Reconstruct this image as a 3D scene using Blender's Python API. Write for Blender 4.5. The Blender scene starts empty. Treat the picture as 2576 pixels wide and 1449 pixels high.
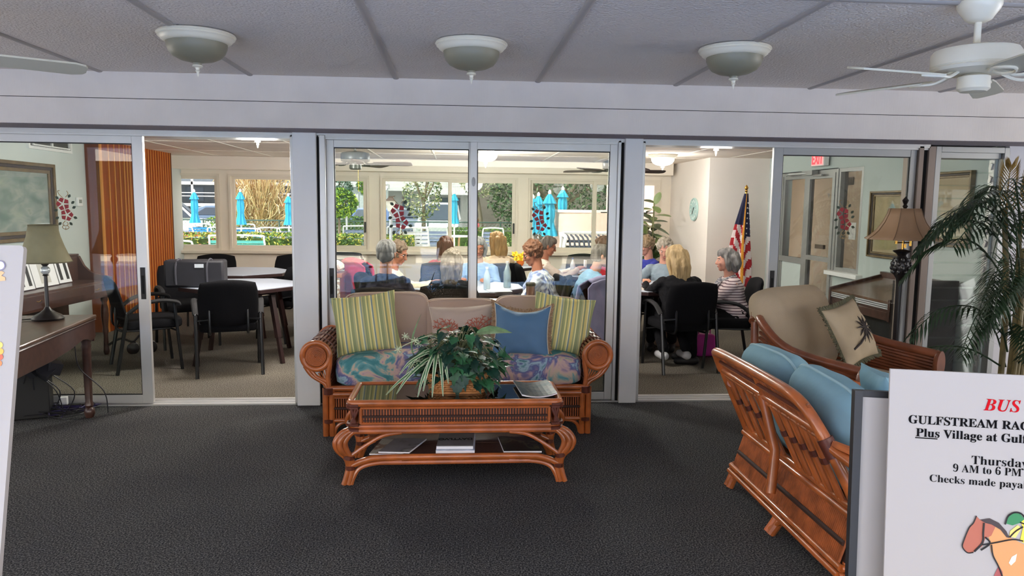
import bpy, math, random
from math import sin, cos, pi, radians as RD, sqrt
from mathutils import Vector as V, Matrix, Euler, noise
random.seed(7)
SC = bpy.context.scene
COL = SC.collection
# ------------------------------------------------------------------ camera
FPX, YAW, PIT, ROLL, EYE = 1857.1, 0.07507614, 0.110673, -0.01159108, 1.55
_F = V((sin(YAW)*cos(PIT), cos(YAW)*cos(PIT), -sin(PIT)))
_r = V((cos(YAW), -sin(YAW), 0)); _d = _F.cross(_r)
CR = _r*cos(ROLL) + _d*sin(ROLL)
CD = _r*(-sin(ROLL)) + _d*cos(ROLL)
cam = bpy.data.cameras.new('camera')
cam.sensor_fit = 'HORIZONTAL'; cam.sensor_width = 36.0
cam.lens = FPX/2576*36.0
cam.clip_start = 0.05; cam.clip_end = 400
camo = bpy.data.objects.new('camera', cam); COL.objects.link(camo)
mw = Matrix.Identity(4)
for i in range(3):
    mw[i][0] = CR[i]; mw[i][1] = -CD[i]; mw[i][2] = -_F[i]
mw[2][3] = EYE
camo.matrix_world = mw
SC.camera = camo

def at(u, v, y):
    """point of the place at distance y that the photo shows at pixel u, v"""
    q = CR*((u-1288)/FPX) + CD*((v-724.5)/FPX) + _F
    return V((q.x*y/q.y, y, EYE + q.z*y/q.y))

# ------------------------------------------------------------------ light
SC.view_settings.view_transform = 'Standard'
SC.view_settings.look = 'None'
SC.view_settings.exposure = 0.33
SC.view_settings.gamma = 1.0
SC.view_settings.use_curve_mapping = False
W = bpy.data.worlds.new('sky'); SC.world = W; W.use_nodes = True
bg = W.node_tree.nodes['Background']
bg.inputs[0].default_value = (1.0, 0.90, 0.82, 1); bg.inputs[1].default_value = 7.0
def lamp(name, kind, loc, energy, color=(1, 1, 1), rot=(0, 0, 0), **k):
    l = bpy.data.lights.new(name, kind); l.energy = energy; l.color = color
    for a, b in k.items(): setattr(l, a, b)
    o = bpy.data.objects.new(name, l); o.location = loc; o.rotation_euler = rot
    COL.objects.link(o); return o
sun = lamp('sun', 'SUN', (0, 0, 30), 22.0, (1, .93, .82), (RD(42), 0, RD(-62)), angle=RD(1.5))
# fill area lights added at both sides of the lounge, out of view
lamp('side_fill_left', 'AREA', (-5.9, 3.2, 1.25), 24, (.96, .97, 1), (0, RD(-90), 0), shape='RECTANGLE', size=2.2, size_y=3.4)
lamp('side_fill_right', 'AREA', (7.4, 3.2, 1.25), 100, (1, .97, .96), (0, RD(90), 0), shape='RECTANGLE', size=2.2, size_y=3.4)
cy = SC.cycles
cy.max_bounces = 8; cy.diffuse_bounces = 4; cy.glossy_bounces = 4; cy.transparent_max_bounces = 24
cy.sample_clamp_indirect = 6.0; cy.caustics_reflective = False; cy.caustics_refractive = False

# ------------------------------------------------------------------ materials
def L(c):
    return tuple(((x/255)/12.92 if x/255 <= .04045 else (((x/255)+.055)/1.055)**2.4) for x in c)
MATS = {}
def mat(name, rgb, rough=.6, metal=0, spec=.5, emit=None, es=0, var=0, vscale=8, vstretch=(1, 1, 1), bump=0, bscale=60, bstretch=None, rgb2=None, coat=0, trans=0, sharp=None, detail=4, two=None):
    if name in MATS: return MATS[name]
    m = bpy.data.materials.new(name); m.use_nodes = True
    nt = m.node_tree; N = nt.nodes; K = nt.links
    b = N['Principled BSDF']
    c = L(rgb) + (1,)
    b.inputs['Base Color'].default_value = c
    b.inputs['Roughness'].default_value = rough; b.inputs['Metallic'].default_value = metal
    b.inputs['Specular IOR Level'].default_value = spec
    if coat: b.inputs['Coat Weight'].default_value = coat; b.inputs['Coat Roughness'].default_value = .08
    if emit: b.inputs['Emission Color'].default_value = L(emit)+(1,); b.inputs['Emission Strength'].default_value = es
    tc = None
    def coords(st):
        nonlocal tc
        if tc is None: tc = N.new('ShaderNodeTexCoord')
        mp = N.new('ShaderNodeMapping'); mp.inputs['Scale'].default_value = st
        K.new(tc.outputs['Object'], mp.inputs['Vector']); return mp.outputs[0]
    if var or rgb2:
        nz = N.new('ShaderNodeTexNoise'); nz.inputs['Scale'].default_value = vscale; nz.inputs['Detail'].default_value = detail
        K.new(coords(vstretch), nz.inputs['Vector'])
        r = N.new('ShaderNodeValToRGB')
        lo, hi = sharp or (.3, .7)
        r.color_ramp.elements[0].position = lo; r.color_ramp.elements[1].position = hi
        if rgb2: a, z = L(rgb)+(1,), L(rgb2)+(1,)
        else:
            a = tuple(x*(1-var) for x in c[:3])+(1,); z = tuple(min(1, x*(1+var)) for x in c[:3])+(1,)
        r.color_ramp.elements[0].color = a; r.color_ramp.elements[1].color = z
        K.new(nz.outputs['Fac'], r.inputs['Fac']); K.new(r.outputs[0], b.inputs['Base Color'])
    if bump:
        nb = N.new('ShaderNodeTexNoise'); nb.inputs['Scale'].default_value = bscale; nb.inputs['Detail'].default_value = 3
        K.new(coords(bstretch or (1, 1, 1)), nb.inputs['Vector'])
        bp = N.new('ShaderNodeBump'); bp.inputs['Strength'].default_value = min(1, bump); bp.inputs['Distance'].default_value = .01*max(1, bump)
        K.new(nb.outputs['Fac'], bp.inputs['Height']); K.new(bp.outputs[0], b.inputs['Normal'])
    MATS[name] = m
    return m
def glass_mat(name, tint=(1, 1, 1), refl=1.0, dull=0.0):
    m = bpy.data.materials.new(name); m.use_nodes = True
    nt = m.node_tree; N = nt.nodes; K = nt.links; N.remove(N['Principled BSDF'])
    out = N['Material Output']
    t = N.new('ShaderNodeBsdfTransparent'); t.inputs[0].default_value = tint+(1,)
    g = N.new('ShaderNodeBsdfGlossy'); g.inputs['Roughness'].default_value = dull
    f = N.new('ShaderNodeFresnel'); f.inputs['IOR'].default_value = 1.5
    ge = N.new('ShaderNodeNewGeometry'); io = N.new('ShaderNodeMath'); io.operation = 'MULTIPLY_ADD'; io.inputs[1].default_value = 1/1.5-1.5; io.inputs[2].default_value = 1.5
    K.new(ge.outputs['Backfacing'], io.inputs[0]); K.new(io.outputs[0], f.inputs['IOR'])
    mu = N.new('ShaderNodeMath'); mu.operation = 'MULTIPLY'; mu.inputs[1].default_value = .75*refl; mu.use_clamp = True
    mx = N.new('ShaderNodeMixShader')
    K.new(f.outputs[0], mu.inputs[0]); K.new(mu.outputs[0], mx.inputs[0]); K.new(t.outputs[0], mx.inputs[1]); K.new(g.outputs[0], mx.inputs[2]); K.new(mx.outputs[0], out.inputs[0])
    MATS[name] = m; return m
def stripes_mat(name, cols, period, axis=0, rough=.85, bump=.15):
    """woven stripes across the local axis"""
    m = bpy.data.materials.new(name); m.use_nodes = True
    nt = m.node_tree; N = nt.nodes; K = nt.links; b = N['Principled BSDF']; b.inputs['Roughness'].default_value = rough
    b.inputs['Specular IOR Level'].default_value = .2
    tc = N.new('ShaderNodeTexCoord'); sx = N.new('ShaderNodeSeparateXYZ'); K.new(tc.outputs['Object'], sx.inputs[0])
    a = N.new('ShaderNodeMath'); a.operation = 'MULTIPLY'; a.inputs[1].default_value = 1/period; K.new(sx.outputs[axis], a.inputs[0])
    w = N.new('ShaderNodeMath'); w.operation = 'FRACT'; K.new(a.outputs[0], w.inputs[0])
    r = N.new('ShaderNodeValToRGB'); r.color_ramp.interpolation = 'CONSTANT'
    e = r.color_ramp.elements
    while len(e) < len(cols): e.new(.5)
    for i, (p, c) in enumerate(cols): e[i].position = p; e[i].color = L(c)+(1,)
    K.new(w.outputs[0], r.inputs[0]); K.new(r.outputs[0], b.inputs['Base Color'])
    nz = N.new('ShaderNodeTexNoise'); nz.inputs['Scale'].default_value = 250; K.new(tc.outputs['Object'], nz.inputs['Vector'])
    bp = N.new('ShaderNodeBump'); bp.inputs['Strength'].default_value = bump; bp.inputs['Distance'].default_value = .004
    K.new(nz.outputs['Fac'], bp.inputs['Height']); K.new(bp.outputs[0], b.inputs['Normal'])
    MATS[name] = m; return m
def blotch_mat(name, cols, scale=6, warp=1.5, rough=.85, seedoff=0.0, stretch=(1, 1, 1)):
    """print of irregular patches"""
    m = bpy.data.materials.new(name); m.use_nodes = True
    nt = m.node_tree; N = nt.nodes; K = nt.links; b = N['Principled BSDF']; b.inputs['Roughness'].default_value = rough
    b.inputs['Specular IOR Level'].default_value = .2
    tc = N.new('ShaderNodeTexCoord'); mp = N.new('ShaderNodeMapping'); mp.inputs['Location'].default_value = (seedoff,)*3; mp.inputs['Scale'].default_value = stretch
    K.new(tc.outputs['Object'], mp.inputs[0])
    nz = N.new('ShaderNodeTexNoise'); nz.inputs['Scale'].default_value = scale; nz.inputs['Detail'].default_value = 5; nz.inputs['Distortion'].default_value = warp
    K.new(mp.outputs[0], nz.inputs['Vector'])
    r = N.new('ShaderNodeValToRGB'); e = r.color_ramp.elements
    while len(e) < len(cols): e.new(.5)
    for i, (p, c) in enumerate(cols): e[i].position = p; e[i].color = L(c)+(1,)
    K.new(nz.outputs['Fac'], r.inputs[0]); K.new(r.outputs[0], b.inputs['Base Color'])
    MATS[name] = m; return m

# ------------------------------------------------------------------ mesh tools
def spl(pts, k=6, closed=False):
    """smooth curve through points"""
    P = [V(p) for p in pts]; n = len(P); out = []
    rng = range(n if closed else n-1)
    for i in rng:
        if closed: a, b, c, d = P[i-1], P[i], P[(i+1) % n], P[(i+2) % n]
        else: a, b, c, d = P[max(i-1, 0)], P[i], P[i+1], P[min(i+2, n-1)]
        for j in range(k):
            t = j/k
            out.append(.5*((2*b)+(c-a)*t+(2*a-5*b+4*c-d)*t*t+(3*b-a-3*c+d)*t*t*t))
    if not closed: out.append(P[-1])
    return out
class MB:
    def __init__(s): s.v = []; s.f = []; s.m = []; s.c = 0; s.T = None
    def add(s, vs, fs):
        o = len(s.v)
        if s.T is not None: vs = [s.T @ V(q) for q in vs]
        s.v.extend([tuple(q) for q in vs]); s.f.extend([tuple(i+o for i in f) for f in fs]); s.m.extend([s.c]*len(fs))
        return s
    def bx(s, x0, x1, y0, y1, z0, z1):
        vs = [(x, y, z) for z in (z0, z1) for y in (y0, y1) for x in (x0, x1)]
        return s.add(vs, [(0, 2, 3, 1), (4, 5, 7, 6), (0, 1, 5, 4), (2, 6, 7, 3), (0, 4, 6, 2), (1, 3, 7, 5)])
    def box(s, c, d, rot=None):
        M = Matrix.Translation(c)
        if rot is not None: M = M @ Euler(rot).to_matrix().to_4x4()
        h = [q/2 for q in d]
        vs = [M @ V((x, y, z)) for z in (-h[2], h[2]) for y in (-h[1], h[1]) for x in (-h[0], h[0])]
        return s.add(vs, [(0, 2, 3, 1), (4, 5, 7, 6), (0, 1, 5, 4), (2, 6, 7, 3), (0, 4, 6, 2), (1, 3, 7, 5)])
    def tube(s, pts, r, n=8, closed=False, cap=True, up=None, sq=1.0):
        P = [V(p) for p in pts]; m = len(P)
        R = r if hasattr(r, '__len__') else [r]*m
        T = []
        for i in range(m):
            if closed: t = P[(i+1) % m]-P[i-1]
            else: t = P[min(i+1, m-1)]-P[max(i-1, 0)]
            T.append(t.normalized() if t.length > 1e-9 else V((0, 0, 1)))
        u = V(up) if up else (V((0, 0, 1)) if abs(T[0].z) < .9 else V((1, 0, 0)))
        vs = []; nrm = (u - T[0]*u.dot(T[0])).normalized()
        for i in range(m):
            nrm = (nrm - T[i]*nrm.dot(T[i]))
            nrm = nrm.normalized() if nrm.length > 1e-6 else T[i].orthogonal().normalized()
            bn = T[i].cross(nrm)
            for j in range(n):
                a = 2*pi*j/n
                vs.append(P[i]+nrm*(cos(a)*R[i]*sq)+bn*(sin(a)*R[i]))
        fs = []
        for i in range(m if closed else m-1):
            i2 = (i+1) % m
            for j in range(n):
                j2 = (j+1) % n
                fs.append((i*n+j, i*n+j2, i2*n+j2, i2*n+j))
        if cap and not closed:
            fs.append(tuple(range(n-1, -1, -1))); fs.append(tuple((m-1)*n+j for j in range(n)))
        return s.add(vs, fs)
    def lathe(s, prof, c=(0, 0, 0), n=24, M=None, cap=True):
        vs = []; fs = []
        for r, z in prof:
            for j in range(n):
                a = 2*pi*j/n
                q = V((r*cos(a), r*sin(a), z))
                if M is not None: q = M @ q
                vs.append(V(c)+q)
        m = len(prof)
        for i in range(m-1):
            for j in range(n):
                j2 = (j+1) % n
                fs.append((i*n+j, i*n+j2, (i+1)*n+j2, (i+1)*n+j))
        if cap:
            fs.append(tuple(range(n-1, -1, -1))); fs.append(tuple((m-1)*n+j for j in range(n)))
        return s.add(vs, fs)
    def ell(s, c, r, rot=None, nu=14, nv=9):
        if not hasattr(r, '__len__'): r = (r, r, r)
        M = Matrix.Translation(c)
        if rot is not None: M = M @ (rot.to_4x4() if isinstance(rot, Matrix) else Euler(rot).to_matrix().to_4x4())
        vs = [M @ V((0, 0, -r[2]))]; fs = []
        for i in range(1, nv):
            p = -pi/2+pi*i/nv
            for j in range(nu):
                a = 2*pi*j/nu
                vs.append(M @ V((r[0]*cos(p)*cos(a), r[1]*cos(p)*sin(a), r[2]*sin(p))))
        vs.append(M @ V((0, 0, r[2])))
        for j in range(nu): fs.append((0, 1+(j+1) % nu, 1+j))
        for i in range(nv-2):
            for j in range(nu):
                a = 1+i*nu; j2 = (j+1) % nu
                fs.append((a+j, a+j2, a+nu+j2, a+nu+j))
        e = len(vs)-1; a = 1+(nv-2)*nu
        for j in range(nu): fs.append((a+j, a+(j+1) % nu, e))
        return s.add(vs, fs)
    def loft(s, rings, cap=True):
        n = len(rings[0]); vs = [q for r in rings for q in r]; fs = []
        for i in range(len(rings)-1):
            for j in range(n):
                j2 = (j+1) % n
                fs.append((i*n+j, i*n+j2, (i+1)*n+j2, (i+1)*n+j))
        if cap:
            fs.append(tuple(range(n-1, -1, -1))); fs.append(tuple((len(rings)-1)*n+j for j in range(n)))
        return s.add(vs, fs)
    def grid(s, fn, nu, nv, thick=None):
        vs = [fn(i/nu, j/nv) for j in range(nv+1) for i in range(nu+1)]
        fs = [(j*(nu+1)+i, j*(nu+1)+i+1, (j+1)*(nu+1)+i+1, (j+1)*(nu+1)+i) for j in range(nv) for i in range(nu)]
        return s.add(vs, fs)
    def poly(s, pts, d):
        """prism: outline pts extruded by vector d"""
        n = len(pts); d = V(d); a = [V(p) for p in pts]
        vs = a+[p+d for p in a]
        fs = [tuple(range(n-1, -1, -1)), tuple(range(n, 2*n))]
        for i in range(n): j = (i+1) % n; fs.append((i, j, n+j, n+i))
        return s.add(vs, fs)
    def cyl(s, a, b, r, n=12): return s.tube([a, b], r, n)
    def build(s, name, mats, parent=None, ang=38, bevel=0, sub=0, loc=None, rot=None):
        me = bpy.data.meshes.new(name)
        me.from_pydata(s.v, [], s.f)
        if not isinstance(mats, (list, tuple)): mats = [mats]
        for m in mats: me.materials.append(m)
        if len(mats) > 1: me.polygons.foreach_set('material_index', s.m)
        if ang:
            me.shade_smooth()
            if ang < 180: me.set_sharp_from_angle(angle=RD(ang))
        me.update()
        o = bpy.data.objects.new(name, me); COL.objects.link(o)
        if parent is not None: o.parent = parent
        if loc is not None: o.location = loc
        if rot is not None: o.rotation_euler = rot
        if bevel:
            b = o.modifiers.new('edge', 'BEVEL'); b.width = bevel; b.segments = 2; b.limit_method = 'ANGLE'; b.angle_limit = RD(50)
        if sub:
            q = o.modifiers.new('smooth', 'SUBSURF'); q.levels = sub; q.render_levels = sub
        return o
def tag(o, label, cat, group=None, kind=None):
    o['label'] = label; o['category'] = cat
    if group: o['group'] = group
    if kind: o['kind'] = kind
    return o
def thing(name, label, cat, loc=(0, 0, 0), rz=0, group=None):
    o = bpy.data.objects.new(name, None); COL.objects.link(o); o.empty_display_size = .1
    o.location = loc; o.rotation_euler = (0, 0, rz)
    return tag(o, label, cat, group)
def struct(name, mb, m, parent=None, **k):
    o = mb.build(name, m, parent, **k)
    if parent is None: o['kind'] = 'structure'
    return o
def dup(root, loc, rz=None, label=None, group=None):
    r = root.copy(); COL.objects.link(r); r.location = loc
    if rz is not None: r.rotation_euler = (root.rotation_euler[0], root.rotation_euler[1], rz)
    if label: r['label'] = label
    if group: r['group'] = group
    for ch in list(root.children):
        c = ch.copy(); COL.objects.link(c); c.parent = r
        for g in list(ch.children):
            d = g.copy(); COL.objects.link(d); d.parent = c
    return r
def remesh(mb, name, mats, parent, vox=.008, smooth=3):
    """one continuous skin over all the shapes in mb"""
    me = bpy.data.meshes.new(name); me.from_pydata(mb.v, [], mb.f)
    o = bpy.data.objects.new('tmp', me)
    q = o.modifiers.new('r', 'REMESH'); q.mode = 'VOXEL'; q.voxel_size = vox; q.adaptivity = 0; q.use_smooth_shade = True
    if smooth:
        t = o.modifiers.new('s', 'SMOOTH'); t.iterations = smooth; t.factor = .5
    nm = evaluated(o)
    bpy.data.objects.remove(o); bpy.data.meshes.remove(me)
    nm.name = name; nm.materials.clear()
    if not isinstance(mats, (list, tuple)): mats = [mats]
    for m in mats: nm.materials.append(m)
    nm.shade_smooth()
    r = bpy.data.objects.new(name, nm); COL.objects.link(r); r.parent = parent
    return r
def pillow(w, h, d, nx=24, nz=24, pinch=.09, sag=0, seed=0, wr=.006, ear=1.0):
    """stuffed square: local x width, z height (0 at the bottom), y thickness"""
    mb = MB(); vs = []; fs = []
    def shp(s, t, side):
        k = (1-abs(s)**2.6)**.55*(1-abs(t)**2.6)**.55
        x = w/2*s*(1-pinch*(1-t*t)); z = h/2*t*(1-pinch*(1-s*s))
        z += -sag*(1-s*s)*max(0, t)
        nz_ = noise.noise(V((s*2.2+seed, t*2.2, side*1.3)))*wr*2 + noise.noise(V((s*5+seed, t*5, side*3.3)))*wr
        return V((x, side*(d/2*k+nz_*min(1, k*3)), z+h/2))
    for side in (-1, 1):
        o = len(vs)
        for j in range(nz+1):
            for i in range(nx+1):
                vs.append(shp(sin((2*i/nx-1)*pi/2), sin((2*j/nz-1)*pi/2), side))
        for j in range(nz):
            for i in range(nx):
                q = (o+j*(nx+1)+i, o+j*(nx+1)+i+1, o+(j+1)*(nx+1)+i+1, o+(j+1)*(nx+1)+i)
                fs.append(q if side < 0 else q[::-1])
    mb.add(vs, fs); return mb
def pillow_edge(w, h, pinch=.09, sag=0, n=14):
    P = []
    def q(s, t): return V((w/2*s*(1-pinch*(1-t*t)), 0, h/2*t*(1-pinch*(1-s*s)) - sag*(1-s*s)*max(0, t) + h/2))
    for i in range(n): P.append(q(-1+2*i/n, -1))
    for i in range(n): P.append(q(1, -1+2*i/n))
    for i in range(n): P.append(q(1-2*i/n, 1))
    for i in range(n): P.append(q(-1, 1-2*i/n))
    return P
def rbox(w, d, h, r, n=4, crown=0):
    """soft slab: x w, y d, z h, rounded edges (superellipse), base at z 0"""
    mb = MB(); vs = []; fs = []; NU = 40; NV = 14
    e1, e2 = .28, .35
    f = lambda c, e: math.copysign(abs(c)**e, c)
    for i in range(NV+1):
        p = -pi/2+pi*i/NV
        for j in range(NU):
            a = 2*pi*j/NU
            cp = f(cos(p), e2)
            x = w/2*cp*f(cos(a), e1); y = d/2*cp*f(sin(a), e1); z = h/2*f(sin(p), e2)
            z += crown*(1-(2*x/w)**2)*(1-(2*y/d)**2)*(1 if z > 0 else 0)
            vs.append((x, y, z+h/2))
    for i in range(NV):
        for j in range(NU):
            j2 = (j+1) % NU
            fs.append((i*NU+j, i*NU+j2, (i+1)*NU+j2, (i+1)*NU+j))
    mb.add(vs, fs); return mb
BENCH = bpy.data.scenes.new('bench')
def evaluated(o):
    BENCH.collection.objects.link(o)
    vl = BENCH.view_layers[0]; vl.update(); dg = vl.depsgraph; dg.update()
    me = bpy.data.meshes.new_from_object(o.evaluated_get(dg))
    BENCH.collection.objects.unlink(o)
    return me
def puff(w, d, h, e1=.42, e2=.75, seed=0, wr=.006):
    """stuffed back cushion: x w, y d thick, z h, base at z 0"""
    mb = MB(); vs = []; fs = []; NU, NV = 44, 22; f = lambda c, e: math.copysign(abs(c)**e, c)
    for i in range(NV+1):
        p = -pi/2+pi*i/NV
        for j in range(NU):
            a = 2*pi*j/NU; cp = f(cos(p), e2); x = w/2*cp*f(cos(a), e1); z = h/2*cp*f(sin(a), e1); y = d/2*f(sin(p), .9)
            k = noise.noise(V((x*7+seed, y*6, z*7)))*wr+noise.noise(V((x*17+seed, y*9, z*6)))*wr*.6
            vs.append((x*(1+k), y+k*math.copysign(1, y), z*(1+k)+h/2))
    for i in range(NV):
        for j in range(NU): j2 = (j+1) % NU; fs.append((i*NU+j, (i+1)*NU+j, (i+1)*NU+j2, i*NU+j2))
    mb.add(vs, fs); return mb
def text_mesh(body, size, off=0, extr=.0006, align='LEFT', shear=0):
    c = bpy.data.curves.new('t', 'FONT'); c.body = body; c.size = size; c.extrude = extr; c.offset = off; c.align_x = align; c.shear = shear
    o = bpy.data.objects.new('t', c)
    me = evaluated(o); vs = [tuple(q.co) for q in me.vertices]; fs = [tuple(p.vertices) for p in me.polygons]
    bpy.data.objects.remove(o); bpy.data.curves.remove(c); bpy.data.meshes.remove(me)
    return vs, fs
def serif(s, ital=False):
    o = ''
    for ch in s:
        if 'A' <= ch <= 'Z': o += chr((0x1D468 if ital else 0x1D400)+ord(ch)-65)
        elif 'a' <= ch <= 'z': o += chr((0x1D482 if ital else 0x1D41A)+ord(ch)-97)
        elif '0' <= ch <= '9': o += chr(0x1D7CE+ord(ch)-48)
        else: o += ch
    return o
def frame_mb(mb, x0, x1, z0, z1, w, y0, y1, wb=None, wt=None):
    """rectangular frame in the x-z plane"""
    wb = w if wb is None else wb; wt = w if wt is None else wt
    mb.bx(x0, x0+w, y0, y1, z0, z1); mb.bx(x1-w, x1, y0, y1, z0, z1)
    mb.bx(x0+w, x1-w, y0, y1, z0, z0+wb); mb.bx(x0+w, x1-w, y0, y1, z1-wt, z1)
    return mb
# ------------------------------------------------------------------ the setting
PH = .0
m_ceil = mat('popcorn_ceiling', (220, 212, 206), .95, bump=1.0, bscale=75, spec=.1)
m_ceilb = mat('panel_ceiling', (242, 230, 216), .95, bump=.5, bscale=120, spec=.1, var=.06, vscale=2)
m_batten = mat('ceiling_batten_paint', (170, 164, 160), .7)
m_battenb = mat('pale_batten', (250, 244, 230), .6)
m_beam = mat('beam_boards', (214, 205, 196), .75, var=.05, vscale=3, bump=.12, bscale=160, bstretch=(1, 1, .04))
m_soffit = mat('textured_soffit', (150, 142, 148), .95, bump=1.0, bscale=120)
m_alu = mat('aluminium_frame', (206, 205, 202), .38, metal=.55, var=.05, vscale=3, vstretch=(1, 1, .2))
m_alud = mat('aluminium_dull', (165, 166, 164), .45, metal=.5)
m_post = mat('painted_post', (222, 220, 216), .45, var=.05, vscale=2, vstretch=(2, 2, .5))
m_wallb = mat('beige_wall', (244, 234, 217), .85, var=.02, vscale=2)
m_wallc = mat('cream_wall', (236, 229, 219), .85, var=.02, vscale=2)
m_wallg = mat('pale_green_wall', (208, 216, 212), .85, var=.03, vscale=2)
m_trim = mat('window_trim', (232, 222, 204), .6)
m_black = mat('black_plastic', (18, 18, 20), .5)
m_dark = mat('dark_gap', (14, 13, 13), .9)
m_white = mat('white_paint', (238, 238, 236), .5)
m_glass = glass_mat('door_glass', (.90, .93, .91), 1.0)
m_wglass = glass_mat('dimming_window_glass', (.42, .44, .46), .45)  # tint put in to hold down the brightness of the outdoors
def carpet(name, a, b, c):
    m = bpy.data.materials.new(name); m.use_nodes = True
    nt = m.node_tree; N = nt.nodes; K = nt.links; p = N['Principled BSDF']; p.inputs['Roughness'].default_value = .98; p.inputs['Specular IOR Level'].default_value = .05
    tc = N.new('ShaderNodeTexCoord')
    n1 = N.new('ShaderNodeTexNoise'); n1.inputs['Scale'].default_value = 130; n1.inputs['Detail'].default_value = 2; K.new(tc.outputs['Object'], n1.inputs['Vector'])
    r = N.new('ShaderNodeValToRGB'); e = r.color_ramp.elements; e.new(.5)
    for i, (q, k) in enumerate(((.36, a), (.5, b), (.66, c))): e[i].position = q; e[i].color = L(k)+(1,)
    K.new(n1.outputs['Fac'], r.inputs[0])
    n2 = N.new('ShaderNodeTexNoise'); n2.inputs['Scale'].default_value = 1.3; n2.inputs['Detail'].default_value = 4; K.new(tc.outputs['Object'], n2.inputs['Vector'])
    r2 = N.new('ShaderNodeValToRGB'); r2.color_ramp.elements[0].position = .3; r2.color_ramp.elements[1].position = .7
    r2.color_ramp.elements[0].color = (.82, .82, .84, 1); r2.color_ramp.elements[1].color = (1.1, 1.09, 1.05, 1)
    K.new(n2.outputs['Fac'], r2.inputs[0])
    mx = N.new('ShaderNodeMix'); mx.data_type = 'RGBA'; mx.blend_type = 'MULTIPLY'; mx.inputs[0].default_value = 1
    K.new(r.outputs[0], mx.inputs[6]); K.new(r2.outputs[0], mx.inputs[7]); K.new(mx.outputs[2], p.inputs['Base Color'])
    bp = N.new('ShaderNodeBump'); bp.inputs['Strength'].default_value = .6; bp.inputs['Distance'].default_value = .006
    K.new(n1.outputs['Fac'], bp.inputs['Height']); K.new(bp.outputs[0], p.inputs['Normal'])
    return m
m_carpetf = carpet('charcoal_carpet', (36, 37, 41), (68, 68, 69), (110, 109, 107))
m_carpetb = carpet('beige_carpet', (60, 56, 51), (100, 95, 87), (142, 136, 126))
# floors
struct('floor_lounge', MB().bx(-6, 7.5, -.3, 5.72, -.12, 0), m_carpetf)
struct('floor_cardroom', MB().bx(-6, 4.5, 5.72, 12.1, -.12, 0), m_carpetb)
# ceilings
struct('ceiling_lounge', MB().bx(-6, 7.5, -.6, 5.5, 2.43, 2.55), m_ceil)
struct('ceiling_cardroom', MB().bx(-6, 4.5, 5.9, 12.1, 2.25, 2.4), m_ceilb)
k = 1
for x in [-4.43+i for i in range(10)]:
    mb = MB(); mb.tube([(x, -.3, 2.432), (x, 5.36, 2.432)], .022, 10, sq=.55)
    struct('trim_%d' % k, mb, m_batten); k += 1
mb = MB(); mb.tube([(-5.9, 3.1, 2.432), (7.4, 3.1, 2.432)], .024, 10, sq=.55); struct('trim_%d' % k, mb, m_batten); k += 1
for x in [-3.6+i*.82 for i in range(10)]:
    mb = MB(); mb.tube([(x, 5.96, 2.252), (x, 11.7, 2.252)], .016, 8, sq=.5); struct('trim_%d' % k, mb, m_battenb); k += 1
for y in (7.3, 8.9, 10.4):
    mb = MB().bx(-4.4, 4.3, y-.004, y+.004, 2.246, 2.252); struct('trim_%d' % k, mb, m_ceilb); k += 1
# beam above the sliding doors
mb = MB(); mb.bx(-6, 7.5, 5.355, 5.95, 2.075, 2.25); mb.bx(-6, 7.5, 5.35, 5.95, 2.254, 2.5)
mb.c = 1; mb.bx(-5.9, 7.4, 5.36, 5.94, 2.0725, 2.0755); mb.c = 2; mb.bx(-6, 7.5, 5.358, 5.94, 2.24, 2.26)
struct('wall_beam', mb, [m_beam, m_soffit, m_dark], ang=0)
# lounge shell behind and beside the camera
m_wallf = mat('lounge_wall', (204, 202, 204), .85, var=.02, vscale=2)
mb = MB(); mb.bx(4.42, 7.5, 5.70, 5.95, 0, 2.1); struct('wall_front_right', mb, m_wallf)
struct('wall_right', MB().bx(7.5, 7.65, -.6, 5.95, 0, 2.5), m_wallf)
struct('wall_left', MB().bx(-6.15, -6, -.6, 5.95, 0, 2.5), m_wallf)
struct('overhang_shade', MB().bx(-6.15, 7.65, -3.4, -.6, 2.43, 2.6), m_ceil)  # unseen overhang added to cut the sky light on the poster boards
mb = MB(); mb.bx(-6, -5.6, -.6, -.35, 0, 2.45); mb.bx(4.9, 7.5, -.6, -.35, 0, 2.45); mb.bx(-5.6, 4.9, -.6, -.35, 2.36, 2.45)
struct('wall_poolside', mb, m_wallf)
# frames added round the side fill lights, the walls behind them are closed
for n_, x0, x1 in ((7, -6.0, -5.88), (8, 7.38, 7.5)):
    mb = MB(); mb.bx(x0, x1, 1.44, 1.5, .09, 2.41); mb.bx(x0, x1, 4.9, 4.96, .09, 2.41); mb.bx(x0, x1, 1.5, 4.9, .09, .15); mb.bx(x0, x1, 1.5, 4.9, 2.35, 2.41); mb.bx(x0, x1, 3.18, 3.22, .15, 2.35)
    struct('window_%d' % n_, mb, m_alu)
# card room shell
struct('wall_cardroom_left', MB().bx(-4.45, -4.30, 5.96, 12, 0, 2.25), m_wallg)
struct('wall_window_lower', MB().bx(-6, 4.5, 12.0, 12.2, 0, .80), m_wallb)
mb = MB(); mb.bx(-6, 4.5, 12.0, 12.2, 2.0, 2.3)
XW = [(-4.45, -3.72), (-3.58, -1.40), (-1.22, .98), (1.15, 3.32)]
for a, b in ((-3.72, -3.58), (-1.40, -1.22), (.98, 1.15), (3.32, 3.5)): mb.bx(a, b, 12.0, 12.2, .80, 2.0)
struct('wall_window', mb, m_wallb)
struct('wall_soffit', MB().bx(-4.45, 3.42, 11.62, 12.0, 2.06, 2.25), m_wallb)
struct('wall_clock', MB().bx(3.5, 4.5, 10.15, 12.1, 0, 2.25), m_wallc)
struct('windowsill', MB().bx(-4.45, 3.5, 11.88, 12.02, .755, .80), m_trim, bevel=.006)
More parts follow.
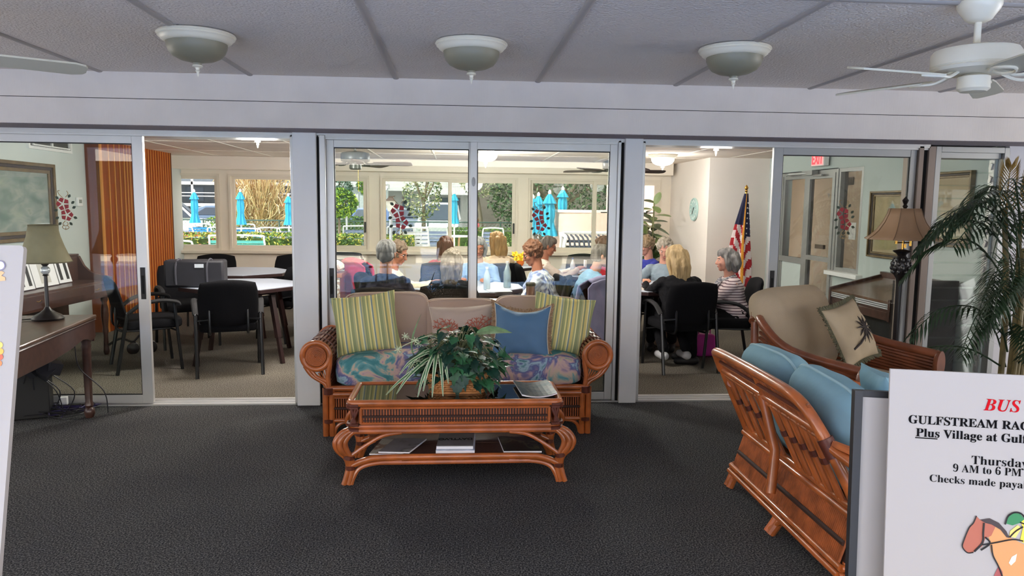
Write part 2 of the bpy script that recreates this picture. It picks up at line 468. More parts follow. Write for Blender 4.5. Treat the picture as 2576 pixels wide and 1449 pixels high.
# window frames and panes
for i, (a, b) in enumerate(XW):
    mb = MB(); frame_mb(mb, a, b, .80, 2.0, .035, 11.97, 12.1)
    o = struct('window_%d' % (i+1), mb, m_trim)
    mid = (a+b)/2 if i else b-1.1
    fr = MB()
    if i == 0: frame_mb(fr, a+.035, b-.035, .835, 1.965, .05, 12.02, 12.07)
    else:
        frame_mb(fr, a+.035, mid+.02, .835, 1.965, .045, 12.04, 12.08); frame_mb(fr, mid-.02, b-.035, .835, 1.965, .055, 11.99, 12.03)
    fr.build('sash', m_trim, o)
    MB().bx(a+.05, b-.05, 12.05, 12.055, .85, 1.95).build('pane', m_wglass, o)
    if i in (1, 2): MB().bx(b-.078, b-.052, 11.97, 11.995, 1.1, 1.27).build('latch', m_black, o)
# right wall of the card room: entrance door, hall window
RX = 4.36
mb = MB()
mb.bx(RX, RX+.15, 9.75, 10.2, 0, 2.25); mb.bx(RX, RX+.15, 7.72, 9.75, 2.02, 2.25); mb.bx(RX, RX+.15, 5.76, 7.72, 0, 2.25)
mb.bx(RX, RX+.15, 7.72, 8.26, 0, .84)
m_wallr = mat('grey_green_wall', (184, 194, 190), .85, var=.03, vscale=2); struct('wall_cardroom_right', mb, m_wallr)
struct('windowsill_hall', MB().bx(RX-.08, RX+.02, 7.62, 8.32, .80, .85), m_white, bevel=.006)
m_doorpanel = mat('door_pale_panel', (210, 220, 218), .6)
# sidelight (9.02..9.72), door (8.28..8.98), hall window (7.74..8.24)
def yz_frame(mb, y0, y1, z0, z1, w, x0, x1, wb=None, wt=None):
    wb = wb or w; wt = wt or w
    mb.bx(x0, x1, y0, y0+w, z0, z1); mb.bx(x0, x1, y1-w, y1, z0, z1); mb.bx(x0, x1, y0+w, y1-w, z0, z0+wb); mb.bx(x0, x1, y0+w, y1-w, z1-wt, z1)
mb = MB(); yz_frame(mb, 8.26, 9.75, 0, 2.03, .05, RX, RX+.08); mb.bx(RX, RX+.08, 8.98, 9.05, 0, 2.0); yz_frame(mb, 9.05, 9.70, .02, 1.98, .045, RX+.01, RX+.06, wb=.06)
o = struct('door_1', mb, m_alud)
mb = MB(); yz_frame(mb, 8.31, 8.98, .02, 1.98, .06, RX-.01, RX+.05, wb=.2); mb.bx(RX-.01, RX+.05, 8.37, 8.92, .93, .985); mb.build('door_leaf', m_alud, o)
MB().bx(RX+.02, RX+.03, 9.09, 9.66, .06, .87).build('panel', m_doorpanel, o)
MB().bx(RX, RX+.07, 9.05, 9.70, .86, .93).build('rail', m_alud, o)
MB().bx(RX+.015, RX+.02, 8.36, 8.93, .2, 1.95).build('pane', m_wglass, o)
MB().bx(RX+.015, RX+.02, 9.09, 9.66, .92, 1.95).build('pane', m_wglass, o)
mb = MB(); mb.bx(RX-.09, RX-.01, 8.72, 8.98, 1.965, 2.02); mb.tube([(RX-.06, 8.8, 1.99), (RX-.2, 9.1, 1.985), (RX-.05, 9.5, 1.98)], .009, 6); mb.tube([(RX-.05, 8.76, 1.96), (RX-.07, 8.5, 1.955)], .012, 6); mb.build('door_closer', m_alud, o)
MB().bx(RX-.012, RX+.02, 8.5, 8.7, 1.08, 1.13).build('mail_slot', mat('bronze_plate', (92, 80, 66), .4, metal=.5), o)
mb = MB(); yz_frame(mb, 7.74, 8.26, .85, 2.02, .04, RX+.01, RX+.1)
o = struct('window_5', mb, m_alud)
MB().bx(RX+.06, RX+.065, 7.77, 8.23, .88, 1.99).build('pane', m_wglass, o)
# hall beyond the door
m_hall = mat('hall_wall', (248, 228, 206), .85)
struct('wall_hall', MB().bx(6.0, 6.12, 6.2, 13.0, 0, 2.4), m_hall)
struct('floor_hall', MB().bx(4.51, 6.0, 6.2, 13.0, -.1, 0), m_carpetb)
struct('ceiling_hall', MB().bx(4.51, 6.0, 6.2, 13.0, 2.3, 2.4), m_ceilb)
struct('wall_hall_end', MB().bx(4.51, 6.1, 13.0, 13.1, 0, 2.4), m_hall)
# ------------------------------------------------------------------ sliding door wall at y 5.75
Y0, Y1 = 5.70, 5.80
mb = MB(); mb.bx(-4.45, 3.75, Y0, 5.90, 2.03, 2.075); mb.bx(-4.45, 3.75, Y0-.01, Y0, 2.045, 2.078)
struct('trim_door_head', mb, m_alu)
mb = MB(); mb.bx(-4.45, 3.75, Y0-.01, 5.88, 0, .012); mb.bx(-4.45, 3.75, 5.735, 5.745, .012, .02); mb.bx(-4.45, 3.75, 5.80, 5.81, .012, .02)
struct('trim_door_track', mb, m_alu)
mb = MB(); mb.bx(-1.222, -1.048, 5.66, 5.90, 0, 2.075); mb.c = 1; mb.bx(-1.245, -1.222, 5.69, 5.88, 0, 2.06); mb.bx(-1.03, -.985, 5.68, 5.88, 0, 2.06); mb.c = 2; mb.bx(-1.05, -1.03, 5.69, 5.8, 0, 2.06)
struct('trim_post_left', mb, [m_post, m_alu, m_dark], bevel=.004)
mb = MB(); mb.bx(1.285, 1.425, 5.66, 5.90, 0, 2.075); mb.c = 1; mb.bx(1.425, 1.452, 5.69, 5.88, 0, 2.06); mb.bx(1.235, 1.262, 5.69, 5.88, 0, 2.06); mb.c = 2; mb.bx(1.26, 1.287, 5.70, 5.8, 0, 2.06)
struct('trim_post_right', mb, [m_post, m_alu, m_dark], bevel=.004)
mb = MB(); mb.bx(3.66, 3.70, 5.69, 5.9, 0, 2.06); mb.bx(3.74, 3.80, 5.69, 5.9, 0, 2.06); mb.c = 1; mb.bx(3.70, 3.74, 5.71, 5.85, 0, 2.06)
struct('trim_post_end', mb, [mat('bronze_frame', (132, 118, 108), .5, metal=.3), m_dark], bevel=.003)
def slider(n, x0, x1, y, sl, sr, m, handle=None, bot=.06, top=.055):
    mb = MB(); z0, z1 = .02, 2.03
    mb.bx(x0, x0+sl, y-.018, y+.018, z0, z1); mb.bx(x1-sr, x1, y-.018, y+.018, z0, z1)
    mb.bx(x0+sl, x1-sr, y-.016, y+.016, z0, z0+bot); mb.bx(x0+sl, x1-sr, y-.016, y+.016, z1-top, z1)
    o = struct('door_%d' % n, mb, m, bevel=.002)
    MB().bx(x0+sl-.01, x1-sr+.01, y-.003, y+.003, z0+bot-.01, z1-top+.01).build('pane', m_glass, o)
    g = MB(); frame_mb(g, x0+sl-.001, x1-sr+.001, z0+bot-.001, z1-top+.001, .008, y-.008, y+.008); g.build('gasket', m_black, o)
    if handle:
        hb = MB(); hb.bx(handle-.017, handle+.017, y-.024, y-.017, .82, 1.06); hb.c = 1; hb.bx(handle-.008, handle+.008, y-.028, y-.023, .86, 1.0); hb.build('door_pull', [m_black, m_dark], o)
    return o
slider(2, -4.44, -2.315, 5.73, .08, .078, m_alu, -2.352)
slider(3, -.985, .12, 5.75, .055, .03, m_alu, -.958)
o3 = slider(4, .10, 1.235, 5.72, .052, .058, m_alu)
lb = MB(); lb.lathe([(0, 0), (.016, 0), (.018, .006), (.012, .009), (0, .01)], (.125, 5.702, 1.73), 16, Euler((pi/2, 0, 0)).to_matrix() @ Matrix.Diagonal((.8, 2.0, 1))); lb.build('lock', m_alud, o3)
slider(5, 2.482, 3.655, 5.73, .075, .05, m_alud, 2.515)
# jalousie beside the last door
mb = MB(); frame_mb(mb, 3.80, 4.42, .02, 2.06, .045, 5.69, 5.90); mb.bx(3.845, 4.37, 5.72, 5.88, 1.97, 2.02)
o = struct('window_6', mb, m_alud, bevel=.003)
mb = MB()
for i in range(18):
    z = .08+i*.105
    mb.box((4.108, 5.80, z+.05), (.50, .005, .12), (RD(-12), 0, 0))
mb.build('louvre_glass', m_glass, o)
mb = MB()
for s in (3.848, 4.362):
    mb.bx(s-.006, s+.012, 5.77, 5.83, .07, 1.97)
for i in range(18): mb.box((4.35, 5.80, .13+i*.105), (.012, .03, .05), (RD(20), 0, 0))
mb.build('louvre_clips', m_alu, o)
# ------------------------------------------------------------------ wood slat partition on the left
m_slat = mat('orange_wood_slats', (146, 62, 14), .5, spec=.15, var=.25, vscale=4, vstretch=(6, 6, .4))
m_slatl = mat('pale_slat_edge', (214, 138, 60), .5)
m_slatd = mat('dark_wood_face', (112, 58, 30), .45, var=.25, vscale=3, vstretch=(5, 5, .4), spec=.3)
mb = MB(); mb.bx(-4.30, -4.14, 9.0, 9.04, 0, 2.25); mb.c = 1; mb.bx(-4.14, -4.125, 8.995, 9.04, 0, 2.25); mb.c = 2
y = 9.04; ws = [.17, .15, .14, .12]+[.082]*22
for wd in ws:
    if y > 11.05: break
    mb.c = 2; mb.bx(-4.30, -4.13, y, y+wd-.016, 0, 2.25); mb.c = 1; mb.bx(-4.30, -4.122, y+wd-.016, y+wd, 0, 2.25); y += wd
mb.c = 0; mb.bx(-4.30, -4.115, y, y+.03, 0, 2.25)
struct('wall_slat_partition', mb, [m_slatd, m_slatl, m_slat], ang=0)
# ------------------------------------------------------------------ materials of the furniture
m_rat = mat('rattan_pole', (170, 92, 44), .28, var=.3, vscale=9, coat=.4)
m_ratd = mat('rattan_binding', (92, 44, 30), .4, var=.25, vscale=30)
m_reed = mat('rattan_reed', (158, 84, 42), .4, var=.4, vscale=14, coat=.2)
m_reedd = mat('dark_reed_backing', (52, 26, 16), .7)
m_dkrat = mat('dark_rattan', (120, 66, 40), .35, var=.35, vscale=9, coat=.3)
m_taupe = mat('taupe_canvas', (182, 158, 142), .9, spec=.15, bump=.2, bscale=300)
m_taupep = mat('taupe_piping', (196, 174, 156), .85)
m_tan = mat('tan_canvas', (176, 158, 132), .9, spec=.15, bump=.2, bscale=200, var=.06, vscale=4)
m_teal = mat('dusty_blue_canvas', (130, 166, 178), .9, spec=.15, var=.08, vscale=5, bump=.4, bscale=14)
m_tealp = mat('dusty_blue_piping', (150, 182, 190), .85)
m_blue = mat('denim_blue_satin', (84, 118, 148), .6, spec=.3, bump=.25, bscale=9, var=.06, vscale=4)
m_fringe = mat('tan_fringe', (158, 128, 98), .95, var=.3, vscale=60)
m_cord = mat('cream_cord', (214, 206, 186), .8)
m_stripe = stripes_mat('green_striped_canvas', [(0, (161, 164, 113)), (.07, (223, 212, 141)), (.12, (155, 159, 111)), (.17, (205, 191, 118)), (.22, (234, 223, 159)), (.26, (132, 148, 145)), (.31, (216, 196, 118)), (.40, (170, 170, 120)), (.46, (232, 223, 157)), (.50, (152, 157, 111)), (.60, (177, 175, 127)), (.66, (225, 209, 141)), (.70, (145, 150, 111)), (.76, (212, 193, 120)), (.84, (232, 223, 166)), (.88, (143, 157, 150)), (.92, (191, 184, 127)), (.97, (141, 148, 109))], .20)
m_floral = blotch_mat('floral_print', [(0, (62, 116, 120)), (.36, (74, 132, 134)), (.42, (112, 160, 160)), (.455, (196, 176, 150)), (.50, (198, 168, 160)), (.54, (132, 122, 152)), (.575, (96, 104, 148)), (.62, (164, 190, 200)), (.67, (66, 122, 126)), (1, (84, 140, 140))], 5.5, 1.1)
m_wickerbasket = mat('wicker_strand', (190, 128, 72), .55, var=.3, vscale=20)
m_leafA = mat('ivy_leaf', (48, 98, 62), .42, var=.45, vscale=9, spec=.5)
m_leafB = mat('ivy_leaf_dark', (26, 62, 48), .45, var=.4, vscale=9)
m_leafV = stripes_mat('spider_leaf', [(0, (60, 104, 62)), (.5, (60, 104, 62))], 1.0)
m_leafP = mat('pale_leaf_edge', (206, 214, 176), .5)
m_stem = mat('plant_stem', (120, 124, 84), .7)
m_tglass = mat('smoked_tabletop_glass', (26, 24, 20), .03, spec=.9)
m_paper = mat('white_paper', (236, 234, 236), .6)
m_cherry = mat('dark_cherry_wood', (70, 45, 37), .35, var=.25, vscale=4, vstretch=(.6, 6, 6), coat=.2)
m_walnut = mat('brown_tabletop', (94, 70, 54), .32, var=.2, vscale=4, vstretch=(6, .8, 6), coat=.3)
m_shadeg = mat('olive_lampshade', (138, 132, 100), .8, var=.15, vscale=7)
m_shadet = mat('bronze_silk_shade', (150, 118, 88), .55, var=.1, vscale=4, spec=.4)
m_iron = mat('black_iron', (24, 20, 20), .35, spec=.6)
m_brass = mat('polished_brass', (222, 170, 84), .25, metal=1)
m_chrome = mat('chrome', (210, 210, 214), .15, metal=1)
m_fanw = mat('almond_enamel', (222, 216, 198), .35, spec=.5)
m_fanblade = mat('almond_blade', (198, 194, 176), .5)
m_fang = mat('grey_enamel_fan', (74, 76, 70), .35)
m_fangb = mat('brown_fan_blade', (66, 50, 44), .5, var=.2, vscale=4)
m_bowl = mat('unlit_frosted_bowl', (128, 124, 106), .45)
m_bowllit = mat('lit_frosted_bowl', (255, 250, 238), .4, emit=(255, 246, 226), es=3.0)

# ------------------------------------------------------------------ ceiling lights
def dome_light(x, y, z, label, lit, group, first=[None, None]):
    t = thing('ceiling_light', label, 'ceiling light', (x, y, z), 0, group)
    if first[lit]:
        for ch in first[lit].children:
            c = ch.copy(); COL.objects.link(c); c.parent = t
        return t
    MB().lathe([(.175, 0), (.192, -.002), (.196, -.010), (.188, -.016), (.190, -.022), (.178, -.030), (.176, -.036), (.162, -.046), (.155, -.05)], n=40).build('pan', m_fanw, t)
    MB().lathe([(.152, -.046), (.150, -.07), (.14, -.095), (.12, -.118), (.085, -.135), (.04, -.145), (.022, -.15), (.018, -.165)], n=40).build('glass_bowl', m_bowllit if lit else m_bowl, t)
    MB().lathe([(.024, -.16), (.026, -.168), (.012, -.174), (.009, -.185), (.012, -.19), (.007, -.197), (.005, -.212), (0, -.222)], n=16).build('finial', m_fanw, t)
    first[lit] = t
    return t
for x, y, lb in ((-1.36, 4.09, 'unlit white dome ceiling light nearest the piano, end of the lounge row'), (.075, 4.12, 'unlit white dome ceiling light above the sofa, middle of the lounge row'), (1.52, 4.08, 'unlit white dome ceiling light nearest the white ceiling fan, in the lounge')):
    dome_light(x, y, 2.425, lb, 0, 'dome lights on the lounge ceiling')
for x, y, lb in ((-1.74, 6.7, 'lit dome ceiling light over the empty card tables'), (.33, 6.7, 'lit dome ceiling light whose tip shows under the centre door rail'), (2.38, 6.75, 'lit dome ceiling light in front of the wall with the flag'), (.36, 9.5, 'brightly lit dome ceiling light seen through the centre glass doors'), (2.72, 9.75, 'brightly lit dome ceiling light beside the white post, near the clock wall')):
    dome_light(x, y, 2.25, lb, 1, 'lit dome lights in the card room')
    lamp('ceiling_light_glow', 'POINT', (x, y, 1.98), (14 if y < 8 else 20) if x > 2 else 84, (1, .97, .93), shadow_soft_size=.14)

dome_light(5.25, 9.4, 2.3, 'added dome ceiling light that brightens the hall beyond the entrance door', 1, 'lit dome lights in the card room'); lamp('hall_fill', 'POINT', (5.25, 9.4, 1.98), 60, (1, .94, .88), shadow_soft_size=.14)  # unseen lamp added to brighten the hall behind the door panes
# ------------------------------------------------------------------ ceiling fans
def fan(name, label, x, y, zc, zb, R, a0, mw_, mblade, nb=5, bw=.13, mr=.17, group='ceiling fans', chain=False):
    t = thing(name, label, 'ceiling fan', (x, y, 0), 0, group)
    MB().lathe([(.085, zc), (.085, zc-.02), (.078, zc-.035), (.05, zc-.075), (.03, zc-.085)], n=28).build('canopy', mw_, t)
    MB().cyl((0, 0, zb+.11), (0, 0, zc-.08), .014).build('rod', mw_, t)
    MB().lathe([(.03, zb+.13), (mr*.55, zb+.125), (mr*.94, zb+.11), (mr, zb+.095), (mr, zb+.045), (mr*.97, zb+.04), (mr, zb+.034), (mr*.95, zb+.022), (mr*.5, zb+.012)], n=36).build('motor', mw_, t)
    MB().lathe([(.03, zb+.015), (.062, zb-.0), (.064, zb-.05), (.05, zb-.062), (0, zb-.064)], n=24).build('switch_housing', mw_, t)
    for k in range(nb):
        a = a0+2*pi*k/nb
        M = Matrix.Rotation(a, 4, 'Z') @ Matrix.Translation((0, 0, zb)) @ Matrix.Rotation(RD(-12), 4, 'X')
        b = MB(); b.T = M
        w = bw/2; P = [(.2, -w*.8), (.26, -w*.9), (R-.05, -w), (R-.01, -w*.75), (R, -w*.4), (R, w*.4), (R-.01, w*.75), (R-.05, w), (.26, w*.9), (.2, w*.8)]
        b.poly([(p, q, -.004) for p, q in P], (0, 0, .008))
        blade = b.build('blade', mblade, t, ang=30)
        i = MB(); i.T = M
        i.tube(spl([(.09, 0, .02), (.15, .022, -.006), (.21, .04, -.006), (.27, 0, -.008), (.21, -.04, -.006), (.15, -.022, -.006)], 4, True), .007, 6, True)
        i.build('blade_iron', mw_, blade)
    if not chain: return t
    pc = MB(); pc.cyl((.03, 0, zb-.28), (.03, 0, zb-.05), .0018, 5); pc.ell((.03, 0, zb-.285), .006, nu=8, nv=5); pc.build('pull_chain', m_brass, t)
    return t
fan('ceiling_fan', 'white ceiling fan at the top right corner of the lounge', 2.2, 3.08, 2.43, 2.12, .62, RD(48), m_fanw, m_fanblade)
fan('ceiling_fan', 'almond ceiling fan of which one blade tip reaches in at the left edge', -2.16, 3.07, 2.43, 2.12, .66, RD(35), m_fanw, m_fanblade)
fan('ceiling_fan', 'dark ceiling fan behind the left centre glass door, over the card players', -1.06, 7.9, 2.25, 1.97, .6, RD(-8), m_fang, m_fangb, mr=.15, chain=True)
fan('ceiling_fan', 'dark ceiling fan partly hidden by the right white post', 1.80, 8.5, 2.25, 1.965, .62, RD(5), m_fang, m_fangb, mr=.13)

# ------------------------------------------------------------------ rattan sofa
SF = thing('rattan_sofa', 'rattan three-seat sofa with scroll arms, taupe back cushions and floral seat', 'sofa', (.015, 5.2, 0))
def reeds(mb, x0, x1, y, z0, z1, step=.016, r=.0055, axis='x'):
    n = int(abs(x1-x0)/step)
    for i in range(n):
        x = x0+(x1-x0)*(i+.5)/n; rr = r*random.uniform(.85, 1.1)
        if axis == 'x': mb.tube([(x, y, z0), (x, y, z1)], rr, 6, cap=False)
        else: mb.tube([(y, x, z0), (y, x, z1)], rr, 6, cap=False)
FY = -.30
b = MB()
for y in (FY, .33):
    for z in (.325, .285): b.tube([(-.88, y, z), (.88, y, z)], .019, 10)
    b.tube([(-.88, y, .105), (.88, y, .105)], .015, 10)
for s in (-1, 1):
    for z in (.325, .285, .105): b.tube([(s*.88, FY, z), (s*.88, .33, z)], .017, 10)
    for a in (FY, .33):
        b.tube(spl([(s*.83, a, .01), (s*.815, a, .06), (s*.77, a, .092), (s*.68, a, .098)], 5), .012, 8)
b.bx(-.86, .86, FY+.02, .31, .27, .31)
b.build('base_frame', m_rat, SF)
b = MB(); reeds(b, -.84, .84, FY, .115, .275); b.tube([(-.84, FY-.008, .262), (.84, FY-.008, .262)], .006, 6); b.c = 1; b.bx(-.85, .85, FY+.012, FY+.02, .11, .28); b.tube([(-.84, FY-.006, .19), (.84, FY-.006, .19)], .010, 6)
b.build('front_panel', [m_reed, m_reedd], SF)
for s in (-1, 1):
    for y in (FY, .33):
        b = MB()
        for dx in (.845, .887): b.tube([(s*dx, y, 0), (s*dx, y, .33)], .021, 10)
        b.c = 1; b.tube([(s*.866, y, .29), (s*.866, y, .33)], .048, 12, sq=.7); b.tube([(s*.866, y, .095), (s*.866, y, .115)], .046, 12, sq=.7)
        b.build('leg', [m_rat, m_ratd], SF)
for x in (-.28, .28):
    b = MB()
    for dx in (-.02, .02): b.tube([(x+dx, .1, 0), (x+dx, .1, .27)], .02, 8)
    b.build('leg', m_rat, SF)
def scroll_arm(s, zc=.545, xc=.945, L0=FY, L1=.33):
    b = MB()
    # canes along the arm laid over the scroll
    prof = []
    for i in range(17):
        a = RD(-20)+RD(250)*i/16
        prof.append((xc+.088*cos(a), zc+.088*sin(a)))
    for i in range(1, 9): prof.append((xc-.085+.0*i, zc-.03-.022*i))
    for x, z in prof:
        for y0 in (0,):
            b.tube([(s*x, L0+.02, z), (s*x, L1, z)], .0105, 6)
    b.c = 1
    P = [(s*(x*1.0+(x-xc)*-.12), L0+.03, z-(z-zc)*.12) for x, z in prof]
    Q = [(p[0], L1-.01, p[2]) for p in P]
    b.loft([[P[i], Q[i]] for i in range(len(P))], cap=False)
    for y in (L0+.14, L0+.30, L0+.46):
        b.tube([(s*(xc+(x-xc)*1.10), y, zc+(z-zc)*1.10) for x, z in prof[:17]], .005, 5)
    arm = b.build('arm', [m_dkrat, m_ratd], SF)
    f = MB()
    # front scroll ring and coil, rear ring
    f.tube([(s*(xc+.090*cos(a)), L0, zc+.090*sin(a)) for a in [2*pi*i/28 for i in range(28)]], .019, 10, True)
    coil = []
    for i in range(130):
        a = i*.34; r = .006+.062*i/130
        coil.append((s*(xc+r*cos(a)), L0-.004, zc+r*sin(a)))
    f.tube(coil, .0055, 6)
    f.lathe([(0, 0), (.075, 0), (.075, .012), (0, .012)], (s*xc, L0+.004, zc), 24, Euler((-pi/2, 0, 0)).to_matrix())
    g_ = MB(); g_.tube([(s*(xc+.090*cos(a)), L1, zc+.090*sin(a)) for a in [2*pi*i/28 for i in range(28)]], .017, 8, True)
    for a, f in ((L1, g_), (L0, f)):
        f.tube(spl([(s*(xc-.09), a, zc+.02), (s*(xc-.088), a, zc-.06), (s*(xc-.075), a, .40), (s*.862, a, .33)], 6), .017, 10)
        f.tube(spl([(s*(xc+.075), a, zc-.065), (s*(xc+.03), a, zc-.13), (s*.895, a, .36), (s*.878, a, .33)], 6), .014, 10)
        f.tube(spl([(s*(xc+.04), a, zc-.085), (s*(xc-.0), a, zc-.14), (s*.875, a, .37), (s*.866, a, .33)], 6), .014, 10)
        for i in range(5):
            x = xc-.06+.016*i; f.tube([(s*x, a, zc-.09-.008*i), (s*(x-.015-.012*i), a, .36)], .004, 5)
    f.build('scroll_front', m_rat, arm); g_.build('scroll_rear', m_rat, arm)
scroll_arm(-1); scroll_arm(1)
b = MB()
b.tube([(-.88, .34, .815), (.88, .34, .815)], .019, 10); b.tube([(-.86, .34, .775), (.86, .34, .775)], .012, 8); b.tube([(-.86, .34, .55), (.86, .34, .55)], .014, 8)
for x in (-.87, -.3, .3, .87): b.tube([(x, .34, .3), (x, .345, .83)], .018, 8)
for i in range(40): x = -.85+1.7*i/39; b.tube([(x, .345, .31), (x, .345, .78)], .006, 5)
b.build('back_frame', m_rat, SF)
for i, (xc, wd, hh, tz) in enumerate(((-.525, .62, .45, .025), (.02, .56, .43, -.0), (.575, .64, .44, .01))):
    c = rbox(wd, .16, hh, .05, crown=0)
    o = c.build('back_cushion', m_taupe, SF, loc=(xc, .215, .43+tz), rot=(RD(-12), RD((-1.2, 0, 1.5)[i]), 0))
    p = MB()
    for yy in (-.06, .06):
        pts = []
        for k in range(40):
            a = 2*pi*k/40; f_ = lambda c_, e: math.copysign(abs(c_)**e, c_)
            pts.append((wd/2*1.0*f_(cos(a), .3), yy, hh/2+hh/2*1.0*f_(sin(a), .3)))
        p.tube(pts, .005, 5, True)
    p.build('piping', m_taupep, o)
rbox(1.70, .64, .23, .08, crown=.025).build('seat_cushion', m_floral, SF, loc=(.01, -.005, .31))
# throw pillows
def throw_pillow(label, w, h, d, loc, rot, m, seed, trim=None, trimr=.006, sag=0, pinch=.09, name='throw_pillow', group='throw pillows on the rattan sofa'):
    o = pillow(w, h, d, pinch=pinch, sag=sag, seed=seed).build(name, m, None, ang=180, loc=loc, rot=rot)
    tag(o, label, 'pillow', group)
    if trim:
        MB().tube(pillow_edge(w, h, pinch, sag), trimr, 6, True).build('piping', trim, o)
    return o
throw_pillow('green and yellow striped throw pillow leaning at the left arm of the sofa', .44, .42, .17, (-.60, 5.09, .525), (RD(-20), RD(-7), RD(6)), m_stripe, 1, m_stripe, .007)
throw_pillow('green and yellow striped throw pillow tucked behind the blue one on the sofa', .43, .42, .17, (.715, 5.11, .515), (RD(-20), RD(8), RD(-6)), m_stripe, 4, m_stripe, .007)
bp = throw_pillow('plain blue throw pillow with tan brush fringe on the sofa', .40, .38, .16, (.435, 4.97, .52), (RD(-24), RD(3), RD(-4)), m_blue, 8, m_cord, .005, sag=.045, pinch=.11)
b = MB(); E = pillow_edge(.40, .38, .11, .045)
for i in range(len(E)):
    p, q = E[i], E[(i+1) % len(E)]
    for k in range(7):
        c = p.lerp(q, k/7); out = (c-V((0, 0, .19))); out.y = 0; out.normalize()
        e = c+out*random.uniform(.024, .034)+V((random.uniform(-.004, .004), random.uniform(-.006, .01), random.uniform(-.004, .004)))
        b.tube([c, e], .0034, 4)
b.build('fringe', m_fringe, bp)
cp = throw_pillow('beige throw pillow with a coral branch print, behind the potted ivy', .46, .34, .13, (.05, 5.13, .52), (RD(-22), RD(-3), 0), mat('beige_linen', (186, 166, 150), .9, var=.05), 3, mat('beige_linen_cord', (196, 178, 160), .9), .005)
b = MB()
for sx in (-.09, .1):
    for a in range(-3, 4):
        th = RD(90+a*22); x, z = sx, .14
        pts = [(x+.12*k/5*cos(th+.12*k*a/3), -.078+.012*(k/5)**2*4, z+.13*k/5*sin(th)) for k in range(6)]
        b.tube(pts, .0035, 5)
        for k in (2, 3, 4):
            p = V(pts[k])
            for sg in (-1, 1): b.tube([p, p+V((.022*cos(th+sg*.8), .003, .022*sin(th+sg*.8)))], .0026, 4)
b.build('coral_print', mat('coral_red_print', (176, 96, 74), .9), cp)

# ------------------------------------------------------------------ coffee table
CT = thing('coffee_table', 'rattan coffee table with smoked glass top and curved legs in front of the sofa', 'coffee table', (-.003, 4.24, 0))
hx, hy = .585, .215
b = MB()
def rrect(x, y, z, r=.03, n=4):
    P = []
    for sx, sy, a0 in ((1, 1, 0), (-1, 1, 90), (-1, -1, 180), (1, -1, 270)):
        for i in range(n+1):
            a = RD(a0+90*i/n); P.append((sx*(x-r)+r*cos(a), sy*(y-r)+r*sin(a), z))
    return P
b.tube(rrect(hx, hy, .458), .020, 10, True); b.tube(rrect(hx-.01, hy-.005, .325), .014, 8, True); b.tube(rrect(hx, hy, .300), .016, 8, True)
b.tube([(-hx+.06, -hy-.006, .432), (hx-.06, -hy-.006, .432)], .007, 6); b.tube([(-hx+.06, -hy-.006, .345), (hx-.06, -hy-.006, .345)], .007, 6)
for s in (-1, 1): b.tube([(s*(hx-.062), -hy-.006, .345), (s*(hx-.062), -hy-.006, .432)], .010, 6)
b.build('apron_frame', m_rat, CT)
b = MB()
for sy in (-1, 1): reeds(b, -hx+.07, hx-.07, sy*hy, .34, .44, .0155, .0052)
for sx in (-1, 1): reeds(b, -hy+.05, hy-.05, sx*hx, .34, .44, .0155, .0052, 'y')
b.c = 1
for sy in (-1, 1):
    b.bx(-hx+.05, hx-.05, sy*hy-.003 if sy < 0 else sy*hy-.008, sy*hy+.008 if sy < 0 else sy*hy+.003, .335, .445); b.tube([(-hx+.07, sy*(hy+.004), .384), (hx-.07, sy*(hy+.004), .384)], .0075, 6)
    b.tube([(-hx+.07, sy*(hy+.002), .360), (hx-.07, sy*(hy+.002), .360)], .004, 6)
b.build('reed_apron', [m_reed, m_reedd], CT)
for sx in (-1, 1):
    for sy in (-1, 1):
        b = MB()
        for z in (.45, .435, .34, .31): b.tube([(sx*(hx-.05), sy*(hy+.012), z), (sx*(hx-.006), sy*(hy+.008), z), (sx*(hx+.01), sy*(hy-.01), z), (sx*(hx+.012), sy*(hy-.05), z)], .011, 6)
        for q in (.0, .018, .036): b.tube([(sx*(hx-.05+q), sy*(hy+.013), .43), (sx*(hx-.01-q*.6), sy*(hy+.012), .35)], .009, 6)
        b.build('corner_binding', m_ratd, CT)
b = MB(); b.bx(-hx+.02, hx-.02, -hy+.02, hy-.02, .452, .466); b.build('glass_top', m_tglass, CT, bevel=.002)
for sx in (-1, 1):
    for sy in (-1, 1):
        b = MB()
        for k, o_ in enumerate((-.024, .004, .03)):
            w_ = .012 if k == 1 else 0
            P = [(sx*(.545+o_), sy*(hy-.02), .31), (sx*(.60+o_), sy*(hy-.0+w_), .29), (sx*(.632+o_), sy*(hy+.012+w_), .245), (sx*(.625+o_*.9), sy*(hy+.012+w_), .20), (sx*(.592+o_*.5), sy*(hy+.004), .15), (sx*(.583+o_*.4), sy*(hy), .10)]
            if k != 1: P += [(sx*(.590+o_*.45), sy*(hy+.006), .05), (sx*(.604+o_*.5), sy*(hy+.012), 0)]
            b.tube(spl(P, 6), .0165, 10)
        b.c = 1
        b.tube([(sx*.592, sy*(hy+.003), .145), (sx*.588, sy*(hy+.002), .165)], .038, 10, sq=.8); b.tube([(sx*.583, sy*hy, .085), (sx*.583, sy*hy, .105)], .034, 10, sq=.8)
        b.build('leg', [m_rat, m_ratd], CT)
b = MB()
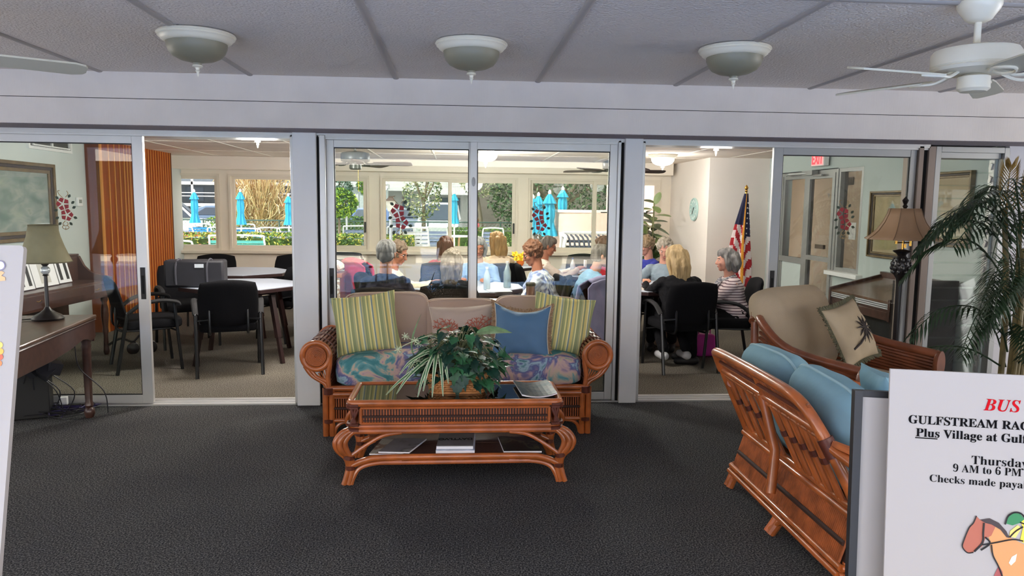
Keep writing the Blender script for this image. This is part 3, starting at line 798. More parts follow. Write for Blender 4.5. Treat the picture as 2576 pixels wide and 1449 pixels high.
for sy in (-1, 1):
    for sx in (-1, 1):
        b.tube(spl([(sx*.30, sy*(hy+.004), .292), (sx*.40, sy*(hy+.004), .275), (sx*.49, sy*(hy+.004), .225), (sx*.575, sy*(hy+.004), .165)], 6), .011, 8)
        b.tube(spl([(sx*.30, sy*hy, .125), (sx*.45, sy*hy, .115), (sx*.53, sy*hy, .09), (sx*.565, sy*(hy+.006), .04), (sx*.578, sy*(hy+.012), .0)], 6), .012, 8)
    b.tube(spl([(-.575, sy*hy, .105), (-.50, sy*hy, .135), (-.40, sy*hy, .148), (0, sy*hy, .15), (.40, sy*hy, .148), (.50, sy*hy, .135), (.575, sy*hy, .105)], 6), .018, 10)
    b.tube([(-.42, sy*hy, .12), (.42, sy*hy, .12)], .014, 8)
b.build('arched_stretchers', m_rat, CT)
b = MB(); b.bx(-.47, .47, -hy+.01, hy-.01, .146, .156); b.tube([(-.47, 0, .157), (.47, 0, .157)], .003, 4)
b.build('lower_shelf', mat('woven_shelf', (74, 46, 34), .6, var=.35, vscale=120, vstretch=(1, 1, 1)), CT)
for sx in (-1, 1):
    b = MB(); c = []
    for i in range(60):
        a = i*.3; r = .012+.05*i/60; c.append((sx*(.50+r*cos(a)), hy-.04, .20+r*sin(a)))
    b.tube(c, .010, 6); b.build('side_coil', m_dkrat, CT)
# magazines
def magazine(label, P, z, m, th=.012, curl=.0, group=None, page=m_paper, name='magazine', lift=None):
    """P: corners front-left, front-right, back-right, back-left in plan"""
    n = 8; b = MB()
    def S(s, t, dz):
        a = V(P[0]).lerp(V(P[1]), s); c = V(P[3]).lerp(V(P[2]), s); q = a.lerp(c, t)
        return V((q.x, q.y, z+dz+curl*(s-.5)**2*4+(lift or 0)*s))
    b.c = 0
    b.add([S(i/n, j, 0) for j in (0, 1) for i in range(n+1)], [(i+n+1, i+n+2, i+1, i) for i in range(n)])
    b.c = 0
    for j, fl in ((0, 0), (1, 1)):
        b.add([S(i/n, j, d) for d in (0, th*.8) for i in range(n+1)], [((i, i+1, i+n+2, i+n+1) if not fl else (i+1, i, i+n+1, i+n+2)) for i in range(n)])
    for s in (0, 1): b.add([S(s, 0, 0), S(s, 1, 0), S(s, 1, th), S(s, 0, th)], [(0, 1, 2, 3)])
    o = b.build(name, page, None, ang=0); tag(o, label, 'magazine', group)
    c = MB(); c.add([S(i/n, j, d) for d in (th*.8, th) for j in (-.004, 1.004) for i in range(n+1)],
        [(i, i+1, i+n+2, i+n+1) for i in range(n)]+[(2*n+2+i, 2*n+3+i, 3*n+4+i, 3*n+3+i) for i in range(n)]+[(i, i+1, 2*n+3+i, 2*n+2+i) for i in range(n)]+[(n+1+i, n+2+i, 3*n+4+i, 3*n+3+i) for i in range(n)])
    c.build('cover', m, o, ang=0)
    return o
m_cov1 = blotch_mat('dark_green_cover', [(0, (30, 34, 32)), (.45, (52, 58, 52)), (.55, (96, 92, 78)), (.6, (40, 44, 44)), (1, (120, 110, 92))], 9, 1, .3)
m_cov2 = blotch_mat('grey_cover', [(0, (150, 146, 146)), (.5, (120, 116, 116)), (.58, (92, 88, 86)), (.7, (176, 172, 168)), (1, (190, 188, 184))], 7, .5, .35)
m_cov3 = blotch_mat('black_cover', [(0, (20, 20, 20)), (.5, (40, 40, 38)), (.56, (92, 90, 70)), (.62, (30, 30, 34)), (1, (70, 66, 60))], 8, .8, .3, 2.0)
m_cov4 = blotch_mat('beige_cover', [(0, (166, 158, 140)), (.5, (186, 178, 160)), (.56, (130, 92, 70)), (.64, (176, 170, 152)), (1, (110, 100, 90))], 6, 1.0, .4, 5.0)
magazine('dark covered magazine curling open on the right end of the coffee table top', [(.37, 4.07), (.575, 4.10), (.555, 4.42), (.345, 4.40)], .467, m_cov1, .010, .016)
magazine('beige covered magazine lowest at the left of the coffee table shelf', [(-.485, 4.045), (-.30, 4.04), (-.255, 4.29), (-.44, 4.30)], .158, m_cov4, .008)
magazine('grey newspaper lying on the beige magazine on the coffee table shelf', [(-.435, 4.05), (-.262, 4.035), (-.175, 4.27), (-.36, 4.285)], .167, m_cov2, .009)
magazine('white edged magazine at the bottom of the middle stack under the coffee table', [(-.115, 4.045), (.103, 4.04), (.115, 4.33), (-.10, 4.335)], .158, mat('blue_white_cover', (190, 196, 212), .3, var=.2, vscale=20), .022)
mg = magazine('grey magazine with dark capital letters on top of the middle stack under the coffee table', [(-.112, 4.06), (.095, 4.055), (.11, 4.32), (-.095, 4.325)], .181, mat('silver_cover', (128, 124, 122), .3, var=.12, vscale=9), .02)
vs, fs = text_mesh('DAYTLVO', .044, .001); b = MB(); b.T = Matrix.Translation((.095, 4.19, .2015)) @ Matrix.Rotation(pi, 4, 'Z'); b.add(vs, fs); b.build('lettering', m_dark, mg, ang=0)
magazine('black covered magazine on the right of the coffee table shelf', [(.268, 4.05), (.485, 4.045), (.45, 4.30), (.25, 4.31)], .158, m_cov3, .012, .0)

# ------------------------------------------------------------------ potted ivy in its basket
PL = thing('potted_ivy', 'leafy ivy and spider plant in a wicker basket on the coffee table', 'plant', (.005, 4.29, .468))
b = MB()
def bask(t, z):
    k = 1+.14*z/.105
    x, y = .155*k, .10*k
    f_ = lambda c_, e: math.copysign(abs(c_)**e, c_)
    return V((x*f_(cos(t), .45), y*f_(sin(t), .45), z))
for r_ in range(9):
    z = .008+.0118*r_
    pts = []
    for i in range(112):
        t = 2*pi*i/112; p = bask(t, z); off = .0045*sin(28*t+pi*(r_ % 2)); nrm = V((p.x/.024, p.y/.01, 0)).normalized()
        pts.append(p+nrm*off)
    b.tube(pts, .0062, 6, True)
for i in range(28): t = 2*pi*(i+.5)/28; b.tube([bask(t, 0), bask(t, .105)], .0045, 5)
b.tube([bask(2*pi*i/60, .108) for i in range(60)], .009, 6, True); b.tube([bask(2*pi*i/60, .003) for i in range(60)], .008, 6, True)
b.build('basket', m_wickerbasket, PL)
b = MB(); b.loft([[bask(2*pi*i/24, z)*.9 for i in range(24)] for z in (.004, .09)]); b.build('soil', mat('dark_soil', (40, 30, 24), .95), PL)
IVY = [(0, 0), (.16, .02), (.40, -.10), (.38, .14), (.56, .26), (.36, .36), (.30, .56), (.16, .60), (0, 1.0)]
def leaf(mb, base, d, nrm, L_, W_=1.0, outline=IVY, droop=.25, fold=.18):
    d = V(d).normalized(); n = V(nrm); n = (n-d*n.dot(d)); n = n.normalized() if n.length > 1e-4 else d.orthogonal().normalized(); s = d.cross(n)
    B = V(base)
    def pt(x, t): return B+d*(t*L_)+s*(x*L_*W_)+n*(-droop*L_*t*t+abs(x)*fold*L_)
    R = [pt(x, t) for x, t in outline]; Lf = [pt(-x, t) for x, t in outline]
    k = len(outline); mid = [pt(0, t) for _, t in outline]
    for side in (R, Lf):
        vs = mid+side; fs = []
        for i in range(k-1):
            a, c, e, g = i, i+1, k+i+1, k+i
            q = [a, c] + ([e] if (side[i+1]-mid[i+1]).length > 1e-6 else []) + ([g] if (side[i]-mid[i]).length > 1e-6 else [])
            if len(q) >= 3: fs.append(tuple(q) if side is Lf else tuple(q[::-1]))
        mb.add(vs, fs)
rnd = random.Random(3)
b = MB(); st = MB()
for i in range(230):
    a = rnd.uniform(0, 2*pi); e = rnd.uniform(0, 1)**.8
    h = rnd.uniform(.10, .36)
    rr = (.05+.21*(1-abs((h-.2)/.25)**2*.5))*sqrt(rnd.uniform(.25, 1))
    p = V((rr*cos(a)*1.0, rr*sin(a)*.72, h*.98 - .02+(.03 if abs(rr*cos(a)) < .1 else -.02)))
    out = V((cos(a), sin(a), rnd.uniform(-.9, .35)))
    b.c = 0 if rnd.random() < .45 else 1
    leaf(b, p, out, (cos(a)*.7+rnd.uniform(-.4, .4), sin(a)*.7+rnd.uniform(-.4, .4), 1.0), rnd.uniform(.055, .105), .85)
    st.tube(spl([(rnd.uniform(-.08, .08), rnd.uniform(-.05, .05), .08), (p.x*.6, p.y*.6, h*.8+.05), p], 4), .002, 4)
# trailing leaves over the basket front, and outlying sprays
for x, z, sx in ((-.02, .09, 0), (.03, .06, .2), (.07, .1, .3), (-.05, .13, -.2), (.11, .12, .3), (.0, .02, 0)):
    b.c = rnd.choice((0, 1)); leaf(b, (x, -.125, z+.05), (sx, -.35, -1), (0, -1, .3), .095, .85)
for p, d in (((.22, -.02, .17), (1, -.2, .4)), ((.26, -.03, .2), (.2, -.2, 1)), ((.27, -.03, .20), (1, 0, -.2)), ((-.18, .0, .30), (-1, -.2, .3))):
    b.c = 0; leaf(b, p, d, (0, -.5, 1), .07, .85)
    st.tube(spl([(p[0]*.4, 0, .12), (p[0]*.8, -.02, p[2]-.03), p], 4), .0022, 4)
b.build('foliage', [m_leafA, m_leafB], PL, ang=0)
BIG = [(0, 0), (.10, .04), (.20, .2), (.24, .42), (.2, .65), (.1, .86), (0, 1.0)]
m_pgl = mat('pale_green_leaf', (120, 152, 104), .45, var=.35, vscale=25)
b = MB(); leaf(b, (.11, -.02, .335), (.9, -.15, .42), (-.3, -.5, 1), .19, .9, BIG, .5, .15); b.build('broad_leaf', m_pgl, PL, ang=0)
b = MB(); leaf(b, (-.24, -.03, .20), (-.55, -.2, .6), (-1, -.3, .4), .17, .6, BIG, 1.2, .2); b.build('broad_leaf', m_pgl, PL, ang=0)
st.build('stems', m_stem, PL)
b = MB()
def strap(P, w, n=5):
    c = spl(P, n); m_ = len(c)
    for i in range(m_-1):
        for q, (k0, k1) in enumerate(((-1, -.55), (-.55, .55), (.55, 1))):
            t0, t1 = i/(m_-1), (i+1)/(m_-1)
            w0, w1 = w*sin(pi*min(.97, .16+.82*t0))**.7, w*sin(pi*min(.97, .16+.82*t1))**.7
            T = (c[i+1]-c[i]).normalized(); s = T.cross(V((0, -.6, .8))).normalized()
            b.c = 0 if q == 1 else 1
            b.add([c[i]+s*w0*k0, c[i]+s*w0*k1, c[i+1]+s*w1*k1, c[i+1]+s*w1*k0], [(0, 1, 2, 3)])
root = V((-.11, -.07, .19))
for tip, rise in (((-.40, -.20, .02), .04), ((-.34, -.22, .03), .06), ((-.33, -.14, .12), .07), ((-.22, -.25, .02), .08), ((-.14, -.24, .015), .10), ((-.08, -.24, .02), .10), ((-.05, -.23, .09), .08), ((-.30, -.10, .10), .09), ((-.19, -.24, .05), .09)):
    tip = V(tip); mid = root.lerp(tip, .45)+V((0, -.02, rise))
    strap([root, root.lerp(mid, .5)+V((0, 0, rise*.4)), mid, mid.lerp(tip, .55)+V((0, -.01, rise*.3)), tip], .011)
b.build('spider_leaves', [mat('spider_leaf_green', (74, 112, 70), .45), m_leafP], PL, ang=0)
b = MB()
for P in ([(-.05, -.05, .2), (-.18, -.05, .26), (-.30, -.06, .33)], [(-.05, -.05, .22), (-.2, -.08, .2), (-.26, -.1, .17)], [(-.02, -.05, .25), (-.14, -.06, .33), (-.26, -.08, .30), (-.34, -.09, .26)]):
    c = spl(P, 6); b.tube(c, .002, 4)
    for q in (c[-1], c[len(c)//2+2]):
        for k in range(7): a = 2*pi*k/7; b.tube([q, q+V((.022*cos(a), -.008, .022*sin(a)))], .0022, 4)
b.build('runners', m_leafP, PL)
# ------------------------------------------------------------------ loveseat on the right, seen from behind
LS = thing('rattan_loveseat', 'rattan loveseat with dusty blue cushions, its slatted back towards the lounge floor', 'loveseat', (0, 0, 0))
XB, XT, YN, YF = 1.62, 1.42, 2.72, 3.92   # base and top of the back, near and far ends
def bk(t, z):
    """point on the leaning back: t along y, z height"""
    k = (z-.33)/(.78-.33)
    return V((XB+(XT-XB)*k, t, z))
b = MB()
top = [bk(YF+.01, .66), bk(YF+.0, .735), bk(YF-.03, .765), bk(3.6, .775), bk(3.2, .775), bk(2.98, .765), bk(2.88, .73), bk(2.82, .66), bk(2.79, .60)]
b.tube(spl(top, 6), .026, 12)
b.tube([bk(YF, .66), bk(2.83, .645)], .016, 10); b.tube([bk(YF, .635), bk(2.83, .62)], .013, 8)
b.tube([bk(YF, .70), bk(2.84, .70)], .010, 8)
b.tube([bk(YF+.005, .72), bk(YF-.0, .5), bk(YF-.01, .31)], .021, 10)
b.tube([bk(2.79, .61), bk(2.74, .45), bk(2.72, .30)], .026, 12)
b.tube([bk(3.38, .77), bk(3.38, .64)], .016, 8)
b.build('back_frame', m_rat, LS)
b = MB(); n = 60
for i in range(n):
    y = 2.86+(YF-.03-2.86)*i/(n-1); p, q = bk(y, .655), bk(y, .755)
    b.tube([p+V((.006, 0, 0)), q+V((.006, 0, 0))], .0085, 5)
b.c = 1; b.tube([bk(YF-.04, .715)-V((.008, 0, 0)), bk(2.88, .71)-V((.008, 0, 0))], .009, 6)
b.build('cane_top_panel', [m_reed, m_ratd], LS)
for y0, y1, n in ((3.86, 3.48, 4), (3.30, 2.92, 5)):
    for i in range(n):
        y = y0+(y1-y0)*i/(n-1); b = MB()
        for d, sh in ((-.016, .0), (.016, .02)):
            b.tube([bk(y+d, .64), bk(y+d*.4-.02, .50), bk(y+d-.05, .31)], .0125, 8)
        b.c = 1; b.tube([bk(y-.018, .515), bk(y-.021, .49)], .025, 8, sq=.7)
        b.build('slat', [m_rat, m_ratd], LS)
b = MB(); b.tube([bk(3.39, .66), V((1.53, 3.34, .40)), V((1.50, 3.30, .20))], .024, 12); b.build('back_brace', m_rat, LS)
b = MB()
for z, x in ((.335, XB), (.305, XB-.01), (.115, 1.545), (.085, 1.535)): b.tube([(x, YF+.0, z), (x, YN, z)], .018 if z > .2 else .015, 10)
for z, x in ((.335, XB), (.305, XB-.01), (.115, 1.545), (.085, 1.535)):
    for y in (YN, YF): b.tube([(x, y, z), (2.30, y, z)], .016, 10)
b.tube([(2.30, YF, .32), (2.30, YN, .32)], .018, 10); b.tube([(2.30, YF, .10), (2.30, YN, .10)], .016, 10)
b.bx(1.66, 2.28, YN+.03, YF-.03, .27, .31)
b.build('base_frame', m_rat, LS)
b = MB(); n = 90
for i in range(n):
    y = YN+.03+(YF-.06-YN)*i/(n-1); b.tube([(1.545, y, .11), (1.605, y, .305)], .0065, 5, cap=False)
b.c = 1; b.tube([(1.568, YF-.04, .205), (1.568, YN+.03, .205)], .012, 6); b.add([(1.558, YN, .11), (1.558, YF, .11), (1.618, YF, .305), (1.618, YN, .305)], [(0, 1, 2, 3)])
b.build('reed_back_panel', [m_reed, m_reedd], LS)
b = MB(); n = 36
for i in range(n):
    x = 1.64+.64*i/(n-1); b.tube([(x-.05*(1-i/n), YN, .11), (x, YN, .30)], .0065, 5, cap=False)
b.c = 1; b.bx(1.62, 2.29, YN+.01, YN+.016, .1, .31); b.tube([(1.6, YN-.004, .205), (2.29, YN-.004, .205)], .011, 6)
b.build('reed_side_panel', [m_reed, m_reedd], LS)
for x, y, dx, dy in ((1.56, YN, -.0, .04), (1.54, 3.30, -.02, 0), (1.55, YF-.02, -.01, -.02), (2.30, YN, .02, 0), (2.30, YF, .02, 0)):
    b = MB()
    for q in (-.02, .014):
        b.tube(spl([(x+.02, y+q, .13), (x+.004, y+q, .07), (x+dx-.02, y+q+dy*.5, 0)], 5), .02, 9)
    b.tube(spl([(x+.01, y-.12 if y > 3 else y+.12, .10), (x, y-.05 if y > 3 else y+.05, .075), (x+dx-.015, y, .02)], 5), .012, 8)
    b.build('leg', m_rat, LS)
for y, s in ((YN, -1), (YF, 1)):
    b = MB(); P = []
    for i in range(9):
        o = i*.022-.05
        P = spl([bk(y-s*.06, .60)+V((0, s*o*.4, .02)), V((1.62, y+s*o*.8, .585)), V((1.8, y+s*o, .575)), V((2.1, y+s*o, .585)), V((2.30, y+s*o, .56))], 5)
        b.tube(P, .0115, 6)
    b.tube(spl([bk(y-s*.06, .60), V((1.58, y+s*.10, .545)), V((1.75, y+s*.15, .51)), V((2.1, y+s*.16, .52)), V((2.31, y+s*.14, .5))], 5), .022, 10)
    b.tube(spl([V((1.63, y, .33)), V((1.66, y+s*.03, .42)), V((1.76, y+s*.08, .49)), V((1.95, y+s*.13, .515))], 6), .024, 10)
    b.tube([(2.30, y, .31), (2.31, y+s*.1, .52)], .02, 8)
    arm = b.build('arm', m_rat, LS)
    b = MB()
    for i in range(26):
        x = 1.68+.6*i/25; h = .335+.15*min(1, sqrt(max(0, (x-1.66)/.22)))
        b.tube([(x, y+.0, .33), (x, y+s*.06*(h-.33)/.15, h)], .0068, 5, cap=False)
    b.c = 1; b.tube([(1.68, y-.0+s*.02, .40), (2.29, y+s*.02, .40)], .007, 5)
    b.build('arm_panel', [m_reed, m_ratd], arm)
for p, q in ((bk(2.80, .63), bk(2.775, .56)), (bk(2.725, .335), bk(2.722, .285))):
    b = MB(); b.tube([p, q], .034, 10); b.build('post_binding', m_ratd, LS)
for y, lb, dz in ((3.62, 0, 0), (3.06, 0, .0)):
    o = puff(.60, .27, .56, seed=y, wr=.012).build('back_cushion', m_teal, LS, ang=180, loc=(1.815, y+.02, .31), rot=(RD(-22), RD(2 if y > 3.3 else -3), RD(90)))
    p = MB(); f_ = lambda c_, e: math.copysign(abs(c_)**e, c_); p.tube([(.302*f_(cos(2*pi*k/44), .42), 0, .28+.282*f_(sin(2*pi*k/44), .42)) for k in range(44)], .007, 6, True); p.build('piping', m_tealp, o)
rbox(.62, 1.14, .18, .06, crown=.02).build('seat_cushion', m_teal, LS, loc=(2.0, 3.32, .30))
throw_pillow('loose pale blue pillow slumped against the near back cushion of the loveseat', .46, .42, .17, (2.02, 2.98, .49), (RD(-30), RD(4), RD(72)), m_teal, 12, None, name='loose_pillow', group=None)

# ------------------------------------------------------------------ armchair behind it
AC = thing('rattan_armchair', 'dark rattan armchair with tan back cushion beside the lamp and palm', 'armchair', (2.55, 4.60, 0), RD(32))
# local: faces -y rotated; local -y is the seat front
b = MB()
for s in (-1, 1):
    for i in range(13):
        o = i/12
        z1 = .60-.26*o; z0 = .76-.42*o
        b.tube(spl([(s*(.30-.02*o), .46, z0+.02), (s*.42, .34, z0), (s*.47, .1, z1+.05), (s*.48, -.36, z1)], 6), .0125, 6)
    arm = b.build('arm', m_dkrat, AC); b = MB()
    b.tube(spl([(s*.28, .47, .85), (s*.43, .34, .80), (s*.47, .1, .665), (s*.47, -.37, .615)], 6), .028, 10)
    b.lathe([(0, 0), (.07, 0), (.078, .01), (.078, .03), (0, .03)], (s*.475, -.36, .55), 20, Euler((pi/2, 0, 0)).to_matrix() @ Matrix.Diagonal((.75, 1.15, 1)))
    b.tube(spl([(s*.475, -.38, .50), (s*.46, -.385, .35), (s*.44, -.37, .18), (s*.44, -.36, 0)], 5), .036, 10)
    b.tube([(s*.42, .38, 0), (s*.40, .42, .8)], .028, 10)
    b.build('arm_rail', m_dkrat, arm); b = MB()
for z in (.28, .24): b.tube([(-.44, -.36, z), (.44, -.36, z), (.42, .4, z), (-.42, .4, z)], .02, 8, True)
for i in range(26): x = -.38+.76*i/25; b.tube([(x, .47-.06*(x/.38)**2, .28), (x, .52-.06*(x/.38)**2, .86)], .009, 5)
b.tube(spl([(-.40, .44, .8), (-.2, .52, .88), (.2, .52, .88), (.40, .44, .8)], 6), .026, 8)
b.build('back_and_base', m_dkrat, AC)
rbox(.80, .74, .19, .06, crown=.02).build('seat_cushion', m_tan, AC, loc=(0, -.02, .29))
bc = puff(.80, .26, .60, .4, .6, 3, .012).build('back_cushion', m_tan, AC, ang=180, loc=(0, .29, .44), rot=(RD(-18), 0, 0))
m_ppil = blotch_mat('sand_pillow', [(0, (150, 134, 108)), (.5, (168, 150, 122)), (1, (182, 166, 138))], 5, .5)
MW = AC.matrix_basis
pp = throw_pillow('square sand coloured pillow with dark palm tree print and frayed edge on the armchair', .40, .40, .14, (2.62, 4.50, .58), (RD(-26), RD(-8), RD(34)), m_ppil, 21, None, name='palm_print_pillow', group=None)
b = MB(); E = pillow_edge(.40, .40)
for i in range(len(E)):
    p, q = E[i], E[(i+1) % len(E)]
    for k in range(6):
        c = p.lerp(q, k/6); out = (c-V((0, 0, .2))); out.normalize()
        b.tube([c, c+out*random.uniform(.02, .035)+V((random.uniform(-.008, .008), random.uniform(-.01, .01), 0))], .0045, 4)
b.build('frayed_edge', mat('moss_fringe', (92, 88, 66), .95), pp)
b = MB()
def on(x, z): return (x, -.078*max(0, (1-(x/.2)**2))**.5*max(0, (1-((z-.2)/.2)**2))**.5-.004, z)
b.tube([on(-.13, .10), on(-.06, .12), on(.02, .155), on(.05, .19)], .007, 5)
for k in range(11):
    a = RD(k*33); b.tube([on(.05, .2), on(.05+.05*cos(a), .2+.05*sin(a)), on(.05+.095*cos(a), .2+.095*sin(a)-.01)], [.007, .006, .001], 5)
b.build('palm_print', mat('dark_palm_print', (52, 44, 40), .9), pp)

# ------------------------------------------------------------------ floor lamp
FL = thing('floor_lamp', 'dark floor lamp with bell shaped bronze fabric shade behind the armchair', 'floor lamp', (3.34, 5.32, 0))
MB().lathe([(.14, 0), (.15, .01), (.145, .03), (.06, .05), (.03, .08)], n=24).build('base', m_iron, FL)
b = MB(); b.lathe([(.022, .05), (.024, .6), (.026, 1.0), (.03, 1.04), (.05, 1.07), (.062, 1.11), (.064, 1.14), (.055, 1.18), (.03, 1.21), (.035, 1.225), (.065, 1.245), (.06, 1.25), (.02, 1.26)], n=24)
for k in range(8):
    for j in range(4): a = 2*pi*(k+.5*(j % 2))/8; r = (.058, .064, .062, .05)[j]; b.ell((r*cos(a), r*sin(a), 1.09+.03*j), (.014, .014, .018), None, 8, 5)
b.build('pole', m_iron, FL)
b = MB(); b.cyl((0, 0, 1.25), (0, 0, 1.31), .006); b.tube([(-.06, 0, 1.31), (.06, 0, 1.31)], .005, 8); b.cyl((.06, 0, 1.285), (.06, 0, 1.335), .009); b.cyl((-.05, 0, 1.30), (-.05, 0, 1.325), .008); b.cyl((.02, 0, 1.27), (.02, 0, 1.30), .009); b.cyl((0, 0, 1.30), (0, 0, 1.60), .005); b.build('swing_arm', m_brass, FL)
b = MB(); n = 8
rings = []
for z, r in ((1.335, .262), (1.36, .225), (1.40, .185), (1.46, .145), (1.52, .118), (1.565, .105)):
    rings.append([V((r*(1+.03*cos(8*a))*cos(a), r*(1+.03*cos(8*a))*sin(a), z)) for a in [2*pi*i/64 for i in range(64)]])
b.loft(rings, cap=False)
sh = b.build('lamp_shade', m_shadet, FL, ang=0); so = sh.modifiers.new('t', 'SOLIDIFY'); so.thickness = .003; sh.data.shade_smooth()
b = MB()
for k in range(8): a = 2*pi*k/8; b.tube([(rr*1.035*cos(a), rr*1.035*sin(a), z) for z, rr in ((1.335, .262), (1.36, .225), (1.40, .185), (1.46, .145), (1.52, .118), (1.565, .105))], .0035, 5)
b.build('shade_seams', mat('shade_trim', (120, 92, 66), .7), sh)
MB().lathe([(.006, 1.56), (.02, 1.58), (.01, 1.595), (.018, 1.61), (.024, 1.625), (.012, 1.64), (0, 1.655)], n=12).build('finial', m_iron, FL)

# ------------------------------------------------------------------ palm
PM = thing('areca_palm', 'tall bushy areca palm filling the right edge of the lounge', 'potted palm', (3.86, 4.78, 0))
MB().lathe([(.13, 0), (.17, .02), (.2, .30), (.21, .32), (.195, .33), (.17, .30)], n=24).build('pot', mat('dark_pot', (44, 38, 36), .6), PM)
rnd = random.Random(11)
m_palm = mat('palm_frond', (32, 54, 30), .45, var=.4, vscale=6); m_palmd = mat('dry_palm_frond', (130, 104, 46), .6, var=.3, vscale=8); m_cane = mat('palm_cane', (112, 98, 58), .5, var=.3, vscale=12)
st = MB(); fr = MB()
for i in range(9):
    a = rnd.uniform(0, 2*pi); r = rnd.uniform(.02, .11)
    st.tube(spl([(r*cos(a), r*sin(a), .25), (r*1.3*cos(a)+.02, r*1.3*sin(a), .9), (r*1.9*cos(a), r*1.8*sin(a), rnd.uniform(1.25, 1.6))], 5), .016, 8)
def frond(mb, P, Lf, nf=20, w=.011, hang=.5, ci=0):
    c = spl(P, 8); m_ = len(c); mb.c = ci
    mb.tube(c, [.006*(1-.8*i/m_)+.001 for i in range(m_)], 5)
    for i in range(nf):
        t = .18+.80*i/(nf-1); k = t*(m_-1); j = min(m_-2, int(k)); p = c[j].lerp(c[j+1], k-j); T = (c[j+1]-c[j]).normalized()
        s = T.cross(V((0, 0, 1)));
        s = s.normalized() if s.length > .1 else V((1, 0, 0))
        l = Lf*(sin(pi*(.12+.8*t))**.7)
        for sg in (-1, 1):
            d = (T*.75+s*sg*.9+V((0, 0, -hang*.25))).normalized()
            d2 = (d+V((0, 0, -hang))).normalized()
            q1 = p+d*l*.5; q2 = q1+d2*l*.5; n_ = d.cross(V((0, 0, 1))).normalized()*w
            mb.add([p-n_*.3, p+n_*.3, q1+n_, q1-n_, q2], [(0, 1, 2, 3), (3, 2, 4)])
for i in range(46):
    a = rnd.uniform(0, 2*pi) if i > 8 else RD(150+i*14); z0 = rnd.uniform(.45, 1.5); R = rnd.uniform(.38, .72); rise = rnd.uniform(.05, .34)
    if i < 5: z0 = 1.25+.05*i; R = .58; rise = .22
    a_ = V((cos(a), sin(a)*.8, 0)); base = a_*.07+V((0, 0, z0))
    frond(fr, [base, base+a_*R*.35+V((0, 0, rise)), base+a_*R*.75+V((0, 0, rise*.9)), base+a_*R*1.05+V((0, 0, rise*.25-.06))], rnd.uniform(.17, .27), 18, .009, rnd.uniform(.35, .9))
frond(fr, [V((-.12, .0, 1.4)), V((-.14, .0, 1.62)), V((-.14, .0, 1.78)), V((-.13, .0, 1.86))], .16, 16, .008, -1.1, 1)
frond(fr, [V((-.02, .0, 1.4)), V((-.0, .0, 1.62)), V((.02, .0, 1.75)), V((.05, .0, 1.82))], .16, 14, .008, -.9, 1)
fr.build('fronds', [m_palm, m_palmd], PM, ang=0); st.build('canes', m_cane, PM)

# ------------------------------------------------------------------ poster boards in front
def board_axes(o, wdir, lean):
    w = V(wdir).normalized(); up = V((0, lean, 1)); up = (up-w*up.dot(w)).normalized(); n = w.cross(up)
    return Matrix(((w.x, up.x, n.x, o[0]), (w.y, up.y, n.y, o[1]), (w.z, up.z, n.z, o[2]), (0, 0, 0, 1)))   # local x right, y up, z towards the viewer
def board_px(M, u, v):
    q = CR*((u-1288)/FPX)+CD*((v-724.5)/FPX)+_F; n = V((M[0][2], M[1][2], M[2][2])); o = V((M[0][3], M[1][3], M[2][3]))
    t = (o-V((0, 0, EYE))).dot(n)/q.dot(n); p = V((0, 0, EYE))+q*t
    return M.inverted() @ p
MR = board_axes((.778, 1.25, 1.267), (.964, -.265, 0), .12)
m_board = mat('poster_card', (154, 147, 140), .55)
PB = thing('poster_board', 'white poster board announcing a bus trip to the races', 'poster')
PB.matrix_world = MR
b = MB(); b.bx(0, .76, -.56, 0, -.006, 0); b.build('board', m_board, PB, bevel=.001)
def put(s, u, v, cap_px, m, off=-.0, ital=False, sc=1.0, name='lettering', width_px=None, width_at=None):
    p = board_px(MR, u, v); q = board_px(MR, u, v-cap_px)
    cap = abs(q.y-p.y); size = cap/.66*sc
    vs, fs = text_mesh(serif(s, ital), size, off)
    k = 1.0
    if width_px:
        w = board_px(MR, width_px, v+(width_px-u)*.07).x-p.x; x1 = max(a[0] for a in vs) if not width_at else None
        k = w/x1
    b = MB(); b.T = Matrix.Translation((p.x, p.y, .0006)) @ Matrix.Diagonal((k, 1, 1, 1)); b.add(vs, fs)
    return b.build(name, m, PB, ang=0)
m_ink = mat('black_ink', (14, 13, 15), .8, spec=.05); m_red = mat('red_ink', (172, 18, 26), .8, spec=.05)
put('BUS TRIP', 2476, 1032, 28.5, m_red, 0, True)
put('GULFSTREAM RACING', 2284, 1064, 18.5, m_ink, sc=1.06)
put('Plus Village at Gulfstream', 2303, 1097, 19.5, m_ink)
put('Thursday, March', 2443, 1167, 20.5, m_ink, -.00025)
put('9 AM to 6 PM', 2396, 1186, 18.5, m_ink, -.00025, width_px=2569)
put('Checks made payable', 2337, 1211, 17.5, m_ink, -.00025)
p, q = board_px(MR, 2302, 1099), board_px(MR, 2358, 1103)
b = MB(); b.bx(p.x, q.x, p.y-.002, p.y-.00025, .0003, .0009); b.build('underline', m_ink, PB)
def art(name, pts, rgb, lift=.0006, loop=True):
    P = [board_px(MR, 2190+x/2.64, 900+y/2.64) for x, y in pts]
    b = MB(); b.poly([(a.x, a.y, lift) for a in P], (0, 0, .0003)); return b.build(name, mat('ink_%d_%d_%d' % rgb, rgb, .6), PB, ang=0)
def ink(name, pts, r, rgb=(20, 18, 20), lift=.0018):
    P = spl([board_px(MR, 2190+x/2.64, 900+y/2.64) for x, y in pts], 4)
    b = MB(); b.tube([(a.x, a.y, lift) for a in P], r, 5, sq=1); return b.build(name, mat('ink_%d_%d_%d' % rgb, rgb, .6), PB, ang=0)
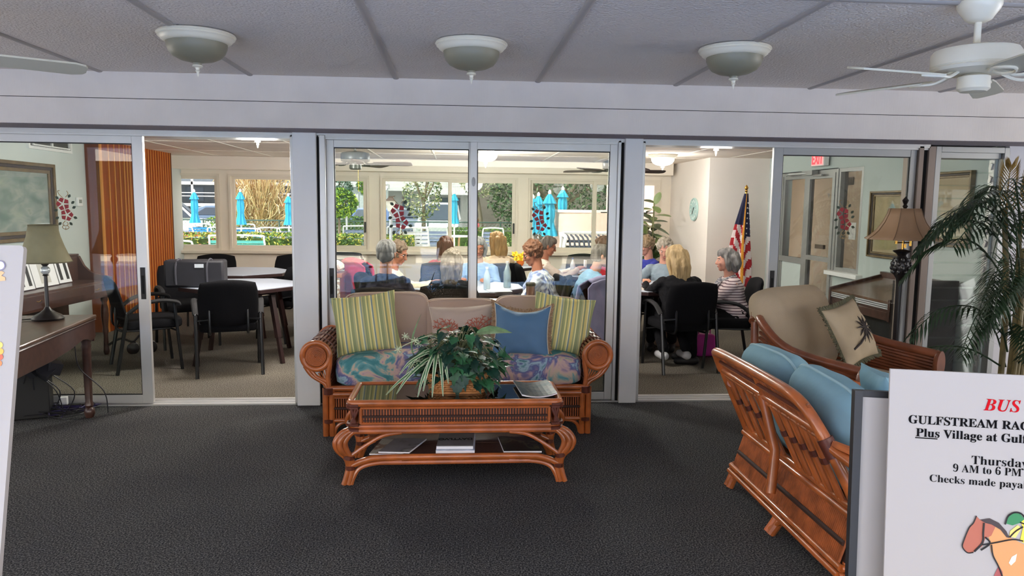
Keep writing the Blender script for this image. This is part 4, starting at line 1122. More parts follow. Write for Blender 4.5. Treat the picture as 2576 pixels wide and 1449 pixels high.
art('horse_body', [(770, 1110), (800, 1090), (850, 1110), (900, 1180), (1000, 1230), (1130, 1290), (1400, 1300), (1480, 1480), (1200, 1560), (1000, 1560), (880, 1500), (850, 1380), (800, 1290), (785, 1200)], (190, 132, 76), .0006)
art('horse_head', [(700, 1048), (725, 1075), (790, 1070), (835, 1105), (800, 1180), (760, 1200), (740, 1250), (680, 1290), (640, 1292), (610, 1255), (615, 1215), (650, 1130), (680, 1095)], (158, 84, 60), .0009)
art('horse_leg', [(850, 1380), (875, 1420), (880, 1560), (815, 1560), (820, 1440)], (148, 66, 62), .0009)
art('horse_highlight', [(970, 1300), (960, 1350), (930, 1378), (915, 1360), (935, 1320)], (222, 202, 176), .0012)
art('horse_mane', [(725, 1075), (790, 1065), (850, 1095), (900, 1150), (920, 1195), (900, 1190), (860, 1140), (800, 1105), (760, 1095)], (48, 34, 32), .0012)
art('jockey_helmet', [(900, 1100), (910, 1055), (950, 1030), (990, 1035), (1020, 1070), (990, 1095), (940, 1112)], (34, 112, 62), .0012)
art('jockey_jersey', [(990, 1070), (1040, 1060), (1200, 1120), (1180, 1240), (1050, 1250), (990, 1215), (1010, 1130)], (224, 190, 52), .0009)
art('jockey_glove', [(925, 1150), (975, 1110), (1000, 1130), (960, 1195), (920, 1185)], (232, 196, 96), .0010)
ink('bridle', [(750, 1095), (745, 1160), (740, 1225), (685, 1285)], .0016); ink('bridle', [(760, 1190), (790, 1230), (730, 1275)], .0014); ink('rein', [(740, 1240), (830, 1225), (940, 1205), (1010, 1215)], .0012)
ink('horse_outline', [(700, 1048), (680, 1095), (650, 1130), (615, 1215), (608, 1255), (640, 1292), (680, 1290)], .0010); ink('horse_outline', [(800, 1240), (810, 1310), (850, 1390), (880, 1480), (885, 1560)], .0012); ink('helmet_outline', [(890, 1105), (910, 1050), (955, 1025), (1000, 1035), (1030, 1075)], .0013)
ink('jersey_fold', [(990, 1090), (1060, 1130), (1100, 1230)], .0012); ink('arm_outline', [(920, 1190), (960, 1150), (1010, 1120)], .0012)
# stand with a second white board behind
MS = board_axes((.742, 1.30, 1.215), (.964, -.265, 0), .10)
SG = thing('sign_stand', 'black framed sign stand holding a white board behind the bus trip poster', 'sign stand'); SG.matrix_world = MS
b = MB(); frame_w = .014; b.bx(0, frame_w, -.70, .0, -.014, .006); b.bx(.74, .754, -.70, 0, -.014, .006); b.bx(frame_w, .74, -.012, 0, -.014, -.002); b.bx(0, .754, -.72, -.70, -.02, .07); b.bx(0, .754, -.70, -.0, -.018, -.014); b.build('frame', m_black, SG)
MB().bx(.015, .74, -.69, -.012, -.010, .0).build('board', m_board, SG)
b = MB(); b.T = MS.inverted(); c = MS @ V((.377, -.72, -.01))
b.cyl(c, (c.x, c.y, .02), .02); b.lathe([(.0, 0), (.2, 0), (.2, .015), (.04, .03), (.0, .03)], (c.x, c.y, 0), 24)
b.build('post', m_black, SG)
ML = board_axes((-.587-.70, 1.05, 1.489), (1, 0, 0), .24)
PB2 = thing('poster_board', 'white poster board at the left edge, only its blank margin and clip art showing', 'poster'); PB2.matrix_world = ML
b = MB(); P = []; b.poly([(0, 0, -.008), (0, -.8, -.008), (.70, -.8, -.008), (.70, -.005, -.008), (.6985, -.0015, -.008), (.695, 0, -.008)], (0, 0, .008)); b.build('board', m_board, PB2)
def art2(name, pts, rgb, lift=.0006):
    P = [board_px(ML, x, y) for x, y in pts]
    b = MB(); b.poly([(a.x, a.y, lift) for a in P], (0, 0, .0003)); return b.build(name, mat('ink_%d_%d_%d' % rgb, rgb, .6), PB2, ang=0)
circ = lambda x, y, r, n=16: [(x+r*cos(2*pi*i/n), y-r*sin(2*pi*i/n)) for i in range(n)]
art2('clip_art_lens', circ(2, 668, 13), (120, 112, 126)); art2('clip_art_lens', circ(2, 668, 10), (214, 208, 218), .001)
art2('clip_art_hand', [(-10, 690), (4, 682), (12, 686), (4, 694), (14, 698), (14, 706), (-10, 708)], (216, 160, 112))
for x, y, c_ in ((0, 868, (232, 186, 92)), (2, 884, (232, 160, 70)), (1, 898, (186, 92, 66)), (-2, 914, (212, 120, 70))): art2('clip_art_dot', circ(x, y, 8, 12), c_)
ES = thing('poster_easel', 'dark easel holding the white poster board at the left edge', 'easel', (-.94, 1.0, 0))
b = MB()
for s in (-.25, .25): b.tube([(s, -.20, 0), (s*.5, .17, 1.46)], .012, 8)
b.tube([(0, .6, 0), (0, .19, 1.46)], .012, 8); b.bx(-.3, .3, -.09, .02, .66, .68)
b.build('easel_frame', m_black, ES)
# ------------------------------------------------------------------ writing desk on the left
DK = thing('writing_desk', 'dark wood desk with fluted leg carrying the olive table lamp', 'desk', (-2.86, 4.75, 0), RD(7))
b = MB(); b.bx(-.36, .36, -1.0, .68, .715, .74); b.build('desk_top', m_walnut, DK, bevel=.008)
b = MB(); b.bx(-.345, .345, .645, .665, .55, .715); b.bx(-.345, .345, -.98, -.96, .55, .715)
P = [(.335, .66, .715), (.335, .66, .58), (.335, .58, .565), (.335, .50, .59), (.335, .42, .60), (.335, .2, .575), (.335, -.1, .56), (.335, -.9, .56), (.335, -.9, .715)]
b.poly(P, (.018, 0, 0)); b.poly([(-.353, y, z) for _, y, z in P], (.018, 0, 0))
b.tube([(.358, .66, .708), (.358, -.95, .708)], .006, 6)
b.build('apron', m_cherry, DK, bevel=.003)
for x, y in ((.30, .62), (-.30, .62), (.30, -.94), (-.30, -.94)):
    b = MB(); rings = []
    for z, r in ((.715, .036), (.56, .036), (.54, .03), (.52, .034), (.50, .03), (.12, .024), (.09, .03), (.075, .022), (.06, .034), (.03, .036), (.0, .026)):
        rings.append([V((x+r*(1-.10*(1 if (i % 2) and .1 < z < .51 else 0))*cos(2*pi*i/24), y+r*(1-.10*(1 if (i % 2) and .1 < z < .51 else 0))*sin(2*pi*i/24), z)) for i in range(24)])
    b.loft(rings); b.build('leg', m_cherry, DK)
TL = thing('table_lamp', 'table lamp with olive fabric shade, glass ball and black stem on the desk', 'table lamp', (-2.79, 5.22, .74))
MB().lathe([(.095, 0), (.10, .012), (.085, .03), (.05, .05), (.025, .07), (.014, .09)], n=28).build('base', m_iron, TL)
b = MB(); b.lathe([(.013, .08), (.011, .30), (.02, .305), (.012, .315)], n=14); b.lathe([(.012, .365), (.02, .375), (.03, .39), (.012, .40), (.01, .55)], n=14); b.build('stem', m_iron, TL)
MB().ell((0, 0, .34), .030, None, 20, 12).build('glass_ball', mat('clear_ball', (214, 220, 214), .05, spec=.9, metal=.3), TL)
b = MB(); b.loft([[V((r*cos(2*pi*i/48), r*sin(2*pi*i/48), z)) for i in range(48)] for z, r in ((.395, .165), (.40, .163), (.44, .145), (.50, .122), (.57, .10), (.645, .085))], cap=False)
sh = b.build('lamp_shade', m_shadeg, TL); q = sh.modifiers.new('t', 'SOLIDIFY'); q.thickness = .003
b = MB()
b.tube([(.163*cos(2*pi*i/40), .163*sin(2*pi*i/40), .397) for i in range(40)], .004, 6, True); b.tube([(.085*cos(2*pi*i/40), .085*sin(2*pi*i/40), .645) for i in range(40)], .004, 6, True); b.build('shade_trim', mat('olive_trim', (104, 98, 72), .8), sh)
tag(MB().tube(spl([(-2.88, 5.20, .748), (-2.96, 5.12, .746), (-2.90, 5.02, .746), (-3.02, 4.95, .746), (-2.96, 4.85, .746), (-3.06, 4.75, .746)], 6), .004, 6).build('power_cable', m_black), 'black power cable lying in loops on the desk top', 'cord')
CT2 = thing('computer_tower', 'dark computer tower with speckled front standing under the desk', 'computer', (-3.13, 5.42, 0), RD(-70))
MB().bx(-.09, .09, -.2, .2, 0, .44).build('case', m_black, CT2, bevel=.006)
b = MB(); b.bx(-.085, .085, -.207, -.198, .02, .42); b.build('front_panel', blotch_mat('speckled_bezel', [(0, (56, 54, 60)), (.5, (92, 88, 92)), (.6, (60, 48, 84)), (1, (110, 106, 100))], 9, .5, .5), CT2)
PS = thing('power_strip', 'power strip with white plug in a tangle of cables under the desk', 'power strip', (-2.92, 5.60, 0), RD(12))
MB().bx(-.2, .2, -.03, .03, 0, .04).build('strip', m_black, PS, bevel=.004)
MB().bx(-.02, .03, -.02, .02, .04, .10).build('plug', m_white, PS, bevel=.003)
rnd = random.Random(5)
for i, (c_, lb) in enumerate((((28, 26, 30), 'black cable bundle tangled on the carpet under the desk'), ((58, 50, 92), 'purple blue cable bundle tangled on the carpet under the desk'), ((34, 34, 40), 'dark cables hanging down under the desk apron'))):
    b = MB()
    for k in range(7):
        if i < 2:
            P = [(-3.0+rnd.uniform(-.2, .35), 5.45+rnd.uniform(-.12, .18), .01+rnd.uniform(0, .05)) for _ in range(6)]
        else:
            x = -3.0+rnd.uniform(-.15, .4); P = [(x, 5.2, .56), (x+rnd.uniform(-.1, .1), 5.3, .38), (x+rnd.uniform(-.1, .1), 5.38, .2), (x+rnd.uniform(-.1, .1), 5.45, .02)]
        b.tube(spl(P, 6), .004, 5)
    if i == 2:
        for k in range(9): b.box((-3.0+rnd.uniform(-.12, .25), 5.25+rnd.uniform(-.05, .05), rnd.uniform(.34, .5)), (rnd.uniform(.04, .09),)*3, (rnd.random(), rnd.random(), rnd.random()))
    tag(b.build('cable_tangle', mat('cable_%d' % i, c_, .5)), lb, 'cables', kind='stuff')

# ------------------------------------------------------------------ piano behind the left glass
PN = thing('spinet_piano', 'dark spinet piano with curved cheeks and sheet music, behind the left glass', 'piano', (-3.5, 7.73, 0), RD(-4))
b = MB(); b.bx(-.62, -.05, -1.42, -.03, .60, .635); b.bx(-.62, -.42, -1.42, -.03, .2, .62); b.bx(-.62, -.52, -1.42, 0, .05, 1.0); b.build('case', m_cherry, PN, bevel=.005)
b = MB(); b.bx(-.06, 0, -1.42, -.03, .60, .74); b.bx(-.32, -.03, -1.42, -.03, .735, .76); b.build('fallboard', m_cherry, PN, bevel=.004)
b = MB(); b.bx(-.66, -.32, -1.45, .02, 1.0, 1.02); b.build('top_lid', m_cherry, PN, bevel=.005)
b = MB(); b.bx(-.33, -.31, -1.42, -.03, .76, 1.0); b.build('upper_panel', m_cherry, PN)
for y in (-.03, -1.45):
    b = MB(); P = [(-.62, 0, .58), (.015, 0, .58), (.015, 0, .79), (-.02, 0, .80), (-.12, 0, .815), (-.20, 0, .85), (-.25, 0, .90), (-.28, 0, .96), (-.30, 0, 1.0), (-.62, 0, 1.0)]
    b.poly([(p[0], y, p[2]) for p in P], (0, .035, 0)); b.build('cheek', m_cherry, PN, bevel=.003, ang=30)
for y in (-.05, -1.38):
    b = MB(); b.lathe([(.03, .60), (.035, .56), (.022, .53), (.034, .47), (.036, .40), (.024, .28), (.028, .24), (.02, .2), (.026, .06), (.03, .03), (.02, 0)], (-.05, y, 0), 16); b.build('leg', m_cherry, PN)
for y in (-.25, -1.15):
    b = MB(); b.tube(spl([(.0, y-.04, .69), (.012, y-.02, .685), (.014, y, .695), (.012, y+.02, .685), (0, y+.04, .69)], 4), .004, 6); b.build('handle', m_brass, PN)
MB().bx(-.312, -.305, -.80, -.72, .80, .815).build('name_plate', mat('cream_plate', (216, 206, 180), .4), PN)
b = MB()
for k in range(3): b.tube([(-.28, -.62-.06*k, .05), (-.18, -.62-.06*k, .04)], .009, 6)
b.build('pedals', m_brass, PN)
for k, (y, wd, lb, mm) in enumerate(((-1.05, .30, 'black and white striped music book leaning open on the piano', [m_black, m_white]), (-.68, .34, 'pale sheet music page leaning at the middle of the piano', [m_paper, mat('grey_score', (196, 192, 186), .7)]), (-.36, .20, 'white music sheet with dark bars near the far end of the piano', [m_paper, m_black]))):
    t = thing('sheet_music', lb, 'sheet music', (-3.5-.255, 7.73+y, .768), RD(-4), 'music on the piano')
    M = Matrix.Rotation(RD(-14), 4, 'Y')
    b = MB(); b.T = M; b.bx(-.004, .004, -wd/2, wd/2, 0, .235); b.build('page', m_paper, t)
    b = MB(); b.T = M
    nb = (3, 1, 2)[k]
    for j in range(nb):
        y0 = -wd/2+wd*(j+.28)/nb; b.bx(.004, .006, y0, y0+wd*.42/nb, .03, .21)
    b.build('print', mm[1] if k != 0 else m_black, t)
BX = thing('gym_weight', 'dark round pedals and bundle of hoses lying at the foot of the piano', 'equipment', (-3.32, 7.75, 0)); BX['category'] = 'equipment'
b = MB()
for x, y, r in ((0, 0, .06), (.14, .08, .065), (.05, .16, .05)): b.lathe([(0, 0), (r, 0), (r, .05), (r*.5, .07), (0, .07)], (x, y, .055), 18, Euler((pi/2, 0, .4)).to_matrix()); b.tube([(x, y, .06), (x+.03, y-.02, .12)], .01, 6)
b.build('round_pads', m_iron, BX)
MB().tube(spl([(-.2, -.1, .10), (-.1, -.05, .16), (0, 0, .12), (.06, .06, .18), (.14, .08, .10)], 6), .012, 6).build('hose', m_iron, BX)

# ------------------------------------------------------------------ things on the left wall
WX = -4.30
m_goldfr = mat('antique_gold_frame', (116, 98, 68), .4, metal=.3, var=.25, vscale=14); m_goldfd = mat('dark_frame_groove', (58, 48, 40), .5)
m_sea = blotch_mat('misty_seascape', [(0, (96, 116, 110)), (.35, (126, 144, 138)), (.5, (150, 162, 156)), (.62, (172, 178, 168)), (.75, (120, 138, 124)), (1, (150, 150, 126))], 3.2, .8, .5, 1.0, (1, 1, 2.2))
m_pglass = glass_mat('picture_glass', (1, 1, 1), 1.2)
def picture(name, label, x, y0, y1, z0, z1, s, w, canvas):
    t = thing(name, label, 'picture', (x, (y0+y1)/2, z0))
    h = (y1-y0)/2; H = z1-z0
    for k, (o, d, ww, m) in enumerate(((0, .045, w*.35, m_goldfr), (w*.35, .03, w*.3, m_goldfd), (w*.65, .022, w*.35, m_goldfr))):
        b = MB(); x0, x1 = sorted((0, s*d)); yz_frame(b, -h+o, h-o, o, H-o, ww, x0, x1); b.build(('outer_frame', 'frame_groove', 'inner_frame')[k], m, t, bevel=.003)
    b = MB(); x0, x1 = sorted((s*.004, s*.008)); b.bx(x0, x1, -h+w*.9, h-w*.9, w*.9, H-w*.9); b.build('canvas', canvas, t)
    b = MB(); x0, x1 = sorted((s*.011, s*.013)); b.bx(x0, x1, -h+w*.9, h-w*.9, w*.9, H-w*.9); b.build('glazing', m_pglass, t)
    return t
picture('framed_seascape', 'large misty seascape painting in a gold frame above the piano', WX, 6.75, 8.27, 1.145, 1.93, 1, .10, m_sea)
t = thing('air_grille', 'white air vent grille high on the wall above the painting', 'vent', (WX, 8.25, 2.07))
b = MB(); yz_frame(b, -.42, .42, 0, .17, .03, 0, .03); yz_frame(b, -.36, .36, .035, .155, .015, .02, .04); b.bx(.02, .042, -.01, .01, .04, .15); b.build('frame', m_white, t)
b = MB()
for k in range(9): b.box((.02, 0, .047+.012*k), (.02, .68, .003), (0, RD(35), 0))
b.build('slats', mat('grey_slat', (120, 120, 116), .5), t); MB().bx(.0, .006, -.38, .38, .03, .15).build('backing', m_dark, t)
t = thing('thermostat', 'small white thermostat on the wall beside the wood partition', 'thermostat', (WX, 8.79, 1.49))
MB().bx(0, .03, -.055, .055, 0, .10).build('body', m_white, t, bevel=.006); MB().bx(.03, .032, -.03, .03, .035, .075).build('screen', mat('grey_lcd', (150, 156, 146), .3), t)

# ------------------------------------------------------------------ hibiscus decals on the door glass
m_hib = mat('hibiscus_red', (148, 38, 44), .6, var=.2, vscale=40); m_hibd = mat('decal_leaf_green', (48, 62, 46), .6); m_hibg = mat('decal_gold', (150, 128, 92), .6)
def decal(label, x, y, z0, H):
    t = thing('hibiscus_decal', label, 'decal', (x, y, z0), 0, 'hibiscus decals on the door glass')
    k = H/.30; b = MB()
    for fx, fz, r in ((-.012, .198, .047), (.014, .115, .045)):
        for j in range(5):
            a = 2*pi*j/5+.5+fz*7
            P = []
            for i in range(10):
                q = -.55+1.1*i/9; rr = r*(1-.25*abs(q)**2)*(1+.06*cos(9*q))
                P.append(((fx+rr*cos(a+q))*k, -.003, (fz+rr*sin(a+q))*k))
            P.append(((fx+.010*cos(a))*k, -.003, (fz+.010*sin(a))*k))
            b.poly(P, (0, .0012, 0))
    b.build('petals', m_hib, t, ang=0)
    b = MB()
    for x_, z_, a in ((-.05, .155, 200), (.055, .165, 30), (.06, .10, -20), (-.045, .10, 215), (-.04, .235, 140), (.03, .245, 60), (.05, .2, 40), (-.03, .06, 230), (.03, .06, -50)):
        a = RD(a); L_ = .032; w = .011; P = [(x_+L_*t_*cos(a)-s_*w*sin(pi*t_)*sin(a), z_+L_*t_*sin(a)+s_*w*sin(pi*t_)*cos(a)) for s_, ts in ((1, (0, .25, .5, .75, 1)), (-1, (.75, .5, .25))) for t_ in ts]
        b.poly([(p*k, -.003, q*k) for p, q in P], (0, .0012, 0))
    b.build('leaves', m_hibd, t, ang=0)
    b = MB()
    for P in ([(-.01, .245), (-.035, .27), (-.045, .295), (-.03, .30)], [(.01, .25), (.03, .275), (.02, .298)], [(0, .07), (-.02, .045), (0, .03), (.02, .045), (.01, .06)], [(-.01, .04), (-.025, .02), (0, .005), (.025, .018), (.012, .035)], [(0, .02), (.0, 0)]):
        b.tube(spl([(p*k, -.0025, q*k) for p, q in P], 5), .0028*k, 5)
    b.build('scrollwork', m_hibg, t, ang=0)
decal('red hibiscus decal on the glass in front of the thermostat wall', -2.895, 5.725, 1.335, .29)
decal('hibiscus decal on the glass at the left of the centre doors, against the lantern', -.44, 5.745, 1.285, .33)
decal('hibiscus decal on the right centre door glass, against the closed blue umbrellas', .637, 5.715, 1.29, .29)
decal('red hibiscus decal on the glass in front of the entrance door', 3.09, 5.725, 1.315, .31)

# ------------------------------------------------------------------ right wall things
picture('framed_print', 'gold framed glazed print on the wall between hall window and jalousie', RX, 6.72, 7.51, 1.065, 1.745, -1, .055, blotch_mat('faded_print', [(0, (120, 112, 86)), (.5, (160, 146, 112)), (1, (178, 166, 134))], 3, 1, .5))
picture('framed_print', 'gold framed glazed print seen through the jalousie beside the palm', RX, 5.98, 6.55, 1.235, 1.895, -1, .055, blotch_mat('faded_print_two', [(0, (140, 126, 92)), (.5, (170, 152, 116)), (1, (184, 170, 136))], 3, 1, .5, 3.0))
t = thing('exit_sign', 'lit EXIT sign with red letters above the entrance door', 'exit sign', (RX-.02, 8.60, 2.06), 0)
MB().bx(-.07, .0, -.155, .155, 0, .185).build('housing', m_white, t, bevel=.01)
b = MB(); vs, fs = text_mesh('EXIT', .17, .004, .002)
x1 = max(v[0] for v in vs); b.T = Matrix(((0, 0, -1, -.072), (-1, 0, 0, .135), (0, 1, 0, .03), (0, 0, 0, 1))) @ Matrix.Diagonal((.27/x1, 1, 1, 1)); b.add(vs, fs)
b.build('lettering', mat('exit_red', (255, 40, 50), .5, emit=(255, 50, 60), es=2.2), t, ang=0)
MB().bx(-.0705, -.069, -.145, .145, .012, .172).build('face', mat('exit_face', (255, 190, 190), .5, emit=(255, 150, 150), es=.5), t)
t = thing('office_sign', 'dark OFFICE sign with arrow on the hall wall, half hidden by the door frame', 'sign', (5.995, 11.2, 1.93))
MB().bx(-.012, 0, -.32, .30, 0, .115).build('plate', mat('dark_sign_plate', (44, 48, 46), .4), t)
b = MB(); vs, fs = text_mesh('OFFICE', .085, .002, .001); b.T = Matrix(((0, 0, -1, -.013), (-1, 0, 0, .27), (0, 1, 0, .028), (0, 0, 0, 1))); b.add(vs, fs)
b.poly([(-.0125, -.15, .03), (-.0125, -.15, .085), (-.0125, -.22, .0575)], (-.001, 0, 0)); b.build('lettering', m_white, t, ang=0)
t = thing('hall_notice', 'small grey notice sheet on the hall window glass', 'notice', (RX+.055, 7.98, 1.22)); MB().bx(-.004, 0, -.07, .07, 0, .19).build('sheet', blotch_mat('notice_print', [(0, (110, 116, 116)), (.5, (190, 190, 184)), (1, (220, 220, 214))], 22, .3), t)
EP = thing('electric_piano', 'dark wooden console piano with closed lid and pale keyslip against the right wall', 'piano', (4.33, 6.62, 0))
b = MB(); b.bx(-.56, 0, -.53, .53, .58, .66); b.bx(-.56, -.53, -.53, .53, .66, .68); b.build('keybed', m_cherry, EP, bevel=.004)
b = MB(); b.poly([(-.575, -.50, .735), (-.05, -.50, .86), (-.05, -.50, .88), (-.575, -.50, .755)], (0, 1.0, 0)); b.build('lid', m_walnut, EP)
b = MB()
for z in (.685, .703, .721): b.bx(-.572, -.54, -.50, .50, z, z+.010)
b.build('keyslip', mat('pale_keyslip', (196, 196, 196), .35), EP)
for y in (-.53, .50):
    b = MB(); b.poly([(-.585, y, .58), (-.585, y, .775), (-.05, y, .91), (0, y, .93), (0, y, .58)], (0, .03, 0)); b.build('cheek', m_cherry, EP, bevel=.003)
MB().bx(-.06, 0, -.53, .53, .58, .935).build('back_rail', m_cherry, EP, bevel=.004)
MB().bx(-.38, -.30, -.48, .48, .02, .58).build('knee_panel', m_black, EP); b = MB(); b.bx(-.40, 0, -.53, -.47, 0, .6); b.build('end_panel', m_cherry, EP); MB().bx(-.40, 0, .47, .53, 0, .6).build('end_panel', m_cherry, EP); MB().bx(-.57, 0, -.575, -.53, 0, .95).build('side_board', mat('near_black_wood', (36, 28, 25), .4), EP)
# clock
t = thing('wall_clock', 'round pale aqua clock on the cream wall beside the rubber plant', 'clock', (3.5, 10.73, 1.53))
MR_ = Euler((0, -pi/2, 0)).to_matrix()
MB().lathe([(0, 0), (.165, 0), (.172, .012), (.165, .03), (.15, .03), (.145, .02), (0, .02)], n=40, M=MR_).build('face', mat('aqua_clock', (176, 206, 200), .6, var=.08, vscale=10), t)
for k in range(12):
    a = 2*pi*k/12; b = MB(); b.box((-.024, .125*sin(a), .125*cos(a)), (.008, .016, .036), (-a, 0, 0)); b.build('numeral', mat('pale_numeral', (222, 232, 226), .6), t)
b = MB(); b.tube([(-.026, 0, 0), (-.026, .045, -.07)], .004, 5); b.tube([(-.028, 0, 0), (-.028, -.035, .03)], .005, 5); b.build('hands', m_dark, t)
# flag
t = thing('flag_on_pole', 'furled American flag with gold fringe on a pole against the wall', 'flag', (3.93, 9.88, 0))
MB().lathe([(.13, 0), (.135, .02), (.12, .05), (.03, .07), (.02, .10)], n=24).build('base', m_brass, t)
MB().cyl((0, 0, .06), (0, 0, 1.80), .014).build('pole', m_brass, t)
MB().lathe([(.012, 1.77), (.022, 1.785), (.012, 1.80), (.024, 1.82), (.026, 1.835), (.012, 1.86), (0, 1.875)], n=14).build('finial', m_brass, t)
b = MB(); nu, nv = 60, 46
def fl(u, v):
    z = 1.755-1.25*v; a = 2*pi*u
    w = .025+.115*min(1, v*1.35)**.9; d = .022+.075*v
    k = 1+.20*sin(7*a)*min(1, v*3)
    cx = -.035*min(1, v*2)
    return V((cx+w*k*cos(a)*(1+.2*(cos(a) < 0)), -.01+d*k*sin(a), z-.05*cos(a)*v))
for j in range(nv):
    for i in range(nu):
        u, v = (i+.5)/nu, (j+.5)/nv; a = 2*pi*u; x = cos(a)
        front = sin(a) < 0
        if front and -.22 < x < .02: c = 3
        elif x > 0: c = 0 if v < .50-.06*x else (1 if int(v*11+x*2.0) % 2 else 2)
        else: c = 0 if v < .34 else (1 if int(v*11-x*3.5) % 2 else 2)
        b.c = c
        b.add([fl(i/nu, j/nv), fl((i+1)/nu, j/nv), fl((i+1)/nu, (j+1)/nv), fl(i/nu, (j+1)/nv)], [(0, 3, 2, 1)])
b.build('cloth', [mat('flag_navy', (30, 34, 66), .8), mat('flag_red', (168, 34, 44), .8), mat('flag_white', (226, 214, 212), .8), mat('flag_fringe', (214, 148, 44), .7, var=.2, vscale=60)], t, ang=180)
b = MB(); rnd = random.Random(2)
for k in range(15):
    v = .10+.38*(k//2)/7; u = .75+.07+.08*(k % 2)+rnd.uniform(-.015, .015)
    p = fl(u, v); P = []
    for j in range(10): rr = (.013 if j % 2 == 0 else .0055); a = pi/2+2*pi*j/10; P.append((p.x+rr*cos(a), p.y-.014, p.z+rr*sin(a)))
    b.poly(P, (0, .003, 0))
b.build('stars', m_white, t, ang=0)
# rubber plant in the far corner
RP = thing('rubber_plant', 'large leaved rubber plant in the corner under the clock wall', 'potted plant', (2.98, 11.15, 0))
MB().lathe([(.14, 0), (.18, .02), (.21, .34), (.22, .36), (.2, .36), (.18, .33)], n=24).build('pot', mat('brown_pot', (96, 70, 54), .7), RP)
OB = [(0, 0), (.09, .03), (.2, .22), (.26, .48), (.22, .74), (.12, .92), (0, 1.0)]
b = MB(); s_ = MB(); rnd = random.Random(8)
for k in range(5):
    a = 2*pi*k/5; h = (1.62, 1.35, 1.2, 1.3, 1.1)[k]; r = (.02, .14, .16, .12, .16)[k]
    c = spl([(0, 0, .3), (r*.6*cos(a), r*.5*sin(a), h*.6), (r*cos(a), r*sin(a), h)], 8); s_.tube(c, .012, 6)
    for j in range(15):
        p = c[min(len(c)-1, 5+int((len(c)-6)*j/14))]; th = rnd.uniform(0, 2*pi); el = rnd.uniform(-.3, .7)
        b.c = rnd.choice((0, 0, 1)); leaf(b, p, (cos(th), sin(th)*.8, el), (cos(th)*-.5, sin(th)*-.5-.3, 1), rnd.uniform(.20, .30), 1.05, OB, .22, .10)
b.c = 1; leaf(b, (.03, 0, 1.60), (.3, -.2, .9), (-.5, -.8, .2), .2, 1.1, OB, .1, .1); leaf(b, (.0, 0, 1.52), (-1, -.2, .2), (0, -.3, 1), .2, 1.0, OB, .2, .1)
b.build('leaves', [mat('rubber_leaf', (66, 88, 50), .35, var=.3, vscale=6), mat('rubber_leaf_light', (120, 140, 84), .4, var=.25, vscale=6)], RP, ang=0); s_.build('stems', m_stem, RP)

# ------------------------------------------------------------------ card tables and chairs
m_tabletop = mat('pale_card_table_top', (168, 176, 190), .45, var=.04, vscale=5); m_tabrim = mat('mahogany_table_rim', (46, 28, 27), .4); m_fab = mat('black_chair_fabric', (19, 19, 22), .95, bump=.4, bscale=220, spec=.15); m_frame = mat('black_chair_frame', (20, 21, 24), .3, spec=.6)
m_fabtop = mat('dark_grey_arm_pad', (22, 22, 25), .8)
tab0 = None
def card_table(label, x, y, rz, r=.56):
    global tab0
    if tab0: return dup(tab0, (x, y, 0), rz, label)
    t = tab0 = thing('card_table', label, 'table', (x, y, 0), rz, 'octagonal card tables')
    k = .34; O = [(r, k*r), (k*r*1.2, r), (-k*r*1.2, r), (-r, k*r*1.2), (-r, -k*r*1.2), (-k*r*1.2, -r), (k*r*1.2, -r), (r, -k*r)]
    b = MB(); b.poly([(p*.985, q*.985, .715) for p, q in O], (0, 0, .026)); b.build('tabletop', m_tabletop, t, ang=0)
    b = MB(); b.poly([(p, q, .70) for p, q in O], (0, 0, .036)); b.build('rim', m_tabrim, t, ang=0, bevel=.004)
    b = MB(); b.poly([(p*.6, q*.6, .655) for p, q in O], (0, 0, .05)); b.build('apron', m_tabrim, t, ang=0)
    for sx in (-1, 1):
        for sy in (-1, 1):
            b = MB(); A = V((sx*.30, sy*.30, .66)); B = V((sx*.40, sy*.40, 0))
            for p, q, w in ((A, A.lerp(B, .62), .032), (A.lerp(B, .60), B, .024)): b.tube([p, q], w, 4)
            b.build('leg', m_tabrim, t, ang=0)
    return t
ch0 = None
